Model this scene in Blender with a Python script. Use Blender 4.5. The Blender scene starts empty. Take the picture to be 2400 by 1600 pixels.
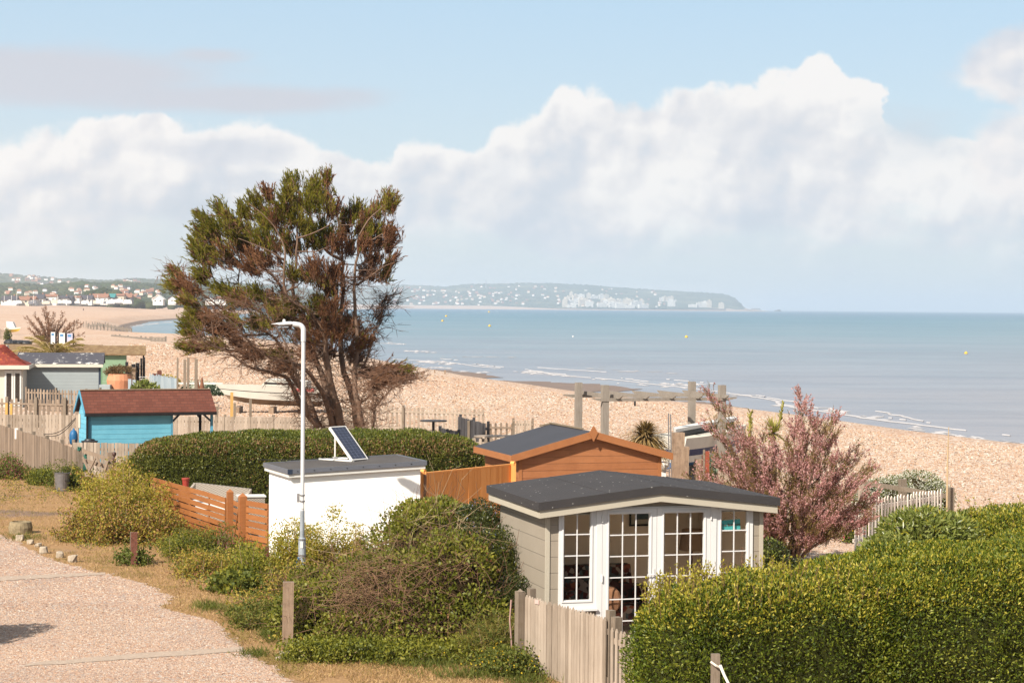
import bpy, math, random
import numpy as np
from mathutils import Vector, Matrix, noise as mnoise
R = math.radians
random.seed(7); rng = np.random.default_rng(7)
sc = bpy.context.scene
# ---------------------------------------------------------------- camera
F = 4667.0; CX, CY = 1200.0, 800.0
CAMH = 5.3
cd = bpy.data.cameras.new('camera'); cam = bpy.data.objects.new('camera', cd); sc.collection.objects.link(cam)
cd.sensor_width = 36.0; cd.lens = F/2400*36.0; cd.clip_start = 0.5; cd.clip_end = 120000
RC = Matrix.Rotation(R(90-math.degrees(math.atan(79/F))), 3, 'X') @ Matrix.Rotation(0.008, 3, 'Z')
cam.matrix_world = Matrix.Translation((0, 0, CAMH)) @ RC.to_4x4()
sc.camera = cam
cd.dof.use_dof = False
# ---------------------------------------------------------------- sun, exposure
SUN_EL, SUN_AZ = R(39.5), R(34.8)      # light travels towards +Y and +X (azimuth from +Y to +X)
ldir = Vector((math.sin(SUN_AZ)*math.cos(SUN_EL), math.cos(SUN_AZ)*math.cos(SUN_EL), -math.sin(SUN_EL)))
sl = bpy.data.lights.new('sun', 'SUN'); sl.energy = 5.0; sl.angle = R(0.53); sl.color = (1.0, 0.93, 0.82)
so = bpy.data.objects.new('sun', sl); sc.collection.objects.link(so)
so.rotation_euler = ldir.to_track_quat('-Z', 'Y').to_euler(); so.location = (-20, -30, 40)
sc.view_settings.view_transform = 'Standard'; sc.view_settings.look = 'None'
sc.view_settings.gamma = 1.0; sc.view_settings.use_curve_mapping = False
HAZE = 1.15e-4
EXPO = 1.05; sc.view_settings.exposure = EXPO
sc.cycles.max_bounces = 6; sc.cycles.volume_bounces = 1; sc.cycles.transparent_max_bounces = 12
sc.cycles.volume_step_rate = 4.0
# ---------------------------------------------------------------- node helper
def lin(c):
    return tuple(((v/255)/12.92 if v/255 <= .04045 else ((v/255+.055)/1.055)**2.4) for v in c[:3])
ALB = .68                            # one scale for every surface colour
def col(r, g, b, k=None):
    k = ALB if k is None else k
    l = lin((r, g, b)); return (l[0]*k, l[1]*k, l[2]*k, 1.0)
class NT:
    def __init__(s, tree): s.t = tree
    def n(s, typ, **kw):
        nd = s.t.nodes.new(typ)
        for k, v in kw.items(): setattr(nd, k, v)
        return nd
    def put(s, sock, v):
        if isinstance(v, bpy.types.NodeSocket): s.t.links.new(v, sock)
        elif v is not None:
            if isinstance(v, (tuple, list)) and sock.type == 'VECTOR': v = tuple(v[:3])
            if isinstance(v, (int, float)) and sock.type in ('RGBA',): v = (v, v, v, 1)
            sock.default_value = v
    def math(s, op, a, b=None, c=None, clamp=False):
        nd = s.n('ShaderNodeMath', operation=op, use_clamp=clamp)
        s.put(nd.inputs[0], a)
        if b is not None: s.put(nd.inputs[1], b)
        if c is not None: s.put(nd.inputs[2], c)
        return nd.outputs[0]
    def vmath(s, op, a, b=None):
        nd = s.n('ShaderNodeVectorMath', operation=op); s.put(nd.inputs[0], a)
        if b is not None: s.put(nd.inputs[1], b)
        return nd.outputs[0]
    def mix(s, f, a, b, mode='MIX'):
        nd = s.n('ShaderNodeMix', data_type='RGBA', blend_type=mode)
        s.put(nd.inputs[0], f); s.put(nd.inputs[6], a); s.put(nd.inputs[7], b); return nd.outputs[2]
    def ramp(s, f, pts, interp='LINEAR'):
        nd = s.n('ShaderNodeValToRGB'); nd.color_ramp.interpolation = interp
        e = nd.color_ramp.elements
        while len(e) < len(pts): e.new(0.5)
        for i, (p, c) in enumerate(pts): e[i].position = p; e[i].color = c if isinstance(c, (tuple, list)) else (c, c, c, 1)
        s.put(nd.inputs[0], f); return nd.outputs[0]
    def noise(s, scale, detail=3, rough=.55, vec=None, dist=0, dim='3D'):
        nd = s.n('ShaderNodeTexNoise', noise_dimensions=dim); nd.inputs['Scale'].default_value = scale
        nd.inputs['Detail'].default_value = detail; nd.inputs['Roughness'].default_value = rough
        nd.inputs['Distortion'].default_value = dist
        if vec is not None: s.put(nd.inputs['Vector'], vec)
        return nd.outputs['Fac']
    def voro(s, scale, vec=None, feature='F1', out='Color', rnd=1.0):
        nd = s.n('ShaderNodeTexVoronoi', feature=feature); nd.inputs['Scale'].default_value = scale
        nd.inputs['Randomness'].default_value = rnd
        if vec is not None: s.put(nd.inputs['Vector'], vec)
        return nd.outputs[out]
    def sep(s, v): nd = s.n('ShaderNodeSeparateXYZ'); s.put(nd.inputs[0], v); return nd.outputs
    def comb(s, x, y, z):
        nd = s.n('ShaderNodeCombineXYZ'); s.put(nd.inputs[0], x); s.put(nd.inputs[1], y); s.put(nd.inputs[2], z); return nd.outputs[0]
    def pos(s): return s.n('ShaderNodeNewGeometry').outputs['Position']
    def obj(s): return s.n('ShaderNodeTexCoord').outputs['Object']
    def island(s): return s.n('ShaderNodeNewGeometry').outputs['Random Per Island']
    def maprange(s, v, a, b, c=0., d=1., smooth=False):
        nd = s.n('ShaderNodeMapRange', interpolation_type='SMOOTHSTEP' if smooth else 'LINEAR')
        for i, x in enumerate((v, a, b, c, d)): s.put(nd.inputs[i], x)
        return nd.outputs[0]
    def scalev(s, v, sc3): return s.vmath('MULTIPLY', v, sc3)
    def bump(s, h, strength=.3, dist=.02):
        nd = s.n('ShaderNodeBump'); nd.inputs['Strength'].default_value = strength; nd.inputs['Distance'].default_value = dist
        s.put(nd.inputs['Height'], h); return nd.outputs[0]
# ---------------------------------------------------------------- world
w = bpy.data.worlds.new('World'); sc.world = w; w.use_nodes = True
T = NT(w.node_tree); w.node_tree.nodes.clear()
KW = 1.0/(2**EXPO)
STR = 0.1
sky = T.n('ShaderNodeTexSky', sky_type='NISHITA'); sky.sun_disc = False; sky.sun_elevation = SUN_EL
sky.sun_rotation = math.atan2(-ldir.x, -ldir.y); sky.altitude = 0; sky.air_density = 1.0; sky.dust_density = 1.2; sky.ozone_density = 1.0
g = T.n('ShaderNodeTexCoord').outputs['Generated']
sx, sy, sz = T.sep(g)
ysafe = T.math('MAXIMUM', sy, 0.05)
u = T.math('DIVIDE', sx, ysafe); v = T.math('DIVIDE', sz, ysafe)
def wc(r, g_, b, k=1.0): return col(r, g_, b, k*KW/STR)
# clear air: the physical sky pulled towards the photograph's pale blue
vz = T.math('ABSOLUTE', sz)
pale = T.ramp(T.maprange(vz, 0., 0.5), [(0.0, wc(212, 220, 225)), (0.12, wc(199, 214, 225)), (0.30, wc(181, 209, 230)), (1.0, wc(172, 200, 226))])
base = T.mix(0.82, T.scalev(sky.outputs[0], (1.0, 1.0, 1.0)), pale)
# main cumulus bank: its top as a function of the azimuth
TOP = [(-200,330),(0,322),(60,326),(110,300),(150,288),(230,280),(290,268),(370,266),(430,285),(500,272),(560,270),(620,278),(690,305),(770,335),(850,348),(895,375),(930,345),(965,293),(1000,322),(1080,352),(1120,308),(1200,285),(1250,250),(1285,222),(1300,182),(1335,172),(1385,182),(1425,198),(1450,232),(1530,226),(1600,214),(1700,196),(1790,186),(1850,156),(1925,138),(1960,158),(2010,170),(2065,184),(2085,250),(2120,300),(2200,320),(2300,335),(2600,330)]
UMIN, UMAX = -.31, .31
n1 = T.noise(26, 4, .55, T.comb(u, v, 0.3))
n2 = T.noise(60, 5, .6, T.comb(u, v, 7.7))
bil = T.voro(42, T.comb(T.math('ADD', u, T.math('MULTIPLY', n1, .02)), v, 0), out='Distance')
du = T.math('ADD', u, T.math('MULTIPLY', T.math('SUBTRACT', n1, .5), .035))
fc = T.n('ShaderNodeFloatCurve'); c0 = fc.mapping.curves[0]
pts = [((( (x-CX)/F) - UMIN)/(UMAX-UMIN), (721+.008*(x-CX)-y)/F/.16) for x, y in TOP]
while len(c0.points) < len(pts): c0.points.new(.5, .5)
for p, q in zip(c0.points, pts): p.location = (min(max(q[0], 0), 1), q[1])
fc.mapping.use_clip = False; fc.mapping.update()
T.put(fc.inputs['Value'], T.maprange(du, UMIN, UMAX))
top = T.math('MULTIPLY', fc.outputs[0], .16)
rough_ = T.math('ADD', T.math('MULTIPLY', T.math('SUBTRACT', n2, .5), .014), T.math('MULTIPLY', T.math('SUBTRACT', .5, bil), .014))
depth_in = T.math('ADD', T.math('SUBTRACT', top, v), rough_)        # how far below the cloud's top
soft_ = T.maprange(T.noise(7, 3, .5, T.comb(u, v, 21.)), .42, .62, .0016, .0060)
cmask = T.maprange(depth_in, -.0006, soft_, smooth=True)
def relief(scale, d, z):
    a = T.noise(scale, 3.2, .5, T.comb(u, v, z)); b = T.noise(scale, 3.2, .5, T.comb(T.math('SUBTRACT', u, d), T.math('ADD', v, d*1.1), z))
    return T.math('SUBTRACT', a, b)
rl = T.math('ADD', T.math('MULTIPLY', relief(18, .010, 3.1), 2.6), T.math('ADD', T.math('MULTIPLY', relief(46, .0045, 5.5), 1.7), T.math('MULTIPLY', relief(105, .002, 8.5), .5)))
def vor(scale, uu, vv):
    nd = T.n('ShaderNodeTexVoronoi', feature='SMOOTH_F1', voronoi_dimensions='2D'); nd.inputs['Scale'].default_value = scale; nd.inputs['Smoothness'].default_value = .3
    T.put(nd.inputs['Vector'], T.comb(T.math('ADD', uu, T.math('MULTIPLY', n1, .03)), T.math('ADD', vv, T.math('MULTIPLY', n2, .008)), 0)); return nd.outputs['Distance']
def puff(scale, d): return T.math('SUBTRACT', vor(scale, T.math('SUBTRACT', u, d), T.math('ADD', v, d*1.2)), vor(scale, u, v))
rl = T.math('ADD', T.math('MULTIPLY', rl, .55), T.math('ADD', T.math('MULTIPLY', puff(22, .007), .75), T.math('MULTIPLY', puff(60, .003), .45)))
big = T.noise(9, 3, .5, T.comb(u, T.math('MULTIPLY', v, 1.6), 11.2))
dp = T.maprange(depth_in, .0, .085)
lum = T.math('ADD', T.math('ADD', T.math('ADD', T.maprange(depth_in, 0., .022, .26, 0.), T.math('SUBTRACT', .88, T.math('MULTIPLY', dp, .42))), rl), T.math('MULTIPLY', T.math('SUBTRACT', big, .5), 1.9))
ccol = T.ramp(lum, [(0.0, wc(202, 210, 221)), (0.38, wc(216, 220, 228)), (0.66, wc(233, 231, 233)), (1.0, wc(254, 249, 245))])
# the bank dissolves towards the horizon
low = T.maprange(T.math('ADD', v, T.math('MULTIPLY', T.math('SUBTRACT', T.noise(14, 4, .6, T.comb(u, T.math('MULTIPLY', v, 2.2), 2.)), .5), .10)), .014, .050, smooth=True)
out = T.mix(T.math('MULTIPLY', cmask, T.math('MULTIPLY_ADD', low, .85, .08)), base, ccol)
# loose clouds: ellipses broken by noise
def blob(prev, x, y, rx, ry, amp, soft, colr, op, seed):
    uu = T.math('MULTIPLY', T.math('SUBTRACT', u, (x-CX)/F), F/rx); vv = T.math('MULTIPLY', T.math('SUBTRACT', v, (721+.008*(x-CX)-y)/F), F/ry)
    d = T.math('SQRT', T.math('ADD', T.math('MULTIPLY', uu, uu), T.math('MULTIPLY', vv, vv)))
    nn = T.noise(F/max(rx, ry)*.9, 5, .6, T.comb(u, T.math('MULTIPLY', v, min(3, rx/ry)), seed))
    f = T.maprange(T.math('SUBTRACT', T.math('MULTIPLY_ADD', T.math('SUBTRACT', nn, .5), amp, 1.0), d), 0, soft, smooth=True)
    return T.mix(T.math('MULTIPLY', f, op), prev, colr)
rcol = T.ramp(T.math('ADD', .62, T.math('ADD', rl, T.math('MULTIPLY', T.math('SUBTRACT', big, .5), 1.0))), [(0.2, wc(205, 214, 226)), (0.6, wc(224, 225, 231)), (1.0, wc(246, 241, 239))])
scol = wc(207, 211, 221)
out = blob(out, 2400, 160, 165, 115, 1.2, .35, rcol, .95, 1.1)
out = blob(out, 2430, 370, 190, 150, 1.1, .35, T.ramp(T.math('ADD', .85, rl), [(0.2, wc(214, 219, 228)), (1.0, wc(250, 244, 241))]), .95, 2.3)
out = blob(out, 2270, 180, 120, 40, 1.6, .9, rcol, .5, 4.3)
out = blob(out, 150, 175, 560, 95, 1.6, .7, scol, 1., 5.1)
out = blob(out, 520, 235, 460, 44, 1.5, .7, scol, 1., 6.2)
out = blob(out, 490, 132, 140, 24, 1.2, .8, scol, .85, 8.1)
out = blob(out, 150, 230, 380, 40, 1.8, 1.0, scol, .5, 9.4)
out = blob(out, 540, 350, 200, 55, 1.5, .8, wc(207, 213, 224), .7, 12.4)
out = blob(out, 600, 425, 110, 50, 1.6, .8, wc(204, 211, 222), .7, 15.4)
out = blob(out, 1180, 400, 90, 60, 1.6, .9, wc(212, 217, 226), .4, 16.4)
out = blob(out, 1760, 300, 230, 90, 1.8, 1.0, wc(218, 221, 228), .35, 17.4)
out = blob(out, 2140, 330, 200, 110, 1.7, 1.0, wc(208, 217, 226), .8, 18.4)
out = blob(out, 1900, 470, 260, 32, 1.8, .9, rcol, .55, 13.7)
# the rest of the sky (behind and above the view): scattered cloud
n3 = T.noise(2.6, 6, .6, g)
back = T.mix(T.maprange(n3, .44, .60, smooth=True), base, wc(240, 234, 230))
front = T.math('MULTIPLY', T.maprange(sy, .55, .75, smooth=True), T.maprange(v, .34, .2, smooth=True))
allsky = T.mix(front, back, out)
below = T.maprange(sz, -.02, 0.0)
allsky = T.mix(below, wc(200, 210, 216, .6), allsky)
bg = T.n('ShaderNodeBackground'); bg.inputs['Strength'].default_value = STR; T.put(bg.inputs[0], allsky)
wo = T.n('ShaderNodeOutputWorld'); w.node_tree.links.new(bg.outputs[0], wo.inputs[0])
w.cycles.sampling_method = 'MANUAL'; w.cycles.sample_map_resolution = 512
# ---------------------------------------------------------------- picture <-> world
_Rt = RC.transposed()
def proj(p):
    q = _Rt @ (Vector(p) - Vector((0, 0, CAMH))); return (CX + F*q.x/(-q.z), CY - F*q.y/(-q.z))
def ray(x, y): return RC @ Vector(((x-CX)/F, (CY-y)/F, -1.0))
def PT(x, y, z=0.0):                       # where the sight line meets the height z
    d = ray(x, y); t = (z-CAMH)/d.z; return Vector((d.x*t, d.y*t, z))
def PD(x, y, D):                           # the point at ground distance D
    d = ray(x, y); t = D/d.y; return Vector((d.x*t, D, CAMH+d.z*t))
def zat(P, y):                             # height above P that projects to row y
    z = 0.
    for _ in range(6):
        a = proj((P[0], P[1], z))[1]; b = proj((P[0], P[1], z+.1))[1]; z += (y-a)/((b-a)/.1)
    return z
def along(P, d, x, z=None):                # how far along d from P until the column x
    P = Vector(P); d = Vector(d); s = 0.
    if z is not None: P = Vector((P.x, P.y, z))
    for _ in range(8):
        a = proj(P+d*s)[0]; b = proj(P+d*(s+.01))[0]; s += (x-a)/((b-a)/.01)
    return s
# ---------------------------------------------------------------- objects
WL = {}
def link(o):
    sc.collection.objects.link(o); return o
def tag(o, label=None, cat=None, group=None, kind=None):
    if label: o['label'] = label
    if cat: o['category'] = cat
    if group: o['group'] = group
    if kind: o['kind'] = kind
    return o
def thing(name, label, cat, loc, group=None):
    o = bpy.data.objects.new(name, None); link(o); o.location = loc; o.empty_display_size = .2
    WL[o.name] = Vector(loc); return tag(o, label, cat, group)
def npmesh(name, V, Fc, mats, parent=None, mi=None, smooth=False, origin=None):
    V = np.asarray(V, dtype=np.float64).reshape(-1, 3)
    if parent is not None: org = WL[parent.name]
    elif origin is not None: org = Vector(origin)
    else: org = Vector((0, 0, 0))
    me = bpy.data.meshes.new(name)
    if isinstance(Fc, np.ndarray):
        k = Fc.shape[1]; me.vertices.add(len(V)); me.vertices.foreach_set('co', (V-np.array(org)).astype(np.float32).ravel())
        me.loops.add(Fc.size); me.loops.foreach_set('vertex_index', Fc.astype(np.int32).ravel())
        me.polygons.add(len(Fc)); me.polygons.foreach_set('loop_start', np.arange(len(Fc), dtype=np.int32)*k)
        me.polygons.foreach_set('loop_total', np.full(len(Fc), k, dtype=np.int32)); me.update(calc_edges=True)
    else:
        me.from_pydata((V-np.array(org)).tolist(), [], Fc)
    if not isinstance(mats, (list, tuple)): mats = [mats]
    for m in mats: me.materials.append(m)
    if mi is not None: me.polygons.foreach_set('material_index', np.asarray(mi, dtype=np.int32))
    if smooth: me.polygons.foreach_set('use_smooth', np.ones(len(me.polygons), dtype=bool))
    me.update()
    o = bpy.data.objects.new(name, me); link(o)
    if parent is not None:
        o.parent = parent
        WL[o.name] = org
        if parent.type == 'EMPTY' or True: o.location = (0, 0, 0)
    else: o.location = org; WL[o.name] = org
    return o
class MB:
    def __init__(s): s.v = []; s.f = []; s.mi = []; s.m = 0
    def add(s, V, Fs):
        b = len(s.v); s.v += [tuple(x) for x in V]; s.f += [tuple(b+i for i in f) for f in Fs]; s.mi += [s.m]*len(Fs); return s
    def obox(s, o, ex, ey, ez):            # corner o and three edge vectors
        o, ex, ey, ez = map(Vector, (o, ex, ey, ez))
        V = [o, o+ex, o+ex+ey, o+ey, o+ez, o+ex+ez, o+ex+ey+ez, o+ey+ez]
        fl = [(0,3,2,1),(4,5,6,7),(0,1,5,4),(1,2,6,5),(2,3,7,6),(3,0,4,7)]
        if ex.cross(ey).dot(ez) < 0: fl = [f[::-1] for f in fl]
        return s.add(V, fl)
    def cbox(s, c, sx_, sy_, sz_, rot=0., tilt=None):   # centre of the base, sizes, heading
        c = Vector(c); M = Matrix.Rotation(rot, 3, 'Z')
        if tilt is not None: M = M @ tilt
        ex, ey, ez = M @ Vector((sx_, 0, 0)), M @ Vector((0, sy_, 0)), M @ Vector((0, 0, sz_))
        return s.obox(c-ex/2-ey/2, ex, ey, ez)
    def beam(s, a, b, w_, h_, up=(0, 0, 1)):            # square bar from a to b, centred
        a, b = Vector(a), Vector(b); d = (b-a); n = d.normalized(); sd = n.cross(Vector(up))
        if sd.length < 1e-4: sd = n.cross(Vector((1, 0, 0)))
        sd.normalize(); u_ = sd.cross(n)
        return s.obox(a-sd*w_/2-u_*h_/2, d, sd*w_, u_*h_)
    def tube(s, pts, rad, n=8, cap=True):
        pts = [Vector(p) for p in pts]; V = []; Fs = []
        if not isinstance(rad, (list, tuple)): rad = [rad]*len(pts)
        ref = None
        for i, p in enumerate(pts):
            t = (pts[min(i+1, len(pts)-1)]-pts[max(i-1, 0)]).normalized()
            if ref is None: ref = t.orthogonal().normalized()
            ref = (ref - t*ref.dot(t)).normalized(); q = t.cross(ref)
            for k in range(n):
                a = 2*math.pi*k/n; V.append(p+(ref*math.cos(a)+q*math.sin(a))*rad[i])
        for i in range(len(pts)-1):
            for k in range(n):
                a, b = i*n+k, i*n+(k+1) % n; Fs.append((a, b, b+n, a+n))
        if cap: Fs.append(tuple(range(n))[::-1]); Fs.append(tuple((len(pts)-1)*n+k for k in range(n)))
        return s.add(V, Fs)
    def lathe(s, c, prof, n=20, cap=True):              # prof: (radius, z)
        c = Vector(c); V = []; Fs = []
        for r_, z_ in prof:
            for k in range(n):
                a = 2*math.pi*k/n; V.append(c+Vector((r_*math.cos(a), r_*math.sin(a), z_)))
        for i in range(len(prof)-1):
            for k in range(n):
                a, b = i*n+k, i*n+(k+1) % n; Fs.append((a, b, b+n, a+n))
        if cap: Fs.append(tuple(range(n))[::-1]); Fs.append(tuple((len(prof)-1)*n+k for k in range(n)))
        return s.add(V, Fs)
    def prism(s, poly, d):                              # planar polygon pushed along d
        poly = [Vector(p) for p in poly]; d = Vector(d); n = len(poly)
        nrm = Vector((0, 0, 0))
        for i in range(n): nrm += poly[i].cross(poly[(i+1) % n])
        V = poly+[p+d for p in poly]; a = tuple(range(n)); b = tuple(range(n, 2*n))
        fl = [a[::-1], b]+[(i, (i+1) % n, (i+1) % n+n, i+n) for i in range(n)]
        if nrm.dot(d) < 0: fl = [f[::-1] for f in fl]
        return s.add(V, fl)
    def blobs(s, c, rx, ry, rz, n=10, m=7, rough=.12, rot=0., seed=0):
        c = Vector(c); V = []; Fs = []; ca, sa = math.cos(rot), math.sin(rot)
        for i in range(m+1):
            th = math.pi*i/m
            for k in range(n):
                a = 2*math.pi*k/n; d = Vector((math.sin(th)*math.cos(a), math.sin(th)*math.sin(a), math.cos(th)))
                q = 1+rough*mnoise.noise(d*1.7+Vector((seed*3.1, seed*1.7, 0)))*2
                x_, y_, z_ = d.x*rx*q, d.y*ry*q, d.z*rz*q
                V.append(c+Vector((x_*ca-y_*sa, x_*sa+y_*ca, z_)))
        for i in range(m):
            for k in range(n):
                a, b = i*n+k, i*n+(k+1) % n; Fs.append((a, a+n, b+n, b))
        return s.add(V, Fs)
    def build(s, name, mats, parent=None, smooth=False, origin=None):
        return npmesh(name, s.v, s.f, mats, parent, s.mi, smooth, origin)
def single(mb, name, mats, label, cat, loc, group=None, smooth=False):
    o = mb.build(name, mats, None, smooth, origin=loc); return tag(o, label, cat, group)
def text_part(name, body, size, M, mat_, parent, ext=.002):
    cu = bpy.data.curves.new(name, 'FONT'); cu.body = body; cu.size = size; cu.extrude = ext; cu.align_x = 'CENTER'; cu.align_y = 'CENTER'
    to = bpy.data.objects.new(name, cu); link(to); bpy.context.view_layer.update()
    me = bpy.data.meshes.new_from_object(to); me.transform(M); me.transform(Matrix.Translation(-WL[parent.name]))
    bpy.data.objects.remove(to); me.materials.clear(); me.materials.append(mat_)
    o = bpy.data.objects.new(name, me); link(o); o.parent = parent; WL[o.name] = WL[parent.name]; return o
def frame_mat(o, ex, ey):                   # matrix taking the text plane to axes ex, ey at o
    ex, ey = Vector(ex).normalized(), Vector(ey).normalized(); ez = ex.cross(ey)
    M = Matrix((ex, ey, ez)).transposed().to_4x4(); M.translation = Vector(o); return M
# ---------------------------------------------------------------- foliage arrays
def unit(a): return a/np.maximum(np.linalg.norm(a, axis=-1, keepdims=True), 1e-9)
def leafmesh(P, D, L, Wd, fold=.25, up=None):
    N = len(P); L = np.broadcast_to(np.asarray(L, float), (N,))[:, None]; Wd = np.broadcast_to(np.asarray(Wd, float), (N,))[:, None]
    D = unit(D); r_ = rng.normal(size=(N, 3)) if up is None else up + rng.normal(size=(N, 3))*.45
    S = unit(np.cross(D, r_)); Nn = np.cross(S, D)
    mid = P + D*L*.5 - Nn*L*.08
    V = np.stack([P, mid+S*Wd*.5+Nn*Wd*fold, P+D*L - Nn*L*.12, mid-S*Wd*.5+Nn*Wd*fold], 1).reshape(-1, 3)
    b = np.arange(N)[:, None]*4
    return V, np.concatenate([b+np.array([[0, 1, 2]]), b+np.array([[0, 2, 3]])], 1).reshape(-1, 3)
def joinm(parts):
    Vs, Fs, k = [], [], 0
    for V, Fc in parts:
        Vs.append(V); Fs.append(Fc+k); k += len(V)
    return np.concatenate(Vs), np.concatenate(Fs)
def wob(P, f=1.3, seed=0.):
    x, y, z = P[:, 0], P[:, 1], P[:, 2]
    return (np.sin(f*x*1.9+1.3*y*f+seed)+np.sin(f*y*2.3-z*f*1.7+seed*2)+np.sin(f*z*2.9+x*f*1.1+seed*3)+.6*np.sin(f*5.1*x+seed)+.6*np.sin(f*4.7*y-f*3*z+seed)+.4*np.sin(f*9.7*x+f*7*z)+.4*np.sin(f*8.9*y+seed))/5.0
def sbox_surf(N, c, rot, h, p=5.):          # points and normals on a rounded box
    hx, hy, hz = h; A = np.array([hy*hz, hy*hz, hx*hz, hx*hz, hx*hy, hx*hy*.25]); f_ = rng.choice(6, size=N, p=A/A.sum())
    q = rng.uniform(-1, 1, size=(N, 3)); ax = f_//2; sg = np.where(f_ % 2 == 0, 1., -1.)
    q[np.arange(N), ax] = sg
    nrm = np.sign(q)*np.abs(q)**(p-1)/np.array([hx, hy, hz]); q = q*((np.abs(q)**p).sum(1)**(-1/p))[:, None]
    ca, sa = math.cos(rot), math.sin(rot); Mt = np.array([[ca, sa, 0], [-sa, ca, 0], [0, 0, 1]])
    return (q*np.array([hx, hy, hz]))@Mt + np.array(c), unit(nrm@Mt)
def sbox_core(name, c, rot, h, mat_, parent, p=5., n=14, shrink=.12, f=1.3, amp=.1, seed=0.):
    V = []; Fs = []
    for ax in range(3):
        for sg in (-1, 1):
            b = len(V)
            for i in range(n+1):
                for j in range(n+1):
                    q = [0, 0, 0]; q[ax] = sg; q[(ax+1) % 3] = -1+2*i/n; q[(ax+2) % 3] = -1+2*j/n; V.append(q)
            for i in range(n):
                for j in range(n): Fs.append([b+i*(n+1)+j, b+(i+1)*(n+1)+j, b+(i+1)*(n+1)+j+1, b+i*(n+1)+j+1])
    q = np.array(V, float); nrm = np.sign(q)*np.abs(q)**(p-1)/np.array(h); q = q*((np.abs(q)**p).sum(1)**(-1/p))[:, None]
    ca, sa = math.cos(rot), math.sin(rot); Mt = np.array([[ca, sa, 0], [-sa, ca, 0], [0, 0, 1]])
    P = (q*np.array(h))@Mt + np.array(c); Nn = unit(nrm@Mt); P = P+Nn*(wob(P, f, seed)*amp-shrink)[:, None]
    return npmesh(name, P, np.array(Fs), mat_, parent, smooth=True)
# ---------------------------------------------------------------- materials
def newmat(name):
    m = bpy.data.materials.new(name); m.use_nodes = True; m.node_tree.nodes.clear(); return m, NT(m.node_tree)
def pbsdf(name, build):
    m, t = newmat(name); b = t.n('ShaderNodeBsdfPrincipled'); o = t.n('ShaderNodeOutputMaterial'); t.t.links.new(b.outputs[0], o.inputs[0])
    r = build(t)
    for k, v in r.items(): t.put(b.inputs[k], v)
    return m
def plain(name, c, rough=.6, var=.12, scale=6., spec=.3, bump=0., metal=0.):
    def f(t):
        P = t.obj(); n = t.noise(scale, 4, .6, P)
        cc = t.mix(t.maprange(n, .3, .7), tuple(x*(1-var) for x in c[:3])+(1,), tuple(min(1, x*(1+var)) for x in c[:3])+(1,))
        r = {'Base Color': cc, 'Roughness': rough, 'Specular IOR Level': spec, 'Metallic': metal}
        if bump: r['Normal'] = t.bump(t.noise(scale*6, 3, .6, P), bump, .01)
        return r
    return pbsdf(name, f)
def boards(name, c1, c2, rough=.7, grain=(60, 60, 3.), isl=.5, bump=.35, spec=.2, blotch=.25, dirt=None):
    """painted or bare boards: every board its own tone, grain along the third axis of the scale"""
    def f(t):
        P = t.obj(); i = t.island()
        n = t.noise(1.0, 5, .65, t.scalev(P, grain)); b = t.noise(1.6, 4, .6, P)
        fac = t.math('ADD', t.math('MULTIPLY', i, isl), t.math('ADD', t.math('MULTIPLY', n, .9-isl*.5), t.math('MULTIPLY', t.math('SUBTRACT', b, .5), blotch*2)))
        cc = t.mix(t.maprange(fac, .25, 1.05), c1, c2)
        if dirt is not None: cc = t.mix(t.math('MULTIPLY', t.maprange(t.noise(3.5, 5, .7, P), .52, .72), .6), cc, dirt)
        return {'Base Color': cc, 'Roughness': rough, 'Specular IOR Level': spec, 'Normal': t.bump(n, bump, .008)}
    return pbsdf(name, f)
def leafmat(name, cols, trans=.35, rough=.5, gloss=.25, scale=1.2, posmix=.5):
    m, t = newmat(name); P = t.pos(); i = t.island()
    f = t.math('ADD', t.math('MULTIPLY', i, 1-posmix), t.math('MULTIPLY', t.maprange(t.noise(scale, 3, .6, P), .3, .7), posmix))
    c = t.ramp(f, [(k/(len(cols)-1), x) for k, x in enumerate(cols)])
    b = t.n('ShaderNodeBsdfPrincipled'); t.put(b.inputs['Base Color'], c); t.put(b.inputs['Roughness'], rough); t.put(b.inputs['Specular IOR Level'], gloss)
    tr = t.n('ShaderNodeBsdfTranslucent'); t.put(tr.inputs[0], t.mix(1., c, (1.0, 1.0, .6, 1), 'MULTIPLY'))
    ms = t.n('ShaderNodeMixShader'); ms.inputs[0].default_value = trans
    t.t.links.new(b.outputs[0], ms.inputs[1]); t.t.links.new(tr.outputs[0], ms.inputs[2])
    o = t.n('ShaderNodeOutputMaterial'); t.t.links.new(ms.outputs[0], o.inputs[0]); return m
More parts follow.
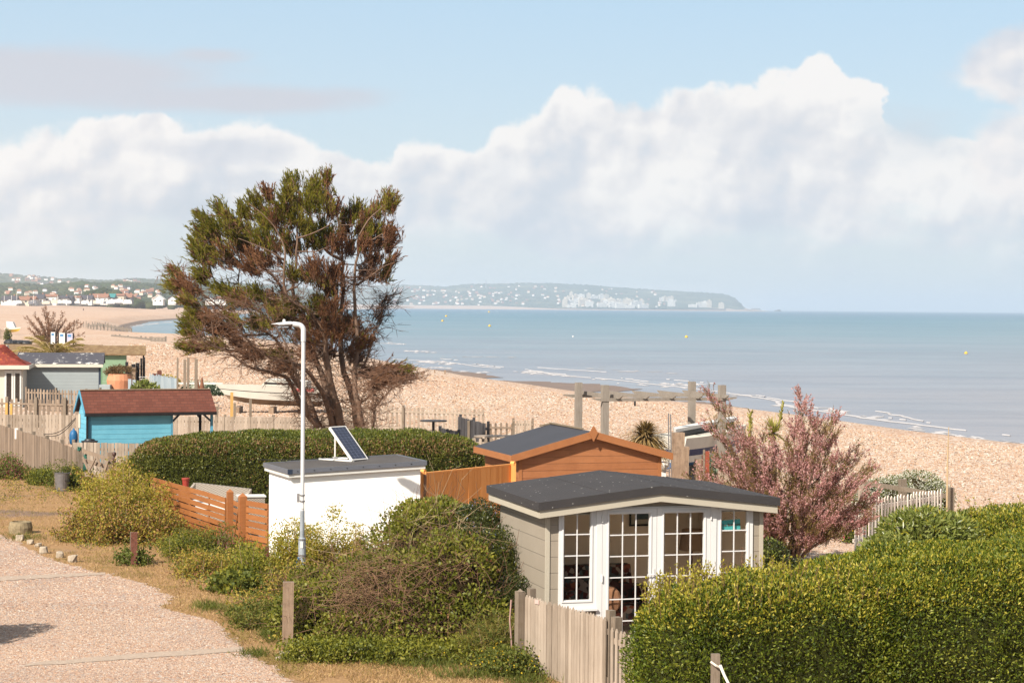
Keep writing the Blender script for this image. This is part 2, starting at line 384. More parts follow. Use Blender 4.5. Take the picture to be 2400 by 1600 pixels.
def siding(name, c, c2, pitch, axis='z', rough=.6, z0=0., spec=.3, groove=.5, grain=True, gw=.08):
    """horizontal boards: a groove every pitch metres of height"""
    def f(t):
        P = t.obj(); s = t.sep(P); k = t.math('DIVIDE', t.math('SUBTRACT', s[2], z0), pitch); fr = t.math('FRACT', k); bid = t.math('FLOOR', k)
        gr = t.maprange(fr, 0., gw); gr2 = t.maprange(fr, 1.-gw*.4, 1., 1., .0)
        line = t.math('MINIMUM', gr, gr2)
        n = t.noise(1., 5, .65, t.scalev(P, (5, 5, 60))); tone = t.noise(1., 0, .5, t.comb(t.math('MULTIPLY', bid, 7.3), 0, 0)); b = t.noise(2.3, 4, .6, P)
        fac = t.math('ADD', t.math('MULTIPLY', n, .5 if grain else .2), t.math('ADD', t.math('MULTIPLY', tone, .5), t.math('MULTIPLY', t.math('SUBTRACT', b, .5), .6)))
        cc = t.mix(t.maprange(fac, .3, .8), c, c2); cc = t.mix(t.math('MULTIPLY', t.math('SUBTRACT', 1., line), groove), cc, tuple(x*.35 for x in c[:3])+(1,))
        return {'Base Color': cc, 'Roughness': rough, 'Specular IOR Level': spec, 'Normal': t.bump(t.math('ADD', line, t.math('MULTIPLY', n, .1)), .5, .012)}
    return pbsdf(name, f)
G = 1.0
def shingle_col(t, P, near=1.0):
    v1 = t.voro(24, P); s1 = t.sep(v1)
    peb = t.ramp(s1[0], [(0., col(150, 128, 112)), (.18, col(196, 160, 132)), (.42, col(206, 180, 158)), (.62, col(196, 150, 122)), (.8, col(216, 200, 188)), (.93, col(170, 164, 166)), (1., col(228, 220, 212))])
    return peb, s1
def f_shingle(t):
    P = t.pos(); s = t.sep(P); dist = t.math('SQRT', t.math('ADD', t.math('MULTIPLY', s[0], s[0]), t.math('MULTIPLY', s[1], s[1])))
    flat = t.comb(s[0], s[1], 0)
    p1, _ = shingle_col(t, flat)
    v2 = t.sep(t.voro(9.5, flat)); p2 = t.ramp(v2[0], [(0., col(92, 72, 60)), (.15, col(176, 136, 106)), (.42, col(218, 192, 168)), (.66, col(182, 138, 108)), (.86, col(240, 226, 210)), (1., col(255, 250, 242))])
    v3 = t.noise(.9, 6, .75, t.comb(s[0], t.math('MULTIPLY', s[1], .25), 0)); p3 = t.ramp(v3, [(.3, col(184, 146, 122)), (.5, col(206, 174, 150)), (.68, col(226, 206, 190))])
    c = t.mix(t.maprange(dist, 30, 75), p1, p2); c = t.mix(t.maprange(dist, 110, 420, 0, .9), c, p3)
    big = t.noise(.05, 5, .6, flat); c = t.mix(t.maprange(big, .4, .62, 0., .55), c, col(196, 158, 134))
    band = t.noise(.018, 4, .6, t.comb(t.math('MULTIPLY', s[0], .6), t.math('MULTIPLY', s[1], 2.2), 3)); c = t.mix(t.maprange(band, .5, .7, 0., .4), c, col(214, 196, 180))
    wd = t.math('MULTIPLY', t.maprange(t.noise(.35, 5, .8, t.comb(t.math('MULTIPLY', s[0], .35), s[1], 0)), .66, .72), t.maprange(dist, 120, 300)); c = t.mix(t.math('MULTIPLY', wd, .5), c, col(120, 98, 84))
    # wet sand where the ground runs under the tide
    zz = t.math('ADD', s[2], t.math('MULTIPLY', t.math('SUBTRACT', t.noise(.15, 3, .6, flat), .5), .35))
    wet = t.maprange(zz, -1.75, -2.05, smooth=True); sand = t.mix(t.noise(.5, 4, .6, flat), col(112, 92, 78), col(134, 114, 98))
    c = t.mix(wet, c, sand)
    h = t.math('ADD', t.voro(26, flat, out='Distance'), t.math('MULTIPLY', t.noise(5, 4, .7, flat), .6))
    return {'Base Color': t.scalev(c, (.89, .89, .87)), 'Roughness': t.maprange(wet, 0, 1, .9, .6), 'Specular IOR Level': .25, 'Normal': t.bump(h, .55, .03)}
M = {}
M['shingle'] = pbsdf('shingle', f_shingle)
def f_gravel(t):
    P = t.pos(); s = t.sep(P); flat = t.comb(s[0], s[1], 0)
    wob_ = t.noise(1.1, 3, .6, flat)
    v1 = t.voro(25, flat); a = t.sep(v1)
    peb = t.ramp(a[0], [(0., col(104, 88, 84)), (.10, col(172, 136, 116)), (.35, col(208, 180, 160)), (.55, col(190, 142, 118)), (.75, col(216, 196, 182)), (.9, col(160, 150, 150)), (1., col(238, 230, 222))])
    fine = t.noise(60, 4, .7, flat); worn = t.maprange(t.noise(.42, 4, .6, t.comb(t.math('MULTIPLY', s[0], .5), s[1], 0)), .42, .64)
    fc_ = t.mix(fine, col(192, 162, 146), col(214, 192, 178)); c = t.mix(t.math('MULTIPLY', worn, .35), peb, fc_)
    c = t.mix(t.maprange(wob_, .35, .7, 0, .25), c, col(178, 146, 126))
    h = t.math('ADD', t.voro(34, flat, out='Distance'), t.math('MULTIPLY', fine, .3))
    return {'Base Color': t.scalev(c, t.mix(t.maprange(t.noise(.5, 3, .5, t.comb(t.math('MULTIPLY', s[0], .4), s[1], 5)), .38, .62), (.80, .79, .75, 1), (.92, .90, .84, 1))), 'Roughness': .9, 'Specular IOR Level': .2, 'Normal': t.bump(h, .7, .025)}
M['gravel'] = pbsdf('gravel', f_gravel)
def f_verge(t):
    P = t.pos(); n = t.noise(.9, 5, .65, P); n2 = t.noise(14, 4, .7, P); n3 = t.noise(.35, 3, .5, P)
    c = t.mix(n2, col(120, 90, 60), col(200, 160, 116)); c = t.mix(t.maprange(n, .54, .70, 0., .75), c, t.mix(n2, col(112, 98, 52), col(152, 130, 76)))
    c = t.mix(t.maprange(n3, .56, .66), c, t.mix(n2, col(110, 88, 74), col(160, 134, 116)))
    return {'Base Color': c, 'Roughness': .95, 'Specular IOR Level': .1, 'Normal': t.bump(n2, .8, .04)}
M['verge'] = pbsdf('dry_grass_ground', f_verge)
M['concrete'] = plain('old_concrete', col(178, 158, 140), .9, .16, 14, .2, .3)
def f_sea(t):
    P = t.pos(); s = t.sep(P); dist = t.math('SQRT', t.math('ADD', t.math('MULTIPLY', s[0], s[0]), t.math('MULTIPLY', s[1], s[1])))
    lg = t.math('LOGARITHM', dist, 10.)
    pt = t.noise(.004, 4, .6, t.comb(s[0], t.math('MULTIPLY', s[1], 3.0), 0)); lg2 = t.math('ADD', lg, t.math('MULTIPLY', t.math('SUBTRACT', pt, .5), .7))
    c = t.ramp(t.maprange(lg2, 1.9, 4.2), [(0., col(156, 146, 144)), (.22, col(140, 142, 148)), (.42, col(112, 138, 146)), (.58, col(72, 120, 134)), (.76, col(48, 98, 124)), (1., col(34, 76, 108))])
    st = t.noise(.0016, 4, .65, t.comb(t.math('MULTIPLY', s[0], .5), t.math('MULTIPLY', s[1], 2.5), 9)); w5 = t.noise(.012, 5, .7, t.comb(t.math('MULTIPLY', s[0], .22), s[1], 21)); c = t.mix(t.maprange(w5, .46, .62, 0., .35), c, t.scalev(c, (1.22, 1.16, 1.12)))
    c = t.mix(t.math('MULTIPLY', t.maprange(st, .5, .66), t.maprange(dist, 300, 900, 0, .5)), c, col(62, 98, 124))
    # waves: three sizes, longer than wide, their light and dark faces mixed into the colour too
    w1 = t.noise(.9, 3, .6, t.comb(t.math('MULTIPLY', s[0], .35), s[1], 0)); w2 = t.noise(.16, 4, .65, t.comb(t.math('MULTIPLY', s[0], .3), s[1], 4)); w3 = t.noise(.03, 4, .6, t.comb(t.math('MULTIPLY', s[0], .25), s[1], 8))
    h = t.math('ADD', t.math('MULTIPLY', w1, .10), t.math('ADD', t.math('MULTIPLY', w2, .35), t.math('MULTIPLY', w3, .6)))
    c = t.mix(t.maprange(w2, .42, .62, 0., .75), c, t.scalev(c, (.74, .76, .80)))
    w4 = t.noise(.35, 4, .7, t.comb(t.math('MULTIPLY', s[0], .12), s[1], 14)); c = t.mix(t.maprange(w4, .5, .66, 0., .5), c, t.scalev(c, (.70, .73, .78)))
    c = t.mix(t.maprange(w3, .5, .66, 0., .4), c, col(150, 156, 162))
    return {'Base Color': c, 'Roughness': .32, 'Specular IOR Level': .35, 'Normal': t.bump(h, .9, 1.2)}
M['sea'] = pbsdf('sea_water', f_sea)
M['foam'] = plain('sea_foam', col(192, 188, 188, .6), .8, .06, 3, .2)
M['sand'] = plain('wet_sand', col(124, 102, 86), .6, .12, .6, .4)
def f_hill(c1, c2, c3, sc_):
    def f(t):
        P = t.pos(); n = t.noise(sc_, 6, .7, P); n2 = t.noise(sc_*.18, 4, .6, P)
        c = t.mix(t.maprange(n, .35, .65), c1, c2); c = t.mix(t.maprange(n2, .52, .64), c, c3); return {'Base Color': c, 'Roughness': 1., 'Specular IOR Level': 0.}
    return f
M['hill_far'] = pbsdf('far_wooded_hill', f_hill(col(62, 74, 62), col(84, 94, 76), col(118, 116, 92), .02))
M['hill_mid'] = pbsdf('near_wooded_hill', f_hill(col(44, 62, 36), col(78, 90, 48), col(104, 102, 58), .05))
M['wood_far'] = leafmat('woodland_crowns', [col(38, 50, 38), col(58, 68, 46), col(86, 88, 58)], 0., 1., 0., .01, .5)
# timber, paint, metal
M['fence_old'] = boards('weathered_fence_boards', col(112, 96, 82), col(172, 150, 130), isl=.55, grain=(40, 40, 3))
M['fence_pale'] = boards('pale_fence_boards', col(138, 122, 106), col(196, 178, 160), isl=.5, grain=(30, 30, 3))
M['fence_dark'] = boards('dark_grey_boards', col(52, 50, 52), col(92, 90, 92), isl=.5, grain=(30, 30, 3))
M['post_old'] = boards('weathered_post', col(112, 98, 84), col(166, 150, 132), isl=.2, grain=(40, 40, 2.5), bump=.6, dirt=col(110, 94, 74))
M['grey_timber'] = boards('silvered_timber', col(124, 114, 104, .68), col(176, 166, 154, .68), isl=.2, grain=(40, 40, 2.5), bump=.6)
M['sleeper'] = boards('sleeper_wood', col(124, 100, 82), col(194, 168, 142), isl=.2, grain=(26, 26, 2), bump=.9, dirt=col(84, 66, 52))
M['orange_wood'] = boards('orange_stained_boards', col(146, 88, 46), col(180, 116, 66), isl=.45, grain=(3, 3, 30), spec=.35, rough=.55)
M['orange_panel'] = boards('orange_vertical_boards', col(204, 132, 66, 1.), col(228, 160, 92, 1.), isl=.4, grain=(30, 30, 2), spec=.3)
M['shed_siding'] = siding('orange_shed_siding', col(148, 92, 56), col(178, 118, 76), .158, z0=.02)
M['shed_trim'] = boards('orange_shed_trim', col(156, 100, 62), col(180, 120, 76), isl=.2, grain=(6, 6, 6))
M['house_siding'] = siding('greige_siding', col(160, 148, 132), col(172, 160, 144), .245, z0=.03, groove=.55, grain=False, gw=.035)
M['house_trim'] = plain('greige_trim', col(190, 180, 162), .5, .03, 4)
M['white_pvc'] = plain('white_pvc', col(228, 226, 224), .35, .02, 3, .45)
M['white_wall'] = plain('white_render', col(238, 235, 230, 1.), .8, .03, 2, .2, .15)
M['white_paint'] = plain('white_paint', col(224, 220, 214), .5, .04, 5, .35)
def f_felt(t):
    P = t.obj(); n = t.noise(110, 3, .7, P); b = t.noise(1.2, 4, .6, P); c = t.mix(n, col(38, 36, 37), col(74, 70, 70)); c = t.mix(t.maprange(b, .3, .8, 0, .3), c, col(84, 78, 76))
    vd = t.voro(7., P, out='Distance'); c = t.mix(t.maprange(vd, .10, .08, 0, .8), c, col(200, 196, 188))
    return {'Base Color': c, 'Roughness': .9, 'Specular IOR Level': .25, 'Normal': t.bump(n, .6, .006)}
M['felt'] = pbsdf('mineral_roof_felt', f_felt)
M['rubber_roof'] = plain('rubber_roof', col(84, 78, 74), .8, .14, 1.5, .3)
M['dark_roof'] = plain('dark_smooth_roof', col(56, 54, 58), .6, .12, 1.2, .4)
M['grey_trim'] = plain('grey_roof_trim', col(104, 106, 114), .5, .06, 4, .4)
M['blue_dark'] = plain('dark_blue_corner_trim', col(48, 58, 76), .5, .1, 5)
def glassmat():
    m, t = newmat('window_glass'); gl = t.n('ShaderNodeBsdfGlossy'); gl.inputs['Roughness'].default_value = .02
    tr = t.n('ShaderNodeBsdfTransparent'); tr.inputs[0].default_value = (.97, .97, .96, 1); fr = t.n('ShaderNodeLayerWeight'); fr.inputs[0].default_value = .5
    ms = t.n('ShaderNodeMixShader'); t.put(ms.inputs[0], t.math('MULTIPLY_ADD', t.math('POWER', fr.outputs['Facing'], 4.), .5, .03)); t.t.links.new(tr.outputs[0], ms.inputs[1]); t.t.links.new(gl.outputs[0], ms.inputs[2])
    o = t.n('ShaderNodeOutputMaterial'); t.t.links.new(ms.outputs[0], o.inputs[0]); return m
M['glass'] = glassmat()
M['room'] = plain('room_wall_paint', col(240, 224, 204, 1.), .9, .03, 1)
M['room_floor'] = plain('room_floor', col(214, 190, 164, 1.), .7, .1, 3)
M['lamp_white'] = plain('white_lamp_post_paint', col(214, 212, 212), .35, .04, 3, .5)
M['lamp_grey'] = plain('worn_grey_post_paint', col(150, 156, 162), .5, .3, 7, .4)
def f_panel(t):
    uv = t.sep(t.n('ShaderNodeTexCoord').outputs['UV']); return {'Base Color': (0.02, 0.025, 0.06, 1), 'Roughness': .15, 'Specular IOR Level': .6}
def f_brick(c1, c2, mort, sx_, sy_, vec=lambda t: t.obj(), offs=.5, lichen=None):
    def f(t):
        b = t.n('ShaderNodeTexBrick'); b.offset = offs; t.put(b.inputs['Vector'], vec(t)); b.inputs['Color1'].default_value = c1; b.inputs['Color2'].default_value = c2; b.inputs['Mortar'].default_value = mort
        b.inputs['Scale'].default_value = 1.; b.inputs['Brick Width'].default_value = sx_; b.inputs['Row Height'].default_value = sy_; b.inputs['Mortar Size'].default_value = .006; b.inputs['Bias'].default_value = -.2
        c = b.outputs[0]; P = t.obj(); c = t.mix(t.maprange(t.noise(2, 4, .6, P), .3, .7, 0, .35), c, t.scalev(c, (.7, .68, .68)))
        if lichen: c = t.mix(t.maprange(t.noise(5, 5, .75, P), .56, .64, 0, .7), c, lichen)
        return {'Base Color': c, 'Roughness': .85, 'Specular IOR Level': .2, 'Normal': t.bump(t.math('MULTIPLY', b.outputs[1], -1.), .5, .01)}
    return f
M['metal_grey'] = plain('galvanised_metal', col(150, 146, 146), .42, .15, 9, .5, .1, .6)
M['rust'] = plain('rusty_steel', col(112, 70, 56), .8, .35, 22, .2, .4)
M['dark'] = plain('dark_tarred_wood', col(28, 26, 28), .8, .3, 8)
M['black'] = plain('black_plastic', col(34, 32, 34), .5, .1, 5, .4)
M['terracotta'] = plain('terracotta', col(206, 140, 104), .8, .12, 5)
M['stone'] = plain('pale_stone', col(176, 160, 140), .95, .22, 12, .2, .7)
M['bark'] = boards('cypress_bark', col(96, 74, 60), col(166, 138, 118), isl=.1, grain=(14, 14, 3), bump=.8)
M['twig'] = plain('dry_twigs', col(120, 88, 68), .9, .25, 3)
M['dead_stem'] = plain('dead_bramble_stems', col(136, 104, 78), .9, .25, 3)
M['twig_pale'] = plain('pale_dry_stems', col(190, 164, 128), .9, .2, 3)
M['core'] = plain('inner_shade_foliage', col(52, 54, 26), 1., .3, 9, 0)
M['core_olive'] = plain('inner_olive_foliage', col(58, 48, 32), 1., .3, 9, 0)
M['hedge_leaf'] = leafmat('hedge_leaves', [col(46, 60, 12), col(68, 84, 16), col(94, 108, 24), col(126, 132, 40), col(176, 172, 72)], .28, .5, .28, 1.6, .35)
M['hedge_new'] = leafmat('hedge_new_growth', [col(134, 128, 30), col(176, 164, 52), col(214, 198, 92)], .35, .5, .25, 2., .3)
M['hedge2_leaf'] = leafmat('mid_hedge_leaves', [col(54, 64, 20), col(82, 90, 30), col(112, 114, 44), col(140, 134, 60)], .28, .45, .3, 1.4, .4)
M['hedge2_dry'] = leafmat('hedge_dry_leaves', [col(110, 82, 52), col(150, 116, 80), col(176, 144, 106)], .25, .7, .15, 2., .3)
M['laurel'] = leafmat('laurel_leaves', [col(92, 106, 40), col(132, 140, 62), col(176, 178, 104)], .4, .35, .5, 2., .3)
M['cyp_green'] = leafmat('cypress_green', [col(78, 82, 24), col(116, 116, 36), col(148, 138, 50), col(176, 158, 72)], .45, .7, .1, 1.1, .5)
M['cyp_brown'] = leafmat('cypress_browned', [col(80, 54, 40), col(120, 82, 60), col(152, 106, 76), col(166, 128, 88)], .35, .8, .1, 1.2, .4)
M['bramble'] = leafmat('bramble_leaves', [col(70, 78, 24), col(108, 114, 38), col(138, 138, 52), col(168, 158, 74)], .4, .5, .3, 1.5, .5)
M['ceanothus'] = leafmat('ceanothus_leaves', [col(42, 50, 22), col(66, 74, 32), col(96, 98, 48)], .25, .4, .4, 1.8, .4)
M['blue_fl'] = leafmat('blue_blossom', [col(104, 110, 170), col(136, 142, 200)], .2, .8, .1)
M['alex'] = leafmat('golden_green_leaves', [col(150, 126, 46), col(184, 162, 64), col(210, 190, 92), col(186, 140, 80)], .5, .6, .2, 1.6, .4)
M['alex_g'] = leafmat('yellow_green_leaves', [col(118, 120, 40), col(156, 154, 54), col(190, 182, 80)], .5, .6, .2, 1.6, .4)
M['red_leaf'] = leafmat('reddish_leaves', [col(122, 76, 52), col(160, 112, 78), col(182, 142, 102)], .3, .7, .15, 2., .3)
M['grass_dry'] = leafmat('dry_grass', [col(128, 100, 62), col(188, 152, 104), col(224, 194, 148)], .25, .9, .05, .8, .4)
M['grass_green'] = leafmat('green_grass', [col(112, 100, 50), col(142, 126, 66), col(166, 148, 88)], .3, .8, .1, 1.2, .4)
M['weed'] = leafmat('weed_leaves', [col(72, 84, 32), col(106, 114, 48), col(142, 142, 66)], .4, .6, .2, 2., .3)
M['pink'] = leafmat('tamarisk_blossom', [col(182, 124, 124), col(222, 166, 164), col(248, 212, 206)], .45, .9, .05, 1.6, .45)
M['tam_green'] = leafmat('tamarisk_greenery', [col(118, 104, 56), col(150, 132, 76), col(146, 112, 82)], .4, .8, .1, 1.5, .4)
M['tam_brown'] = leafmat('dead_tamarisk', [col(120, 86, 66), col(150, 110, 86), col(166, 128, 100)], .2, .9, .05, 1., .3)
M['palm'] = leafmat('palm_fronds', [col(110, 100, 44), col(160, 142, 70), col(180, 150, 96)], .25, .6, .2, 3, .3)
M['phormium'] = leafmat('sword_leaves', [col(84, 74, 40), col(134, 108, 62), col(176, 146, 98), col(208, 184, 142)], .25, .6, .2, 3, .3)
M['yucca'] = leafmat('yellow_green_sword_leaves', [col(110, 112, 40), col(160, 152, 70), col(190, 176, 104)], .25, .6, .2, 3, .3)
M['kale'] = leafmat('sea_kale_leaves', [col(92, 112, 92), col(130, 148, 122)], .2, .6, .2, 3, .3)
M['white_fl'] = leafmat('white_blossom', [col(206, 204, 186), col(232, 230, 216)], .3, .9, .05)
M['yellow_fl'] = leafmat('yellow_blossom', [col(206, 168, 40), col(228, 196, 70)], .3, .9, .05)
M['magenta_fl'] = leafmat('magenta_blossom', [col(170, 60, 96), col(204, 110, 140)], .3, .9, .05)
M['bleached'] = boards('bleached_pickets', col(190, 176, 162, 1.), col(226, 214, 200, 1.), isl=.5, grain=(30, 30, 3))
M['yellow'] = plain('yellow_paint', col(214, 176, 62), .5, .08)
M['hut_blue'] = siding('blue_hut_boards', col(104, 178, 204), col(128, 200, 222), .155, z0=.0, groove=.55)
M['hut_blue2'] = plain('blue_hut_trim', col(88, 156, 184), .6, .1)
M['hut_grey'] = siding('grey_hut_boards', col(158, 166, 168), col(172, 180, 180), .17, z0=.0, groove=.35, grain=False)
M['hut_green'] = siding('green_hut_boards', col(136, 164, 132), col(154, 184, 150), .2, z0=.0, groove=.45, grain=False)
M['cream'] = plain('cream_paint', col(214, 206, 190), .6, .04)
# ================================================================ THE SETTING
def pw(x, y, z=0.): p = PT(x, y, z); return (p.x, p.y)
SEA = -2.5
crest = [pw(x, y, 0) for x, y in [(2400,1047),(2212,1030),(2008,1004),(1804,974),(1600,947),(1450,933),(1327,922),(1149,895),(1000,876)]]
# seaward of the crest the bank falls 2.5 m in 14 m; further off the water's edge itself is seen
Wl = []
c0x = [(crest[0][0]+30, crest[0][1]-75), (crest[0][0]+10, crest[0][1]-25)]
for x, y in c0x+crest: Wl.append((x+13.2, y+4.6))
Wl += [pw(900, 850, SEA), pw(760, 826, SEA), pw(620, 818, SEA), pw(500, 810, SEA), pw(430, 805, SEA), pw(335, 799, SEA), pw(296, 782, SEA), pw(310, 765, SEA), pw(350, 754, SEA), pw(433, 748, SEA)]
def pr(x, D): return ((x-CX)/F*D, D)
Wl += [pr(520, 1500), pr(640, 2300), pr(780, 4200), pr(900, 7600), pr(1000, 8600), pr(1300, 8900), pr(1600, 9100), pr(1780, 9300), pr(1800, 9800), pr(1755, 13000), pr(1000, 40000)]
Wl = np.array([(200., -60.)]+Wl)
def shore(P):                                   # signed distance to the water's edge, land positive
    A, B = Wl[:-1], Wl[1:]; d = B-A; L2 = (d**2).sum(1); best = np.full(len(P), 1e12); sg = np.ones(len(P))
    for i in range(len(A)):
        r_ = P-A[i]; t_ = np.clip((r_@d[i])/L2[i], 0, 1); q = r_-t_[:, None]*d[i]; dd = (q**2).sum(1); cr = d[i][0]*r_[:, 1]-d[i][1]*r_[:, 0]
        m = dd < best-1e-9; best = np.where(m, dd, best); sg = np.where(m, np.sign(cr), sg)
    return np.sqrt(best)*sg
def smooth(x): x = np.clip(x, 0, 1); return x*x*(3-2*x)
def ground_z(P):
    s = shore(P); D = np.hypot(P[:, 0], P[:, 1]); Y = P[:, 1]
    rise = 4.2*smooth((D-300)/1100.)*smooth(s/160.)
    far = 9.*smooth((D-5000)/2500.)*smooth(s/160.)
    z = np.where(s > 0, SEA+2.5*smooth(s/13.)+rise+far, SEA+np.maximum(s*.03, -3.))
    z = z + .10*np.sin(P[:, 0]*.11+P[:, 1]*.05)*np.sin(P[:, 1]*.083)*smooth((D-80)/60)*smooth(s/20)
    return z
th = np.concatenate([np.linspace(-1.5, -.36, 14), np.linspace(-.34, .34, 240), np.linspace(.36, 1.5, 14)])
rr = np.concatenate([[0.5, 6, 12, 18, 25, 32, 40, 50, 60], np.geomspace(66, 1500, 200), np.geomspace(1550, 60000, 70)])
Rr, Th = np.meshgrid(rr, th, indexing='ij'); X = (Rr*np.sin(Th)).ravel(); Y = (Rr*np.cos(Th)).ravel()
Zg = ground_z(np.stack([X, Y], 1)); nr, nt = len(rr), len(th)
I = (np.arange(nr-1)[:, None]*nt+np.arange(nt-1)[None, :]).ravel(); Fg = np.stack([I, I+nt, I+nt+1, I+1], 1)[:, ::-1]
tag(npmesh('ground', np.stack([X, Y, Zg], 1), Fg, M['shingle'], smooth=True), kind='structure')
# the sea: one flat sheet to the horizon, finer near the beach
xs = [(-60000, -6000), (60000, -6000), (60000, 70000), (-60000, 70000)]
tag(npmesh('sea', [(a, b, SEA) for a, b in xs], [(0, 1, 2, 3)], M['sea']), kind='structure')
# wet sand bars left by the tide
def sheet(name, px, z, mat_, jit=0., kind='structure', n_sub=6, dz=0.):
    pts = []
    for i in range(len(px)):
        a, b = PT(*px[i], z), PT(*px[(i+1) % len(px)], z)
        for k in range(n_sub):
            p = a.lerp(b, k/n_sub); j = jit*p.y*(.5+random.random())*random.choice((-1, 1)); pts.append((p.x+j*.35, p.y+j, z))
    o = npmesh(name, pts, [tuple(range(len(pts)))], mat_); n_ = o.data.polygons[0].normal.z
    if n_ < 0: o.data.flip_normals()
    return tag(o, kind=kind)
sheet('sand_bar', [(930,862),(1040,866),(1110,872),(1185,884),(1110,887),(1000,885),(940,880)], SEA+.02, M['sand'], .004)
sheet('sand_bar', [(1120,889),(1200,893),(1300,895),(1400,900),(1500,912),(1440,918),(1330,917),(1240,913),(1160,903)], SEA+.03, M['sand'], .004)
sheet('sand_bar', [(1600,940),(1690,944),(1740,954),(1790,968),(1700,972),(1620,962)], SEA+.03, M['sand'], .003)
# breaking waves and the tide's lace: low ridges of foam
def foam(px, wdt, seed, h=.10, dens=.55):
    P = [PT(x, y, SEA) for x, y in px]; V, Fs = [], []; rs = random.Random(seed); L = 0
    for a, b in zip(P[:-1], P[1:]):
        seg = (b-a).length; n = max(2, int(seg/.55))
        for k in range(n):
            p = a.lerp(b, k/n); q = mnoise.noise(Vector((p.x*.12, p.y*.12, seed)))
            if rs.random() > dens+q*.8: continue
            d = (b-a).normalized(); s_ = Vector((-d.y, d.x, 0)); off = (rs.random()-.5)*wdt*1.2+mnoise.noise(Vector((p.x*.05, p.y*.05, seed+5)))*wdt*1.6
            l_ = rs.uniform(.3, 1.3); w_ = rs.uniform(.12, .5)*wdt*(.6+q); c = p+s_*off; b0 = len(V); m = 7
            for i in range(m):
                an = 2*math.pi*i/m; r1 = rs.uniform(.6, 1.2); V.append(c+d*math.cos(an)*l_*r1+s_*math.sin(an)*max(w_, .1)*r1+Vector((0, 0, .02)))
            V.append(c+Vector((0, 0, .03+min(h, .16)*rs.random())))
            Fs += [(b0+i, b0+(i+1) % m, b0+m) for i in range(m)]
    return tag(npmesh('foam', V, Fs, M['foam']), kind='stuff')
def foam_line(px, wd, seed, thr, lat=1.):
    P = [PT(x, y, SEA) for x, y in px]; fine = []
    for a, b in zip(P[:-1], P[1:]):
        n = max(2, int((b-a).length/.5)); fine += [a.lerp(b, k/n) for k in range(n)]
    V, Fs, prev = [], [], False
    for i, p in enumerate(fine[:-1]):
        d = (fine[i+1]-p).normalized(); s_ = Vector((-d.y, d.x, 0)); q = mnoise.noise(Vector((p.x*.10, p.y*.05, seed))); q2 = mnoise.noise(Vector((p.x*.9, p.y*.5, seed+3)))
        w_ = wd*(q+thr+.35*q2); c = p+s_*lat*(mnoise.noise(Vector((p.x*.05, p.y*.035, seed+9)))*3+q2*.5)+Vector((0, 0, .02))
        if w_ > .04:
            V += [tuple(c-s_*w_), tuple(c+Vector((0, 0, .06))), tuple(c+s_*w_*.6)]; b0 = len(V)-3
            if prev: Fs += [(b0-3, b0, b0+1, b0-2), (b0-2, b0+1, b0+2, b0-1)]
            prev = True
        else: prev = False
    if Fs: tag(npmesh('foam', V, Fs, M['foam']), kind='stuff')
WL1 = [(930,842),(1000,848),(1095,855),(1160,862),(1215,870),(1290,879),(1400,889),(1500,901),(1600,909),(1700,920),(1800,936),(1860,951),(1990,970),(2100,990),(2200,1008),(2400,1037)]
foam_line(WL1, .50, 21, .26); foam_line([(x, y-5) for x, y in WL1[2:]], .4, 22, .02, 1.4); foam_line([(x, y-13) for x, y in WL1], .5, 23, -.12, 2.)
foam([(1095,853),(1160,862),(1215,870),(1290,879),(1400,889),(1500,901),(1600,909),(1700,917),(1800,935),(1860,951),(1990,970),(2100,994),(2200,1012),(2400,1040)], 1.1, 1, .1, .05)
foam([(1215,870),(1250,873),(1290,878)], 3.0, 2, .5, .9)
foam([(1590,899),(1620,905)], 3.2, 3, .8, .95)
foam([(1860,950),(1930,961),(1990,969)], 2.6, 4, .4, .8)
foam([(1730,926),(1770,930)], 2.4, 5, .4, .8)
foam([(960,822),(1010,827)], 3.0, 6, .4, .7); foam([(1035,846),(1075,855)], 3.0, 7, .3, .6); foam([(930,803),(945,807)], 3, 8, .5, .8)
foam([(1030,836),(1140,836),(1260,838),(1320,838)], 3., 9, .05, .2)
foam([(310,766),(345,760),(432,752)], 3.0, 10, .1, .5); foam([(930,850),(1000,860),(1130,874),(1180,882)], 2, 11, .1, .15)
foam([(1380,856),(1500,870),(1620,880)], 4, 12, .05, .12); foam([(2230,1018),(2400,1044)], .9, 13, .05, .8)
# the lane: gravel with worn concrete bands, and the verge beside it
edge = [(-60,1236),(0,1251),(51,1276),(102,1302),(153,1320),(204,1333),(245,1343),(339,1366),(408,1399),(383,1422),(446,1440),(503,1455),(536,1486),(561,1506),(600,1542),(645,1562),(690,1602),(760,1680),(900,1900)]
vg = [PT(x, y, .004) for x, y in [(-500,1060),(-60,1062),(60,1085),(170,1110),(340,1085),(620,1100),(900,1180),(1240,1330),(1330,1500),(1500,1900),(900,2500),(-2500,2500),(-2500,1400)]]
o = npmesh('grass_verge', vg, [tuple(range(len(vg)))], M['verge']); o.data.flip_normals() if o.data.polygons[0].normal.z < 0 else None; tag(o, kind='structure')
ep = []
for (a, b) in zip(edge[:-1], edge[1:]):
    A_, B_ = PT(*a, .009), PT(*b, .009)
    for k in range(9): p = A_.lerp(B_, k/9); ep.append((p.x+random.uniform(-.07, .07), p.y+random.uniform(-.1, .1), .009))
ep += [tuple(PT(900, 2400, .009)), tuple(PT(-3000, 2400, .009)), tuple(PT(-3000, 1236, .009))]
o = npmesh('gravel_lane', ep, [tuple(range(len(ep)))], M['gravel']); o.data.flip_normals() if o.data.polygons[0].normal.z < 0 else None; tag(o, kind='structure')
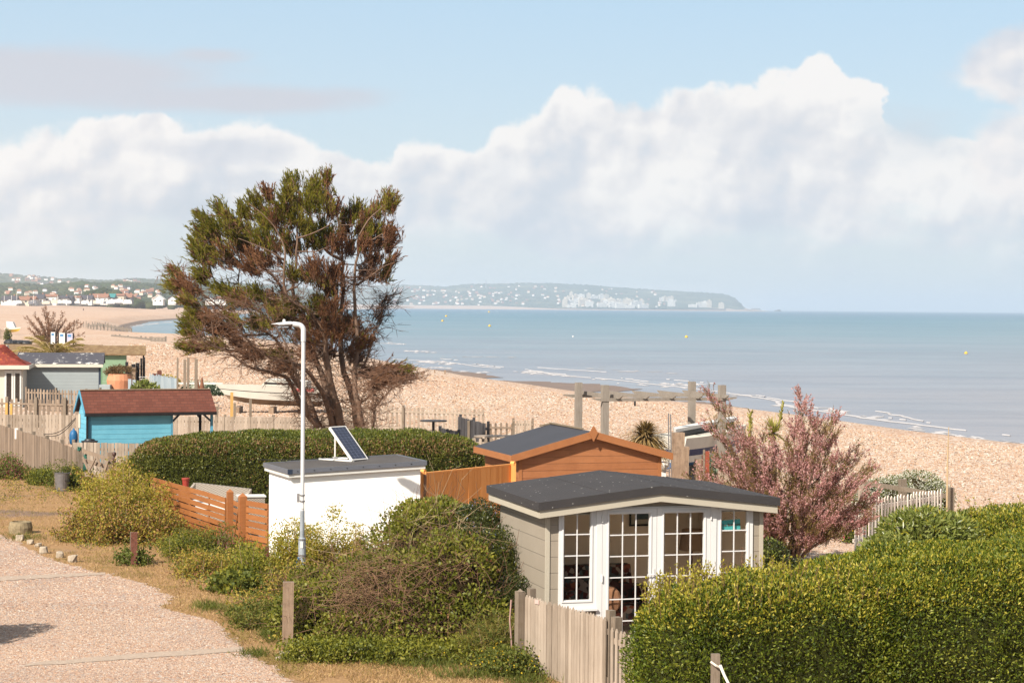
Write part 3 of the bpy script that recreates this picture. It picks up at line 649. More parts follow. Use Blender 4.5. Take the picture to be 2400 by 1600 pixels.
def band(px_top, px_bot):
    V = []; 
    for (a, b) in zip(px_top, px_bot): V += [tuple(PT(*a, .016)), tuple(PT(*b, .016))]
    V = [(x+random.uniform(-.02, .02), y+random.uniform(-.03, .03), z) for x, y, z in V]
    Fs = [(2*i, 2*i+1, 2*i+3, 2*i+2) for i in range(len(px_top)-1)]
    o = npmesh('concrete_band', V, Fs, M['concrete']); tag(o, kind='structure'); return o
N_ = 24
def interp(pts, x):
    return float(np.interp(x, [p[0] for p in pts], [p[1] for p in pts]))
t1 = [(-80,1351),(0,1350),(120,1345),(245,1340)]; b1 = [(-80,1362),(0,1360),(120,1353),(245,1345)]
xs_ = np.linspace(-80, 245, N_); band([(x, interp(t1, x)+random.uniform(-.8, .8)) for x in xs_], [(x, interp(b1, x)+random.uniform(-1, 1)) for x in xs_])
t1 = [(60,1553),(153,1545),(300,1532),(450,1521),(572,1514)]; b1 = [(60,1560),(153,1554),(300,1543),(450,1533),(572,1525)]
xs_ = np.linspace(60, 572, N_); band([(x, interp(t1, x)+random.uniform(-1, 1)) for x in xs_], [(x, interp(b1, x)+random.uniform(-1, 1)) for x in xs_])
# loose stones: real pebbles over the lane and the near half of the beach, too many to count
pyr = np.array([(1, .1, 0), (.1, 1, 0), (-1, -.1, 0), (-.1, -1, 0), (.1, .1, .8)], float); pyf = np.array([(0, 1, 4), (1, 2, 4), (2, 3, 4), (3, 0, 4)])
def inpoly(P, poly):
    x, y = P[:, 0], P[:, 1]; ins = np.zeros(len(P), bool); n = len(poly)
    for i in range(n):
        x1, y1 = poly[i][:2]; x2, y2 = poly[(i+1) % n][:2]; c_ = ((y1 > y) != (y2 > y)); xi = (x2-x1)*(y-y1)/(y2-y1+1e-12)+x1; ins ^= c_ & (x < xi)
    return ins
RCn = np.array(RC)
def cast(px, py, z=0.):
    L = np.stack([(px-CX)/F, (CY-py)/F, -np.ones(len(px))], 1)@RCn.T; t_ = (z-CAMH)/L[:, 2]; return np.stack([L[:, 0]*t_, L[:, 1]*t_, np.full(len(px), z)], 1)
def pebbles(name, P, s0, mat_, label):
    n = len(P); D = np.hypot(P[:, 0], P[:, 1]); sz = (s0*D*rng.uniform(.5, 1.5, n))[:, None, None]*rng.uniform(.65, 1.3, (n, 1, 3)); a = rng.uniform(0, 6.28, n); ca, sa = np.cos(a), np.sin(a)
    q = (pyr[None]+rng.normal(size=(n, 5, 3))*.16)*sz; x = q[..., 0]*ca[:, None]-q[..., 1]*sa[:, None]; y = q[..., 0]*sa[:, None]+q[..., 1]*ca[:, None]
    V = np.stack([x, y, q[..., 2]], 2)+P[:, None, :]; tag(npmesh(name, V.reshape(-1, 3), (np.arange(n)[:, None, None]*5+pyf[None]).reshape(-1, 3), mat_), label, 'pebbles', kind='stuff')
def f_peb(t):
    i = t.island(); P = t.pos(); b = t.noise(.05, 4, .6, P); c = t.ramp(i, [(0., col(110, 88, 76)), (.14, col(180, 140, 112)), (.42, col(214, 186, 162)), (.66, col(190, 148, 120)), (.86, col(232, 218, 204)), (1., col(176, 168, 162))])
    c = t.mix(t.maprange(b, .4, .62, 0., .35), c, col(196, 156, 128)); return {'Base Color': t.scalev(c, (.90, .895, .86)), 'Roughness': .85, 'Specular IOR Level': .2}
M['pebble'] = pbsdf('loose_pebbles', f_peb)
n_ = 190000; bx = rng.uniform(640, 2420, n_); by = rng.uniform(862, 1330, n_); ctop = np.interp(bx, [640, 1000, 1149, 1327, 1450, 1600, 1804, 2008, 2212, 2400], [850, 877, 896, 923, 934, 948, 975, 1005, 1031, 1048]); k = by > ctop
B_ = cast(bx[k], by[k]); B_[:, 2] = ground_z(B_[:, :2])-.005; pebbles('beach_pebbles', B_, .00046, M['pebble'], 'shingle stones of the beach beyond the gardens')
n_ = 60000; bx = rng.uniform(300, 900, n_); by = rng.uniform(806, 975, n_); B_ = cast(bx, by); B_[:, 2] = ground_z(B_[:, :2])-.005; pebbles('beach_pebbles', B_[shore(B_[:, :2]) > 16], .00044, M['pebble'], 'shingle stones of the beach behind the huts')
n_ = 120000; L_ = cast(rng.uniform(-60, 720, n_), rng.uniform(1236, 1640, n_)); L_ = L_[inpoly(L_, [(q[0]+random.uniform(-.05, .05), q[1]) for q in ep])]; L_[:, 2] = .007; pat = wob(L_*.9, .8, 3.); L_ = L_[(rng.uniform(size=len(L_)) < .8-.5*(pat > .25))]
pebbles('loose_pebbles', L_, .00033, M['pebble'], 'loose pink and cream pebbles of the lane')
# ================================================================ THE FAR SHORE
def ridge(name, prof, D0, D1, zb, mat_, nz, nx=220, nd=14, seed=0., sc_=.01):
    """a hillside rising from D0 to a crest at D1 whose skyline follows prof (picture columns and rows), falling beyond"""
    x0, x1 = prof[0][0], prof[-1][0]; V = []; px = np.linspace(x0, x1, nx); ds = np.linspace(0, 1.35, nd)
    for d in ds:
        D = D0+(D1-D0)*d
        for x in px:
            y = interp(prof, x); zt = PD(x, y, D1).z; k = math.sin(min(d, 1)*math.pi/2)**1.1 if d <= 1 else 1-(d-1)*2
            edge_ = min(1, (x-x0)/30., (x1-x)/30.) if True else 1
            X_ = (x-CX)/F*D; nn = mnoise.fractal(Vector((X_*sc_, D*sc_*.6, seed)), .7, 2.2, 5)
            V.append((X_, D, zb+(zt-zb)*max(k, -.2)+nn*nz*(.25+.75*min(d*2, 1))))
    Fs = np.array([(i*nx+j, i*nx+j+1, (i+1)*nx+j+1, (i+1)*nx+j) for i in range(nd-1) for j in range(nx-1)])
    return tag(npmesh(name, np.array(V), Fs, mat_, smooth=False), kind='structure'), (lambda x, D: (zb+(PD(x, interp(prof, x), D1).z-zb)*math.sin(min((D-D0)/(D1-D0), 1)*math.pi/2)**1.1))
farprof = [(380,690),(560,680),(700,677),(830,676),(900,668),(960,668),(1040,672),(1075,668),(1110,666),(1180,665),(1235,663),(1290,664.5),(1360,667),(1450,674),(1560,681),(1650,686),(1690,688),(1715,696),(1728,706),(1738,716),(1748,723),(1760,727)]
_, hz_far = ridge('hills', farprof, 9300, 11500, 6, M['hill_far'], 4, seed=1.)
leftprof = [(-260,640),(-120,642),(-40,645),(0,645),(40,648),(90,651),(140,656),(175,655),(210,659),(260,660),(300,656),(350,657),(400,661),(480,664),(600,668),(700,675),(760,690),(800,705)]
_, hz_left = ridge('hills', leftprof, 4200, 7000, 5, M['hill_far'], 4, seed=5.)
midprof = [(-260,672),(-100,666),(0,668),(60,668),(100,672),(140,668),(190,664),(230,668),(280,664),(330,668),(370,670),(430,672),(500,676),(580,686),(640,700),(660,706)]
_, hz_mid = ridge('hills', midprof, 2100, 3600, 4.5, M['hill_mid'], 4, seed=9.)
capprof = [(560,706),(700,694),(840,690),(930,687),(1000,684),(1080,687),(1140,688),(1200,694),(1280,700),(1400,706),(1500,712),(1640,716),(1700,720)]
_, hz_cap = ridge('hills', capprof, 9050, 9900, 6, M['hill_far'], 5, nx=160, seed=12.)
# woods on the near hill: too many crowns to count
ico = bpy.data.meshes.new('tmp'); import bmesh
bm = bmesh.new(); bmesh.ops.create_icosphere(bm, subdivisions=2, radius=1.); iv = np.array([v_.co for v_ in bm.verts]); ifc = np.array([[v_.index for v_ in f_.verts] for f_ in bm.faces]); bm.free()
bpy.data.meshes.remove(ico)
def crowns(name, items, mat_):
    P = np.array([i[:3] for i in items]); S = np.array([i[3] for i in items]); n = len(P)
    k = rng.integers(0, 12, n); base_ = np.array([iv*(1+.22*wob(iv*2.6, 1.4, s*1.7))[:, None] for s in range(12)])
    V = base_[k]*S[:, None, None]*np.array([1.15, 1.15, .85])+P[:, None, :]
    Fq = (np.arange(n)[:, None, None]*len(iv)+ifc[None]).reshape(-1, 3)
    return npmesh(name, V.reshape(-1, 3), Fq, mat_)
it = []
for _ in range(1500):
    x = random.uniform(-200, 630); D = random.uniform(2150, 3580); it.append(((x-CX)/F*D, D, hz_mid(x, D)-1.5, random.uniform(3.5, 6.5)))
for _ in range(620):
    x = random.gauss(240, 60); D = random.uniform(1650, 2050); it.append(((x-CX)/F*D, D, random.uniform(3, 6+max(0, 12-abs(x-240)*.12)), random.uniform(2.5, 4.5)))
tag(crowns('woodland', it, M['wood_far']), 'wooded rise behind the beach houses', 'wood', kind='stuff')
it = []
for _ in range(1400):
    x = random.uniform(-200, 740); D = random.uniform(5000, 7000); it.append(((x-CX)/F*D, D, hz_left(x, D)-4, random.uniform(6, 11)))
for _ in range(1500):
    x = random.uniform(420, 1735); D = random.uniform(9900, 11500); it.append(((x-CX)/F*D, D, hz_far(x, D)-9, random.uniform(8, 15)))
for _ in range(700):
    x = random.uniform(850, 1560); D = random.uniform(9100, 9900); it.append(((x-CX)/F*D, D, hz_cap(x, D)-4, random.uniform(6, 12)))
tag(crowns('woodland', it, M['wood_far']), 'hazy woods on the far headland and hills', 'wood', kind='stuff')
# houses
M['h_white'] = plain('far_white_render', col(232, 228, 222, .72), .8, .03, .1); M['h_cream'] = plain('far_cream_render', col(214, 200, 180, .72), .8, .05, .1)
M['h_brick'] = plain('far_brick', col(160, 112, 92), .8, .1, .1); M['h_slate'] = plain('slate_roof', col(72, 70, 78), .7, .12, .3); M['h_red'] = plain('red_tile_roof', col(148, 106, 86), .8, .15, .3)
M['h_green'] = plain('teal_roof', col(52, 132, 132), .7, .05, .3); M['h_win'] = plain('dark_window', col(60, 66, 76), .3, .1, 1); M['h_grey'] = plain('far_grey_boards', col(120, 122, 130), .8, .1, .2)
def house_mesh(W_, L_, H_, Rh, mats, hip=False):
    V = [(-W_/2,-L_/2,0),(W_/2,-L_/2,0),(W_/2,L_/2,0),(-W_/2,L_/2,0),(-W_/2,-L_/2,H_),(W_/2,-L_/2,H_),(W_/2,L_/2,H_),(-W_/2,L_/2,H_)]
    k = .3 if hip else 0
    V += [(-W_/2*(1-k), 0, H_+Rh), (W_/2*(1-k), 0, H_+Rh)]
    Fs = [(0,1,5,4),(1,2,6,5),(2,3,7,6),(3,0,4,7),(4,5,9,8),(6,7,8,9),(5,6,9),(7,4,8)]; mi = [0,0,0,0,1,1,1 if hip else 0,1 if hip else 0]
    me = bpy.data.meshes.new('house'); me.from_pydata(V, [], Fs); [me.materials.append(m_) for m_ in mats]; me.polygons.foreach_set('material_index', mi); return me
protos = [house_mesh(11, 8, 5.2, 3.2, (M[a], M[b]), h_) for a, b, h_ in [('h_white','h_red',False),('h_white','h_slate',True),('h_brick','h_red',False),('h_cream','h_red',True),('h_brick','h_slate',False),('h_white','h_red',True)]]
def put(me, name, x, D, z, s, rz, label, cat, group):
    o = bpy.data.objects.new(name, me); link(o); o.location = ((x-CX)/F*D, D, z-.5); o.scale = (s, s, s*random.uniform(.9, 1.2)); o.rotation_euler = (0, 0, rz); tag(o, label, cat, group); return o
for _ in range(70):                              # behind the trees on the near hill
    cx_, dm = random.choice([(50, 2500), (90, 2350), (185, 2500), (330, 2450), (340, 2650), (345, 2300), (300, 2500), (215, 2600), (460, 2500), (520, 2500)])
    x = random.gauss(cx_, 26); D = dm+random.uniform(-120, 120); z = hz_mid(x, D)
    put(random.choice(protos), 'house', x, D, z+3, .48, random.uniform(-.6, .6), 'small far house among the trees on the near wooded hill', 'house', 'houses on the near wooded hill')
for _ in range(36):
    x = random.choice([random.gauss(95, 40), random.gauss(310, 20), random.gauss(60, 30)]); D = random.uniform(5000, 5800); z = hz_left(x, D)
    put(random.choice(protos), 'house', x, D, z+6, .95, random.uniform(-.6, .6), 'tiny far house on the hazy hill at the left', 'house', 'houses on the hazy left hill')
for _ in range(190):                             # the town across the bay
    x = random.choice([random.uniform(930, 1450), random.gauss(1000, 60), random.gauss(1150, 90), random.uniform(1300, 1560)])
    x = min(max(x, 925), 1600); D = random.uniform(9080, 9500) if random.random() < .6 else random.uniform(9500, 10600)
    z = max(hz_cap(x, D) if D < 9900 else 0, hz_far(x, D) if D > 9300 else 0)
    put(random.choice(protos), 'house', x, D, z+6, random.uniform(.8, 1.3), random.uniform(-.6, .6), 'tiny far house in the town across the bay', 'house', 'houses of the town across the bay')
def block(Wd, Hh, L_, mat_, rows):
    m = MB(); m.m = 0; m.obox((-Wd/2, -L_/2, 0), (Wd, 0, 0), (0, L_, 0), (0, 0, Hh)); m.m = 1
    for r_ in range(rows):
        z = Hh*(r_+.35)/rows; m.obox((-Wd/2*.94, -L_/2-.3, z), (Wd*.94, 0, 0), (0, .25, 0), (0, 0, Hh/rows*.38))
    m.m = 0; m.obox((-Wd*.15, -L_*.3, Hh), (Wd*.3, 0, 0), (0, L_*.4, 0), (0, 0, Hh*.12))
    me = bpy.data.meshes.new('apartment_block'); me.from_pydata(m.v, [], m.f); me.materials.append(mat_); me.materials.append(M['h_win']); me.polygons.foreach_set('material_index', m.mi); return me
bl = [block(34, 26, 18, M['h_white'], 7), block(22, 36, 20, M['h_cream'], 9), block(50, 20, 18, M['h_white'], 5), block(28, 30, 18, M['h_cream'], 8), block(40, 15, 16, M['h_white'], 4)]
for _ in range(46):
    x = random.choice([random.uniform(1318, 1380), random.uniform(1400, 1510), random.uniform(1330, 1520), random.uniform(1560, 1735)])
    D = random.uniform(9080, 9400); z = hz_cap(min(x, 1690), D)
    put(random.choice(bl), 'apartment_block', x, D, z, random.uniform(.8, 1.15), random.uniform(-.4, .4), 'pale far apartment block along the far seafront', 'apartment block', 'apartment blocks along the far seafront')
for i in range(16):
    x = random.choice([random.uniform(1320, 1420), random.uniform(1540, 1580)]); D = 9850; put(bl[i % 5], 'apartment_block', x, D, hz_cap(x, D)+12, .8, random.uniform(-.3, .3), 'pale far block standing on the slope above the seafront', 'apartment block', 'blocks on the slope above the seafront')
# the pier
pr_ = thing('pier', 'long low hazy pier on thin legs beyond the far town', 'pier', ((1745-CX)/F*9150, 9150, SEA)); m = MB()
xa, xb = (1686-CX)/F*9150, (1784-CX)/F*9150
m.obox((xa, 9140, 4.2), (xb-xa, 0, 0), (0, 16, 0), (0, 0, 2.0)); m.build('deck', M['h_grey'], pr_); m = MB()
for k in range(26): xx = xa+(xb-xa)*(k+.5)/26; m.obox((xx-.9, 9146, SEA-2), (1.8, 0, 0), (0, 1.8, 0), (0, 0, 7)); 
m.build('legs', M['h_grey'], pr_); m = MB(); m.obox((xb-46, 9142, 6.2), (40, 0, 0), (0, 14, 0), (0, 0, 5)); m.build('pavilion', M['h_grey'], pr_)
o = single(MB().obox(((1815-CX)/F*9300, 9300, SEA), (30, 0, 0), (0, 8, 0), (0, 0, 7)).obox(((1822-CX)/F*9300, 9300, SEA), (12, 0, 0), (0, 8, 0), (0, 0, 10)), 'breakwater', M['h_grey'], 'low hazy breakwater end right of the far pier', 'breakwater', ((1815-CX)/F*9300, 9300, SEA))
x_, D_ = 1138, 10500; o = single(MB().tube([((x_-CX)/F*D_, D_, 90), ((x_-CX)/F*D_, D_, 150)], [3.2, 1.2], 6), 'mast', M['h_grey'], 'thin radio mast on the skyline of the far hill', 'mast', ((x_-CX)/F*D_, D_, 90))
# the row of houses behind the left beach
def bhouse(x0, x1, ytop, yeave, ybase, wall, roof, label, D=1400, gable=False, wins=True, front=0.):
    xc = (x0+x1)/2; base = PD(xc, ybase, D); W_ = (x1-x0)/F*D; He = (ybase-yeave)/F*D; Ht = (ybase-ytop)/F*D; L_ = 9.
    t = thing('beach_house', label, 'house', tuple(base), 'houses lining the far beach'); x_ = base.x; y_ = base.y; z_ = base.z
    m = MB(); m.obox((x_-W_/2, y_, z_-2), (W_, 0, 0), (0, L_, 0), (0, 0, He+2))
    if gable: m.prism([(x_-W_/2, y_, z_+He), (x_+W_/2, y_, z_+He), (x_, y_, z_+Ht)], (0, L_, 0))
    m.build('wall', wall, t); m = MB()
    if gable:
        for s_ in (-1, 1): m.prism([(x_, y_-.6, z_+Ht+.5), (x_+s_*(W_/2+.8), y_-.6, z_+He), (x_+s_*(W_/2+.8), y_-.6, z_+He-.45), (x_, y_-.6, z_+Ht)], (0, L_+1.2, 0))
    else: m.prism([(x_-W_/2-.3, y_-.7, z_+He), (x_-W_/2-.3, y_+L_/2, z_+Ht), (x_-W_/2-.3, y_+L_+.7, z_+He)], (W_+.6, 0, 0))
    rf = m.build('roof', roof, t)
    if not gable and W_ > 6: MB().obox((x_+W_*.22, y_+L_/2, z_+Ht-1), (.9, 0, 0), (0, .9, 0), (0, 0, 1.9)).build('chimney', M['h_brick'], rf)
    if wins:
        n = max(1, int(W_/3.2))
        for k in range(n):
            wx = x_-W_/2+W_*(k+.5)/n; MB().obox((wx-.65, y_-.06, z_+He*.35), (1.3, 0, 0), (0, .1, 0), (0, 0, min(1.3, He*.4))).build('window', M['h_win'], t)
    return t
S_, Rd, Wh, Cm = M['h_slate'], M['h_red'], M['h_white'], M['h_cream']
hs = [(2,38,693,704,711,Wh,S_,'low white house with a dark roof at the far left of the beach row'),(38,68,694,703,711,Cm,Rd,'low house with an orange roof beside the tall pole'),(66,82,694,702,710,Wh,Rd,'narrow house with a bright orange roof left of the steep dark roof'),
 (80,101,689,700,710,Wh,S_,'house with a tall steep dark slate roof beside the long orange roof'),(102,132,689,695,709,Wh,Rd,'broad white house under a long orange tiled roof'),(136,157,693,699,709,Wh,S_,'small white house with a dark roof right of the broad orange roof'),
 (155,168,692,700,709,M['h_grey'],S_,'narrow dark grey house squeezed between white houses'),(168,186,693,697,709,Wh,Rd,'low white bungalow with a thin red roof edge'),(184,215,691,701,709,Wh,S_,'wide white house with a broad grey roof in the middle of the row'),
 (215,252,688,697,708,Wh,Rd,'large house with a long brown-red roof and white gable'),(253,268,688,697,708,M['h_grey'],M['h_green'],'house with a bright teal green roof'),(270,290,688,693,707,Cm,Rd,'cream house with an orange roof right of the teal roof'),(289,308,688,697,707,M['h_grey'],Rd,'grey boarded house at the right end of the orange roofs')]
for k, h in enumerate(hs): bhouse(*h, D=1400+k*9)
bhouse(358, 382, 692, 701, 709, Wh, Wh, 'white gabled chalet standing alone on the beach edge', 1500, True)
bhouse(394, 412, 694, 701, 708, Wh, S_, 'white low chalet just left of the cypress tree', 1500, True)
bhouse(412, 432, 692, 700, 708, Cm, Rd, 'cream chalet with red roof half behind the cypress branches', 1520)
bhouse(505, 530, 694, 700, 709, Wh, Rd, 'white house with red roof seen through the cypress branches', 1540)
bhouse(480, 502, 696, 702, 709, Wh, S_, 'white house with dark roof seen through the cypress branches', 1540, True)
for k in range(34):                              # garden walls, porches and sheds in front of the row
    x = random.uniform(0, 320); D = random.uniform(1330, 1390); p = PD(x, 712+random.uniform(-1.5, 2)-x*.006, D); w_ = random.uniform(2, 6); h_ = random.uniform(1, 2.2)
    single(MB().obox(p, (w_, 0, 0), (0, 2, 0), (0, 0, h_)).prism([p+Vector((0, 0, h_)), p+Vector((w_, 0, h_)), p+Vector((w_/2, 0, h_+.7))], (0, 2, 0)), 'garden_shed', random.choice([Wh, Wh, Cm, M['h_grey']]), 'tiny pale shed or porch in front of the beach houses', 'shed', tuple(p), 'sheds in front of the beach houses')
for x, yt in [(10, 693), (39.5, 686), (27, 692), (79, 692), (135, 692), (178, 692), (229, 691), (205, 693)]:
    p = PD(x, 711, 1340); q = PD(x, yt, 1340); single(MB().tube([p, q], .16, 6), 'flagpole', Wh, 'thin pole in front of the beach houses', 'pole', tuple(p), 'poles in front of the beach houses')
# ================================================================ NEAR BUILDINGS
Z3 = Vector((0, 0, 1))
def axes(th_deg):
    a = R(th_deg); return Vector((math.cos(a), math.sin(a), 0)), Vector((-math.sin(a), math.cos(a), 0))
# ---------------- the summerhouse
fd, dd = axes(16.0); nd = -dd
D0 = 30.3
O = PD(1284.8, 800, D0); O.z = 0
Ws = along(O, fd, 1786.5, 1.8); Ls = along(O, dd, 1172.6, 1.8)
SH = thing('summerhouse', 'greige boarded summerhouse with white glazed doors and dark felt roof beside the big hedge', 'summerhouse', tuple(O))
def fp(s, d, z): return O+fd*s+dd*d+Z3*z     # s along the front, d into the house
ze = 2.16                                    # wall top at the eaves
rise = .20; mid = Ws/2
fx = lambda px, z=1.5: along(O, fd, px, z)
xs_ = {k: fx(v) for k, v in dict(f0=1308.7, f1=1763, gl0=1321, gl1=1382.5, m1=1396, m1b=1410, d1a=1410, g1a=1426.5, g1b=1520, dm=1537, g2a=1555, g2b=1647.3, d2b=1663, rw0=1677, gr0=1689.5, gr1=1748.5).items()}
zr = lambda px, y: zat(O+fd*fx(px), y)
ztop = zr(1400, 1189); zgt = zr(1350, 1199)
# walls: thin boarded skins round a real room
tw = .06
m = MB()
m.obox(fp(0, 0, .05), dd*Ls, fd*tw, Z3*(ze-.05))                                   # left
m.obox(fp(Ws-tw, 0, .05), dd*Ls, fd*tw, Z3*(ze-.05))                               # right
m.prism([fp(tw, Ls-tw, .05), fp(Ws-tw, Ls-tw, .05), fp(Ws-tw, Ls-tw, ze), fp(mid, Ls-tw, ze+rise), fp(tw, Ls-tw, ze)], dd*tw)
m.obox(fp(tw, .002, .05), fd*(xs_['f0']-tw), dd*tw, Z3*(ze-.05)); m.obox(fp(xs_['f1'], .002, .05), fd*(Ws-tw-xs_['f1']), dd*tw, Z3*(ze-.05))
m.prism([fp(xs_['f0'], .002, ztop), fp(xs_['f1'], .002, ztop), fp(xs_['f1'], .002, ze), fp(mid, .002, ze+rise), fp(xs_['f0'], .002, ze)], dd*tw)
zs = zr(1360, 1425)
m.obox(fp(xs_['f0'], .002, .05), fd*(xs_['m1b']-xs_['f0']), dd*tw, Z3*(zs-.05)); m.obox(fp(xs_['d2b'], .002, .05), fd*(xs_['f1']-xs_['d2b']), dd*tw, Z3*(zs-.05))
wall = m.build('wall', M['house_siding'], SH)
for s_ in (-.012, Ws-.05): MB().obox(fp(s_, -.014, .04), fd*.062, dd*.05, Z3*(ze-.06)).build('corner_trim', M['house_trim'], SH)
MB().obox(fp(-.05, -.05, -.02), fd*(Ws+.1), dd*(Ls+.1), Z3*.07).build('base', M['concrete'], SH)
# room inside
m = MB(); i_ = .012
m.obox(fp(tw+i_, Ls-tw-.03, .1), fd*(Ws-2*tw-2*i_), dd*.02, Z3*(ze-.1)); m.obox(fp(tw+i_, tw+.02, .1), fd*.02, dd*(Ls-2*tw-.06), Z3*(ze-.1)); m.obox(fp(Ws-tw-.02-i_, tw+.02, .1), fd*.02, dd*(Ls-2*tw-.06), Z3*(ze-.1))
m.build('inner_wall', M['room'], SH)
MB().obox(fp(tw+.004, .08, ze-.03), fd*(Ws-2*tw-.008), dd*(Ls-.16), Z3*.02).build('ceiling', M['white_paint'], SH)
MB().obox(fp(tw, tw, .055), fd*(Ws-2*tw), dd*(Ls-2*tw), Z3*.03).build('room_floor', M['room_floor'], SH)
# roof: felt in two slopes, thick turned-down edge, boarded fascia
oh, ohb, ohs = .20, .12, .17
def roofprism(z0, z1, ov, ovs, d0, d1):
    k = rise/mid
    a = [fp(-ovs, d0, ze+z0-k*ovs), fp(mid, d0, ze+rise+z0), fp(Ws+ovs, d0, ze+z0-k*ovs), fp(Ws+ovs, d0, ze+z1-k*ovs), fp(mid, d0, ze+rise+z1), fp(-ovs, d0, ze+z1-k*ovs)]
    return a
m = MB(); fe = .155; 
for sgn in (0, 1):
    k = rise/mid
    def rp(s, d, z): return fp(s, d, ze+rise*(1-abs(s-mid)/mid)+z)
    a, b = (-ohs-.03, mid) if sgn == 0 else (mid, Ws+ohs+.03)
    m.prism([rp(a, -oh-.03, .10), rp(b, -oh-.03, .10), rp(b, -oh-.03, .225), rp(a, -oh-.03, .225)], dd*(Ls+oh+ohb+.06))
roof = m.build('roof', M['felt'], SH)
def rp(s, d, z): return fp(s, d, ze+rise*(1-abs(s-mid)/mid)+z)
m = MB()
for a, b in ((-ohs, mid), (mid, Ws+ohs)): m.prism([rp(a, -oh, -.022), rp(b, -oh, -.022), rp(b, -oh, .099), rp(a, -oh, .099)], dd*.022)
for s_ in (-ohs, Ws+ohs-.022): m.prism([rp(s_, -oh+.022, -.022), rp(s_, Ls+ohb, -.022), rp(s_, Ls+ohb, .099), rp(s_, -oh+.022, .099)], fd*.022)
m.build('fascia', M['house_trim'], SH)
m = MB()
for a, b in ((-ohs, mid), (mid, Ws+ohs)): m.prism([rp(a+.0, -oh+.024, .06), rp(b, -oh+.024, .06), rp(b, -oh+.024, .097), rp(a, -oh+.024, .097)], dd*(Ls+ohb+oh-.05))
m.build('soffit', M['house_trim'], SH)
for a in (.9, 2.05, 2.9): MB().prism([rp(a, -oh-.034, .2255), rp(a+.012, -oh-.034, .2255), rp(a+.012, -oh-.034, .2305), rp(a, -oh-.034, .2305)], dd*(Ls+oh+ohb+.066)).build('felt_seam', M['felt'], roof)
# glazing
def glazed(parent, name, a, b, z0, z1, ga, gb, gz0, gz1, ncol, rows, d=-.02, th=.05, mw=.017):
    m = MB()
    m.obox(fp(a, d, z0), fd*(ga-a), dd*th, Z3*(z1-z0)); m.obox(fp(gb, d, z0), fd*(b-gb), dd*th, Z3*(z1-z0))
    m.obox(fp(ga, d, z0), fd*(gb-ga), dd*th, Z3*(gz0-z0)); m.obox(fp(ga, d, gz1), fd*(gb-ga), dd*th, Z3*(z1-gz1))
    e = .012                                                                      # bead round the glass, a little proud
    m.obox(fp(ga-.035, d-e, gz0-.035), fd*.022, dd*e, Z3*(gz1-gz0+.07)); m.obox(fp(gb+.013, d-e, gz0-.035), fd*.022, dd*e, Z3*(gz1-gz0+.07))
    m.obox(fp(ga-.013, d-e, gz1+.013), fd*(gb-ga+.026), dd*e, Z3*.022); m.obox(fp(ga-.013, d-e, gz0-.035), fd*(gb-ga+.026), dd*e, Z3*.022)
    f_ = m.build(name, M['white_pvc'], parent)
    MB().obox(fp(ga, d+.022, gz0), fd*(gb-ga), dd*.006, Z3*(gz1-gz0)).build('glass', M['glass'], f_)
    m = MB()
    for k in range(1, ncol): s_ = ga+(gb-ga)*k/ncol; m.obox(fp(s_-mw/2, d+.008, gz0), fd*mw, dd*.012, Z3*(gz1-gz0))
    for zz in rows: m.obox(fp(ga, d+.0095, zz-mw/2), fd*(gb-ga), dd*.009, Z3*mw)
    m.build('glazing_bars', M['white_pvc'], f_); return f_
rz = [zr(1350, y) for y in (1251.7, 1301.5, 1352)]
glazed(SH, 'window', xs_['f0'], xs_['m1'], zs, ztop, xs_['gl0'], xs_['gl1'], zr(1350, 1405), zgt, 2, rz)
rdz = [zr(1470, y) for y in (1252.4, 1302.2, 1351.7, 1402.5, 1453.4)]; zb = rdz[-1]-(rdz[-2]-rdz[-1]); zt1 = zr(1470, 1203.3)
ztd = ztop-.02
d1 = glazed(SH, 'door', xs_['d1a'], xs_['dm'], .07, ztd, xs_['g1a'], xs_['g1b'], zb, zt1, 3, rdz, d=-.03)
d2 = glazed(SH, 'door', xs_['dm']+.006, xs_['d2b'], .07, ztd, xs_['g2a'], xs_['g2b'], zb, zt1, 3, rdz, d=-.03)
glazed(SH, 'window', xs_['rw0'], xs_['f1'], zs, ztop, xs_['gr0'], xs_['gr1'], zr(1720, 1405), zr(1720, 1194.6), 2, [z_+.004 for z_ in rz])
m = MB(); m.obox(fp(xs_['m1'], -.035, .07), fd*(xs_['m1b']-xs_['m1']-.003), dd*.06, Z3*(ztop-.07)); m.obox(fp(xs_['d2b']+.003, -.035, .07), fd*(xs_['rw0']-xs_['d2b']-.003), dd*.06, Z3*(ztop-.07))
m.obox(fp(xs_['m1b'], -.018, ztd+.002), fd*(xs_['d2b']-xs_['m1b']), dd*.05, Z3*(ztop-ztd-.002)); m.build('door_frame', M['white_pvc'], SH)
m = MB(); m.obox(fp(xs_['f0']-.02, -.085, zs-.03), fd*(xs_['m1']-xs_['f0']+.03), dd*.08, Z3*.032); m.build('window_sill', M['white_pvc'], SH)
for s_, sg in ((xs_['dm']-.045, -1), (xs_['dm']+.05, 1)):
    m = MB(); hz_ = zr(1520, 1345); m.obox(fp(s_-.014, -.042, hz_-.11), fd*.028, dd*.010, Z3*.2); m.tube([fp(s_, -.042, hz_), fp(s_, -.075, hz_)], .009, 6); m.tube([fp(s_, -.075, hz_), fp(s_+sg*.12, -.078, hz_)], .009, 6)
    m.build('handle', M['white_pvc'], d1 if sg < 0 else d2)
for s_, pp in ((xs_['m1b']-.004, d1), (xs_['d2b']+.004, d2)):
    for zz in (zr(1410, 1215), zr(1410, 1355)): MB().tube([fp(s_, -.048, zz-.05), fp(s_, -.048, zz+.06)], .012, 8).build('hinge', M['white_pvc'], pp)
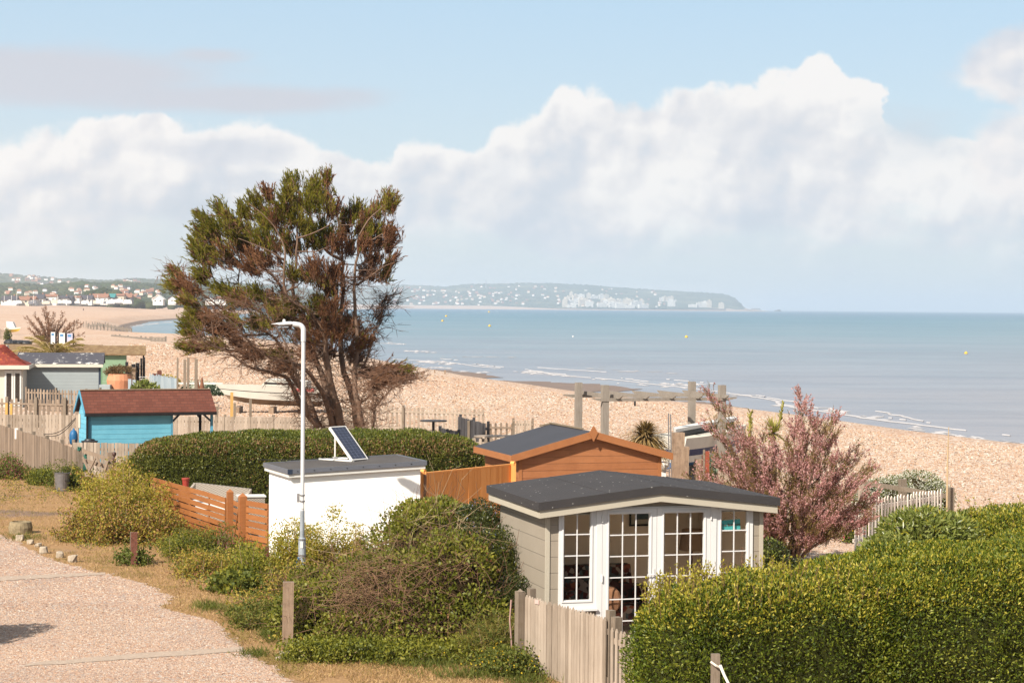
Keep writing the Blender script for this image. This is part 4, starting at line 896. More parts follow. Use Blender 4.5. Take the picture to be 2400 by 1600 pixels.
# things inside the room
m = MB(); pz = zr(1510, 1222)
def fr(o, ex, ez, w_, h_, t_):
    m_ = MB(); m_.obox(o, ex*w_, dd*.02, Z3*t_); m_.obox(o+Z3*(h_-t_), ex*w_, dd*.02, Z3*t_); m_.obox(o+Z3*t_, ex*t_, dd*.02, Z3*(h_-2*t_)); m_.obox(o+ex*(w_-t_)+Z3*t_, ex*t_, dd*.02, Z3*(h_-2*t_)); return m_
bw = lambda px: along(fp(0, Ls-.12, 1.6), fd, px)
sA = bw(1475); po = fp(sA, Ls-.13, 1.66)
pic = thing('framed_picture', 'dark framed sea picture hanging on the summerhouse back wall', 'picture', tuple(po))
fr(po, fd, Z3, .62, .44, .03).build('frame', M['black'], pic); MB().obox(po+fd*.03+dd*.012+Z3*.03, fd*.56, dd*.006, Z3*.38).build('mount', M['cream'], pic)
def f_art(t):
    P = t.obj(); s = t.sep(P); n = t.noise(1, 4, .6, t.scalev(P, (3, 3, 22))); return {'Base Color': t.ramp(n, [(.3, col(30, 38, 50)), (.5, col(70, 100, 116)), (.62, col(40, 50, 62)), (.75, col(110, 140, 150))]), 'Roughness': .6}
M['art'] = pbsdf('sea_picture', f_art); MB().obox(po+fd*.13+dd*.009+Z3*.11, fd*.36, dd*.004, Z3*.22).build('print', M['art'], pic)
lp = fp(bw(1598), Ls-.6, 0); lz = 1.32
fl = thing('floor_lamp', 'floor lamp with a pale drum shade behind the right door', 'lamp', (lp.x, lp.y, .09))
m = MB(); m.tube([lp+Z3*.1, lp+Z3*(lz+.06)], .014, 8); m.build('stand', M['rust'], fl); MB().lathe(lp+Z3*.09, [(.14, 0), (.14, .02), (.02, .03)], 16).build('foot', M['rust'], fl)
MB().lathe(lp+Z3*(lz-.02), [(.22, 0), (.17, .34)], 20, cap=False).build('shade', plain('linen_shade', col(190, 160, 132), .9, .03), fl)
def f_floral(t):
    P = t.obj(); v_ = t.sep(t.voro(13, P)); return {'Base Color': t.ramp(v_[0], [(0., col(60, 34, 28)), (.3, col(120, 52, 44)), (.45, col(176, 160, 150)), (.6, col(92, 40, 36)), (.75, col(86, 96, 98)), (.9, col(170, 96, 70))], 'CONSTANT'), 'Roughness': .9}
M['floral'] = pbsdf('floral_fabric', f_floral)
ap = fp(bw(1330)+.1, Ls-1.25, .085)
ch = thing('armchair', 'floral red and white armchair behind the left door and window', 'armchair', tuple(ap))
def ab(a, d, z): return ap+fd*a+dd*d+Z3*z
m = MB(); m.obox(ab(-.25, .0, .1), fd*1.15, dd*.75, Z3*.32); m.build('seat', M['floral'], ch)
m = MB(); m.prism([ab(-.25, .62, .42), ab(-.25, .95, .42), ab(-.25, 1.0, .98), ab(-.25, .82, .98)], fd*1.15); m.build('backrest', M['floral'], ch)
m = MB(); m.obox(ab(-.42, 0, .05), fd*.17, dd*.95, Z3*.6); m.build('armrest', M['floral'], ch); m = MB(); m.obox(ab(.9, 0, .05), fd*.17, dd*.95, Z3*.6); m.build('armrest', M['floral'], ch)
cp = fp(fx(1455)+.06, .75, .5); cu_ = thing('cushion', 'tan cushion leaning by the armchair behind the left door', 'cushion', tuple(cp))
MB().blobs(cp+Z3*.2, .22, .09, .22, rough=.05).build('cover', plain('tan_fabric', col(160, 116, 88), .9), cu_)
# hanging sign in the right window
sgp = fp(fx(1694), .035, zr(1700, 1244)); ex_s = (fd*math.cos(.06)+Z3*math.sin(.06)).normalized(); ez_s = (Z3*math.cos(.06)-fd*math.sin(.06)).normalized()
sw = fx(1738)-fx(1695); sg_ = thing('hanging_sign', 'turquoise wooden board sign hanging on string in the right window', 'sign', tuple(sgp))
M['turq'] = boards('turquoise_boards', col(70, 176, 178), col(110, 206, 204), isl=.4, grain=(8, 8, 60))
m = MB()
for k in range(3): m.obox(sgp+ez_s*(.055*k), ex_s*sw, dd*.012, ez_s*.0535)
m.build('board', M['turq'], sg_)
text_part('lettering', 'The Boathouse', .052, frame_mat(sgp+ex_s*sw*.5+ez_s*.085-dd*.004, ex_s, ez_s), plain('sign_lettering', col(120, 62, 44), .8), sg_)
m = MB(); pk = sgp+ex_s*sw*.5+ez_s*.27; m.tube([sgp+ez_s*.165+ex_s*.02, pk], .004, 5); m.tube([sgp+ex_s*(sw-.02)+ez_s*.165, pk], .004, 5); m.build('string', M['twig_pale'], sg_)
cz = fp(fx(1741), .05, zr(1740, 1278)); chm = thing('wind_chime', 'string of driftwood and beads hanging at the right window edge', 'wind chime', tuple(cz)); m = MB(); m.tube([cz, cz-Z3*.42], .003, 4)
for k in range(6): m.blobs(cz-Z3*(.05+.07*k)+fd*.01, .012, .01, .016, 6, 4)
m.build('beads', M['twig'], chm); MB().obox(cz-Z3*.47-fd*.03, fd*.06, dd*.008, Z3*.035).build('tag', plain('blue_tag', col(52, 92, 120)), chm)
# ---------------- the white outbuilding with the flat roof
fd2, dd2 = axes(22.0)
O2 = PD(683, 1119, 39.5); O2.z = 0
W2 = along(O2, fd2, 985, 1.8); L2 = along(O2, dd2, 631, 1.8)
WS = thing('outbuilding', 'white rendered outbuilding with a flat grey roof behind the lamp post', 'outbuilding', tuple(O2))
def gp(s, d, z): return O2+fd2*s+dd2*d+Z3*z
zf = zat(PD(678.6, 1119, 39.4), 1119); slope = .040
MB().prism([gp(0, 0, -.1), gp(W2, 0, -.1), gp(W2, 0, zf+slope*W2+.05), gp(0, 0, zf+.05)], dd2*L2).build('wall', M['white_wall'], WS)
ov = .08
def g2(s, d, z): return gp(s, d, zf+slope*s+z)
m = MB()
m.prism([g2(-ov, -ov, 0), g2(W2+ov, -ov, 0), g2(W2+ov, -ov, .085), g2(-ov, -ov, .085)], dd2*.02); m.prism([g2(-ov, L2+ov-.02, 0), g2(W2+ov, L2+ov-.02, 0), g2(W2+ov, L2+ov-.02, .085), g2(-ov, L2+ov-.02, .085)], dd2*.02)
for s_ in (-ov, W2+ov-.02): m.prism([g2(s_, -ov+.02, 0), g2(s_, L2+ov-.02, 0), g2(s_, L2+ov-.02, .085), g2(s_, -ov+.02, .085)], fd2*.02)
m.build('fascia', M['white_paint'], WS)
ov2 = ov+.025
m = MB(); m.prism([g2(-ov2+.03, -ov2+.03, .087), g2(W2+ov2-.03, -ov2+.03, .087), g2(W2+ov2-.03, -ov2+.03, .15), g2(-ov2+.03, -ov2+.03, .15)], dd2*(L2+2*ov2-.06)); rf2 = m.build('roof', M['rubber_roof'], WS)
m = MB(); m.prism([g2(-ov2, -ov2, .075), g2(W2+ov2, -ov2, .075), g2(W2+ov2, -ov2, .165), g2(-ov2, -ov2, .165)], dd2*.028); m.prism([g2(-ov2, L2+ov2-.028, .075), g2(W2+ov2, L2+ov2-.028, .075), g2(W2+ov2, L2+ov2-.028, .165), g2(-ov2, L2+ov2-.028, .165)], dd2*.028)
for s_ in (-ov2, W2+ov2-.028): m.prism([g2(s_, -ov2+.028, .077), g2(s_, L2+ov2-.028, .077), g2(s_, L2+ov2-.028, .167), g2(s_, -ov2+.028, .167)], fd2*.028)
m.build('roof_trim', M['grey_trim'], WS)
m = MB()
for k in range(9): m.tube([g2(.1+k*.34, -ov2-.006, .12), g2(.1+k*.34, -ov2+.002, .12)], .012, 6)
m.build('screws', M['black'], WS)
MB().obox(g2(-ov2-.004, -ov2-.004, .072), fd2*.1, dd2*.002, Z3*.097).build('corner_clip', M['blue_dark'], WS)
# solar panel on its frame
e1 = Vector((.59, .807, 0)); e2 = Vector((-.807, .59, 0))
pb = PD(826.5, 1078, 40.85); roofz = zf+.15+slope*((pb-O2).dot(fd2))
pb.z = roofz+.035
up_ = (e2*.63+Z3*.66); n_p = e1.cross(up_).normalized(); n_p = n_p if n_p.z > 0 else -n_p
SP = thing('solar_panel', 'tilted solar panel in a white frame propped on the flat grey roof', 'solar panel', tuple(pb))
pw_, th_ = .50, .055
m = MB(); b_ = .022; u1 = up_.normalized(); Lp = up_.length
m.obox(pb-n_p*th_, e1*b_, u1*Lp, n_p*th_); m.obox(pb+e1*(pw_-b_)-n_p*th_, e1*b_, u1*Lp, n_p*th_); m.obox(pb+e1*b_-n_p*th_, e1*(pw_-2*b_), u1*b_, n_p*th_); m.obox(pb+e1*b_+u1*(Lp-b_)-n_p*th_, e1*(pw_-2*b_), u1*b_, n_p*th_)
m.build('frame', M['white_paint'], SP)
MB().obox(pb+e1*b_+u1*b_-n_p*.012, e1*(pw_-2*b_), u1*(Lp-2*b_), n_p*.006).build('panel', pbsdf('solar_cells', lambda t: {'Base Color': (.018, .018, .032, 1), 'Roughness': .3, 'Specular IOR Level': .6}), SP)
m = MB(); gw_ = .0022
for k in range(1, 4): m.obox(pb+e1*(b_+(pw_-2*b_)*k/4)+u1*b_-n_p*.005, e1*gw_, u1*(Lp-2*b_), n_p*.001)
for k in range(1, 12): m.obox(pb+e1*b_+u1*(b_+(Lp-2*b_)*k/12)-n_p*.0055, e1*(pw_-2*b_), u1*gw_, n_p*.001)
m.build('cell_lines', plain('cell_lines', col(150, 158, 180), .4), SP)
for q_ in (0, .44):
    a_ = pb+e1*(q_+.02)-Z3*.018; m = MB(); m.obox(a_-Z3*.02, e1*.04, e2*.95, Z3*.035); m.build('foot_bar', M['white_paint'], SP)
    m = MB(); m.beam(a_+e2*.5, a_+e2*.5+Z3*.50, .028, .028); m.build('prop', M['white_paint'], SP)
m = MB(); c1 = pb+e1*.1+e2*.3+Z3*0; m.tube([c1+Z3*.05, c1+e2*.4-e1*.25+Z3*.01, c1+e2*.9-e1*.55+Z3*(-.03), c1+e2*1.6-e1*.9-Z3*.045], .007, 5); m.build('cable', M['black'], SP)
# ---------------- street lamp
B = PT(707.5, 1381); lh = zat(B, 757)
LP = thing('street_lamp', 'white street lamp post with a flat lantern head, wrapped base in the shrubs', 'street lamp', tuple(B))
m = MB(); zc = zat(B, 1262); m.tube([B, B+Z3*zc, B+Z3*(zc+.03)], [.072, .072, .045], 14); m.build('lower_pole', M['lamp_grey'], LP)
m = MB(); z2 = zat(B, 1196)
m.tube([B+Z3*zc, B+Z3*z2], .043, 14); m.build('mid_pole', M['lamp_grey'], LP)
m = MB(); m.tube([B+Z3*z2, B+Z3*(lh-.28)], .038, 14); m.build('upper_pole', M['lamp_white'], LP)
L_ = Vector((-1, -.05, 0)).normalized(); top_ = B+Z3*(lh-.02)
m = MB(); pts_ = [B+Z3*(lh-.34), B+Z3*(lh-.14)]+[B+Z3*(lh-.14)+(L_*(1-math.cos(a))+Z3*math.sin(a))*.11 for a in np.linspace(.2, math.pi/2, 6).tolist()]+[top_+L_*.2]
m.tube(pts_, .048, 14); m.build('elbow', M['lamp_white'], LP)
m = MB(); sd_ = Vector((L_.y, -L_.x, 0))
def lens(a, hw, zt, zb_, seg=6):
    return [top_+L_*a+sd_*hw*math.cos(t_)+Z3*((zt if math.sin(t_) > 0 else zb_)*abs(math.sin(t_))) for t_ in np.linspace(0, 2*math.pi, 13).tolist()[:-1]]
rings = [lens(.19, .045, .04, .03), lens(.24, .07, .05, -.02), lens(.34, .11, .045, -.045), lens(.43, .12, .03, -.05), lens(.50, .10, .02, -.01), lens(.60, .05, .0, -.012)]
V = [p for r_ in rings for p in r_]; Fs = [(i*12+k, i*12+(k+1) % 12, (i+1)*12+(k+1) % 12, (i+1)*12+k) for i in range(5) for k in range(12)]+[tuple(range(12))[::-1], tuple(60+k for k in range(12))]
m.add(V, Fs); hd = m.build('lantern', M['lamp_white'], LP, smooth=False)
MB().obox(top_+L_*.28-sd_*.07-Z3*.062, L_*.19, sd_*.14, Z3*.012).build('lens', plain('lamp_lens', col(176, 182, 190), .2), hd)
MB().lathe(top_+L_*.36+Z3*.04, [(.03, 0), (.03, .025), (.018, .05)], 10).build('photocell', M['white_paint'], hd)
zs_ = zat(B, 1166); m = MB(); m.cbox(B+Vector((-.075, -.02, zs_-.08)), .045, .06, .16); m.build('sign_plate', M['metal_grey'], LP)
m = MB()
for y in (1160, 1174, 1263, 1300): z_ = zat(B, y); m.tube([B+Z3*(z_-.012), B+Z3*(z_+.012)], .049 if y < 1262 else .077, 14)
m.build('strap', M['metal_grey'], LP)
m = MB()
for y, w_ in ((1186, .04), (1275, .06)): z_ = zat(B, y); rr_ = .041 if y < 1262 else .074; m.cbox(B+Vector((0, -rr_-.001, z_-w_)), .05, .006, w_*2)
m.build('sticker', M['white_paint'], LP)
MB().blobs(B+Vector((-.07, -.08, .42)), .03, .03, .2, 8, 6).build('blue_bag', plain('blue_plastic_bag', col(48, 108, 160), .5), LP)
# ---------------- the orange shed
fd3, dd3 = axes(17.0)
O3 = PD(1217, 1069, 45.0); O3.z = 0; W3 = along(O3, fd3, 1549, 1.8); L3 = along(O3, dd3, 1137, 1.8)
BS = thing('shed', 'orange stained garden shed with a dark apex roof and diamond finial', 'shed', tuple(O3))
def hp(s, d, z): return O3+fd3*s+dd3*d+Z3*z
zE = zat(PD(1217, 1062, 45), 1062)+.02; mid3 = W3/2; zR = zat(hp(mid3, 0, 0), 1010)
k3 = (zR-zE)/mid3
MB().prism([hp(0, 0, 0), hp(W3, 0, 0), hp(W3, 0, zE-.06), hp(mid3, 0, zR-.06), hp(0, 0, zE-.06)], dd3*L3).build('wall', M['shed_siding'], BS)
for s_ in (-.012, W3-.068): MB().obox(hp(s_, -.014, 0), fd3*.08, dd3*.04, Z3*(zE-.08)).build('corner_trim', M['shed_trim'], BS)
o3 = .14; os3 = .22
def h2(s, d, z): return hp(s, d, zR-k3*abs(s-mid3)+z)
m = MB()
for a, b in ((-os3, mid3), (mid3, W3+os3)): m.prism([h2(a, -o3+.002, -.04), h2(b, -o3+.002, -.04), h2(b, -o3+.002, .0), h2(a, -o3+.002, .0)], dd3*(L3+.32))
m.build('roof', M['dark_roof'], BS)
m = MB()
for a, b in ((-os3, mid3), (mid3, W3+os3)): m.prism([h2(a, -o3-.022, -.15), h2(b, -o3-.022, -.15), h2(b, -o3-.022, .012), h2(a, -o3-.022, .012)], dd3*.022)
for s_ in (-os3-.02, W3+os3): m.prism([h2(s_, -o3-.02, -.14), h2(s_, L3+.18, -.14), h2(s_, L3+.18, .005), h2(s_, -o3-.02, .005)], fd3*.02)
m.build('fascia', M['shed_trim'], BS)
c_ = hp(mid3, -o3-.045, zR-.03); m = MB(); m.prism([c_+Z3*.17, c_+fd3*.105, c_-Z3*.20, c_-fd3*.105], dd3*.022); m.build('finial', M['shed_trim'], BS)
m = MB(); m.beam(hp(mid3-.02, L3+.17, zR+.02), hp(mid3+.0, .6, zR+.02), .07, .03); m.beam(hp(mid3, L3+.16, zR+.01), hp(mid3-.3, L3+.16, zR-.05), .05, .03); m.build('ridge_strip', boards('mossy_strip', col(90, 78, 62), col(170, 150, 126)), BS)
# ---------------- fences near
def picket_fence(name, label, A, B, h, pw_=.09, gap=.0, mat_=None, rails=True, posts=None, topshape='flat', group=None, th_=.018, z0=.0, jit=.02, rail_side=1, postw=.09, posth=.08, railmat=None, postmat=None):
    A, B = Vector(A), Vector(B); L = (B-A).length; d = (B-A).normalized(); nn = Vector((-d.y, d.x, 0)); mat_ = mat_ or M['fence_old']
    if nn.y > 0: nn = -nn                                                       # towards the camera
    t = thing(name, label, 'fence', tuple(A), group); m = MB(); s_ = 0.
    while s_ < L-pw_*.5:
        w_ = pw_*random.uniform(.92, 1.05); p = A+d*s_+Z3*z0+nn*random.uniform(-.006, .006); hh = h+random.uniform(-jit, jit); lean = d*random.uniform(-.01, .01)
        if topshape == 'flat': m.obox(p, d*w_, nn*th_, Z3*hh+lean)
        else:
            c = p+d*w_/2; prof = [(-.5, 0), (.5, 0), (.5, hh-.05)]
            prof += [(.5*math.cos(a), hh-.05+.05*math.sin(a)) for a in (np.linspace(.5, math.pi-.5, 4) if topshape == 'round' else (math.pi/2,))]+[(-.5, hh-.05)]
            m.prism([c+d*w_*a+Z3*b+lean*(b/h) for a, b in prof], nn*th_)
        s_ += w_+gap*random.uniform(.85, 1.15)+.003
    m.build('pickets', mat_, t)
    if rails:
        for zz in (.22*h, .82*h): m = MB(); m.beam(A-nn*rail_side*.028+Z3*(z0+zz), B-nn*rail_side*.028+Z3*(z0+zz), .05, .08); m.build('rail', railmat or mat_, t)
    for q in (posts if posts is not None else np.linspace(0, L, max(2, int(L/1.8)+1))):
        m = MB(); m.cbox(A+d*q-nn*rail_side*.075+Z3*z0, postw, postw, h+posth, math.atan2(d.y, d.x)); m.build('post', postmat or M['post_old'], t)
    return t
A_ = PT(1232, 1568); Zt = zat(A_, 1390); B_ = Vector((1.32, 27.05, 0)); dF = (B_-A_).normalized()
picket_fence('picket_fence', 'pale weathered close picket fence with pointed tops between bramble bush and big hedge', A_, B_, 1.10, .075, .004, M['fence_pale'], posts=[0.02, (B_-A_).length-.02], topshape='point', rail_side=1, jit=.012, postw=.10, posth=.09)
MB_ = MB(); pz_ = A_-Vector((.09, -.02, 0)); o = single(MB().cbox(pz_, .115, .115, Zt+.03, .5).prism([pz_+Vector((-.05, -.05, Zt+.03)), pz_+Vector((.05, -.05, Zt+.03)), pz_+Vector((0, 0, Zt+.07))], Vector((0, .01, 0))), 'gate_post', M['post_old'], 'square weathered post at the left end of the near picket fence', 'post', tuple(pz_))
B2_ = B_+dF*.14; picket_fence('garden_gate', 'low gate of spaced pale pickets half hidden by the big hedge', B2_, B2_+dF*1.3, .98, .06, .045, M['fence_pale'], posts=[0.0], topshape='point', jit=.01, postw=.11, posth=.14)['category'] = 'gate'
g_ = PD(1246, 1411, A_.y-.05+.02*0); q_ = A_+dF*.33; nz_ = Vector((dF.y, -dF.x, 0)); nz_ = nz_ if nz_.y < 0 else -nz_; tz_ = zat(q_, 1408)
single(MB().obox(q_+Z3*(tz_-.03)+nz_*.03, dF*.12, nz_*.006, Z3*.06), 'notice', plain('faded_pink_notice', col(206, 176, 166)), 'small faded notice fixed near the fence top', 'notice', tuple(q_+Z3*tz_))
# orange slatted fence and gate posts
def slat_fence(name, label, A, B, zb, n, h, mat_, posts, gapk=.22):
    A, B = Vector(A), Vector(B); d = (B-A).normalized(); nn = Vector((-d.y, d.x, 0)); nn = nn if nn.y < 0 else -nn; L = (B-A).length
    t = thing(name, label, 'fence', tuple(A)); m = MB(); sh = h/n
    brk = [0.]+sorted(posts)+[L] if posts else [0., L]
    for a, b in zip(brk[:-1], brk[1:]):
        if b-a < .05: continue
        for k in range(n):
            z = zb+sh*k+random.uniform(-.006, .006); r0 = random.uniform(-.008, .008); m.obox(A+d*(a+.004)+Z3*(z+r0)+nn*.02, d*(b-a-.008)-Z3*r0*2, nn*.018, Z3*(sh*(1-gapk)))
    m.build('slat_panel', mat_, t)
    for q in [0.03]+list(posts)+[L-.03]: MB().obox(A+d*(q-.03)-nn*.0, d*.06, nn*.018, Z3*(zb+h-.04)).build('batten', mat_, t)
    return t
A1 = PD(356, 1101, 48.4); A1.z = 0; B1 = PD(531, 1160, 43.2); B1.z = 0
slat_fence('slatted_fence', 'long orange stained fence of horizontal slats sloping down from the hedge', A1, B1, .08, 8, zat(B1, 1162)-.08, M['orange_wood'], [1.6, 3.2, 4.6])
def post(px, ybase, ytop, w_, mat_, name, label, cap=None, D=None, rot=.35, group=None, lean=0.):
    P = PT(px, ybase) if D is None else PD(px, 800, D); P.z = 0; h = zat(P, ytop); m = MB(); m.cbox(P, w_, w_, h, rot, Matrix.Rotation(lean, 3, 'Y') if lean else None)
    if cap == 'point':
        c = P+Z3*h; Mr = Matrix.Rotation(rot, 3, 'Z'); V = [c+Mr@Vector((a*w_/2, b*w_/2, 0)) for a, b in ((-1,-1),(1,-1),(1,1),(-1,1))]+[c+Z3*w_*.5]; m.add(V, [(0,1,4),(1,2,4),(2,3,4),(3,0,4)])
    return single(m, name, mat_, label, 'post', tuple(P), group)
post(541, 0, 1152, .13, M['orange_wood'], 'gate_post', 'orange gate post at the end of the long slatted fence', D=43.0, cap='point')
post(571, 0, 1163, .16, M['orange_wood'], 'gate_post', 'thick orange gate post with a pointed top right of the slatted fence', D=42.2, cap='point')
A2 = PD(582, 800, 42.1); A2.z = 0; B2 = PD(633, 800, 41.3); B2.z = 0
slat_fence('slatted_fence', 'short orange slatted panel between the thick post and the white outbuilding', A2, B2, .08, 8, zat(A2, 1168)-.08, M['orange_wood'], [])
gt = PD(549, 800, 42.9); gt.z = 0; G_ = thing('slatted_gate', 'narrow orange gate piece with a brace between the two gate posts', 'gate', tuple(gt)); m = MB(); ge = PD(562, 800, 42.4); ge.z = 0; dg = ge-gt
for k in range(7): m.obox(gt+Z3*(.1+k*.15), dg, Vector((0, .02, 0)), Z3*.1)
m.build('slat_panel', M['orange_wood'], G_); MB().beam(gt+Z3*.1, ge+Z3*1.0, .03, .05).build('brace', M['orange_wood'], G_)
# vertical boarded orange fence between the outbuilding and the shed
A4 = PD(989, 800, 41.9); A4.z = 0; B4 = PD(1204, 800, 44.6); B4.z = 0
t4 = picket_fence('boarded_fence', 'tall orange fence of vertical boards between outbuilding and orange shed', A4, B4, zat(A4, 1112), .11, 0, M['orange_panel'], rails=False, posts=[], jit=.0, th_=.02)
d4 = (B4-A4).normalized(); m = MB(); h4 = zat(A4, 1112); n4 = Vector((d4.y, -d4.x, 0)); m.beam(A4+Z3*(h4+.02), B4+Z3*(h4+.02), .06, .04); m.build('cap_rail', M['orange_panel'], t4)
for q, hh in ((0, .1), (.98, .08)):
    p = A4.lerp(B4, q)+n4*.06; m = MB(); m.cbox(p, .10, .10, h4+hh-.03, .3); m.tube([p+Z3*(h4+hh-.03)-d4*.0-n4*.05, p+Z3*(h4+hh-.03)+n4*.05], .05, 12); m.build('post', M['orange_panel'], t4)
MB().cbox(A4+n4*.13-d4*.03, .045, .09, h4+.02, .3).build('side_post', boards('grey_brown_post', col(120, 88, 66), col(160, 124, 98)), t4)
# wicker sofa with a white cushion, red pot
S0 = PD(458, 800, 49.2); S0.z = 0; S1 = PD(592, 800, 47.6); S1.z = 0; ds_ = (S1-S0); ns_ = Vector((ds_.y, -ds_.x, 0)).normalized()
def f_wick(t):
    P = t.obj(); s = t.sep(P); a = t.math('SINE', t.math('MULTIPLY', s[2], 150.)); b = t.math('SINE', t.math('MULTIPLY', t.math('ADD', s[0], t.math('MULTIPLY', s[1], .4)), 90.)); k = t.maprange(t.math('MULTIPLY', a, b), -1, 1)
    return {'Base Color': t.mix(k, col(106, 96, 86), col(178, 166, 152)), 'Roughness': .7, 'Normal': t.bump(k, .5, .01)}
M['wicker'] = pbsdf('grey_wicker', f_wick)
so_ = thing('garden_sofa', 'grey wicker garden sofa with a white cushion behind the orange fence', 'sofa', tuple(S0))
zb_ = zat(S0, 1131); m = MB(); m.obox(S0-ns_*.0+Z3*.1, ds_*.94, -ns_*.10, Z3*(zb_-.1)); m.build('backrest', M['wicker'], so_)
m = MB(); m.obox(S0+ns_*.7+Z3*.1, ds_*1.0, -ns_*.7, Z3*.3); m.build('seat_base', M['wicker'], so_)
for q in (-.02, .96): a_ = S0+ds_*q; m = MB(); m.prism([a_+ns_*.7+Z3*.1, a_+ns_*.7+Z3*.62, a_+ns_*.2+Z3*.7, a_+Z3*zb_, a_+Z3*.1], ds_.normalized()*.09); m.build('armrest', M['wicker'], so_)
m = MB(); m.obox(S0+ds_*.1+ns_*.72+Z3*.405, ds_*.88, -ns_*.66, Z3*.12); m.build('cushion', M['white_paint'], so_)
tb = PD(600, 800, 44.4); tb.z = 0; tz = zat(tb, 1160); T_ = thing('side_table', 'low wicker side table with a pale top at the right end of the sofa', 'table', tuple(tb)); MB().obox(tb+Vector((-.36, -.2, tz-.03)), Vector((.62, .1, 0)), Vector((-.1, .4, 0)), Z3*.03).build('table_top', M['white_paint'], T_); MB().obox(tb+Vector((-.33, -.17, 0)), Vector((.56, .09, 0)), Vector((-.09, .34, 0)), Z3*(tz-.04)).build('table_base', M['wicker'], T_)
pp = PD(437, 800, 48.0); pp.z = 0; zz = zat(pp, 1119); PO = thing('plant_pot', 'red plastic plant pot showing above the orange slatted fence', 'pot', (pp.x, pp.y, zz-.25)); MB().lathe(pp+Z3*(zz-.25), [(.07, 0), (.085, .2)], 14).build('body', plain('red_plastic', col(164, 60, 46), .6), PO); MB().lathe(pp+Z3*(zz-.05), [(.095, 0), (.098, .045), (.08, .046)], 14).build('rim', plain('red_plastic_rim', col(172, 72, 56), .6), PO)
MB().cbox(pp+Z3*0, .3, .3, zz-.255).build('stand', M['orange_wood'], PO)
# ---------------- posts and stones by the lane
post(314, 1326, 1247, .13, M['rust'], 'rusty_post', 'short rusty square bollard post on the grass with leaves at its foot', rot=.2)
o = post(307.5, 1322, 1246, .05, M['post_old'], 'timber_batten', 'thin grey timber batten against the left side of the rusty bollard', rot=.2); o['category'] = 'batten'
post(625, 1361, 1279, .075, M['rust'], 'rusty_post', 'slim rusty post left of the street lamp base', rot=.3)
post(673.5, 1514, 1363, .165, M['sleeper'], 'timber_post', 'thick weathered timber post standing at the lane edge by the brambles', rot=.15, lean=.012)
def stone(px, py, w_, h_, seed, label, mat_=M['stone'], name='stone'):
    P = PT(px, py); s_ = P.y/F; m = MB(); m.lathe(P, [(w_*s_*.46, -.03), (w_*s_*.50, h_*s_*.3), (w_*s_*.42, h_*s_*.92), (w_*s_*.22, h_*s_)], 9); m.v = [tuple(Vector(v_)+Vector((mnoise.noise(Vector(v_)*9+Vector((seed, 0, 0))), mnoise.noise(Vector(v_)*9+Vector((0, seed, 0))), mnoise.noise(Vector(v_)*7+Vector((0, 0, seed)))))*w_*s_*.22) for v_ in m.v]; o = m.build(name, mat_, None, False, origin=P); return tag(o, label, 'stone')
stone(46, 1267, 20, 15, 1, 'white stone nearest the round stone trough on the verge'); stone(71, 1275, 18, 12, 2, 'low white stone second from the trough in the line'); stone(90, 1281, 18, 10, 3, 'flat greyish stone sunk in grass between two white stones')
stone(102, 1297, 20, 17, 4, 'squarish white stone in the middle of the verge line'); stone(140, 1306, 21, 14, 5, 'rounded pale stone second from the right end of the line'); stone(171, 1317, 22, 17, 6, 'leaning pale stone at the right end of the line')
stone(672, 1532, 40, 7, 7, 'flat pale stone slab in the grass below the timber post'); stone(653, 1546, 22, 9, 8, 'small grey stone by the lane below the timber post')
tp = PT(48, 1249); TR = thing('stone_trough', 'round rough stone planter on the dry grass at the left edge', 'planter', tuple(tp)); k_ = tp.y/F
MB().lathe(tp, [(27*k_, 0), (28*k_, 14*k_), (25*k_, 27*k_), (20*k_, 28*k_), (19*k_, 22*k_)], 18).build('bowl', plain('rough_stone', col(148, 132, 104), .95, .3, 14, .1, .8), TR)
MB().lathe(tp+Z3*22*k_, [(19*k_, 0), (10*k_, 3*k_)], 14).build('soil', plain('soil', col(120, 72, 52), 1, .3, 20), TR)
# stake with a rope in front of the big hedge
P = PD(1684, 800, 23.3); P.z = 0; h = zat(P, 1531); o = single(MB().cbox(P, .10, .06, h, .1), 'stake', M['post_old'], 'pale stake standing in front of the big hedge', 'stake', tuple(P))
rz_ = zat(P, 1556); c_ = P+Z3*rz_; m = MB(); m.tube([c_+Vector((-.06, -.05, .04)), c_+Vector((0, -.08, 0)), c_+Vector((.06, -.06, -.03))], .014, 6); a_ = c_+Vector((.05, -.07, -.0)); m.tube([a_, a_+Vector((.04, -.1, -.10)), a_+Vector((.12, -.3, -.26)), a_+Vector((.3, -.7, -.62))], [.02, .018, .016, .014], 6)
single(m, 'rope', M['cream'], 'pale rope tied round the stake by the big hedge', 'rope', tuple(c_))
# galvanised bin
P = PT(145.5, 1151); k_ = P.y/F; BN = thing('metal_bin', 'galvanised metal bin used as a planter by the grey fence', 'bin', tuple(P))
MB().lathe(P, [(14.5*k_, 0), (18.2*k_, 43*k_)], 20).build('body', M['metal_grey'], BN); MB().lathe(P+Z3*43*k_, [(18.6*k_, 0), (19*k_, 1*k_), (18*k_, 1.6*k_), (16*k_, -1*k_)], 20).build('rim', M['metal_grey'], BN)
a_ = P+Vector((14*k_, -12.5*k_, 28*k_)); MB().tube([a_+Vector((-.06, 0, 0)), a_+Vector((-.05, -.03, -.02)), a_+Vector((.05, -.01, -.02)), a_+Vector((.06, .03, 0))], .008, 6).build('handle', M['black'], BN)
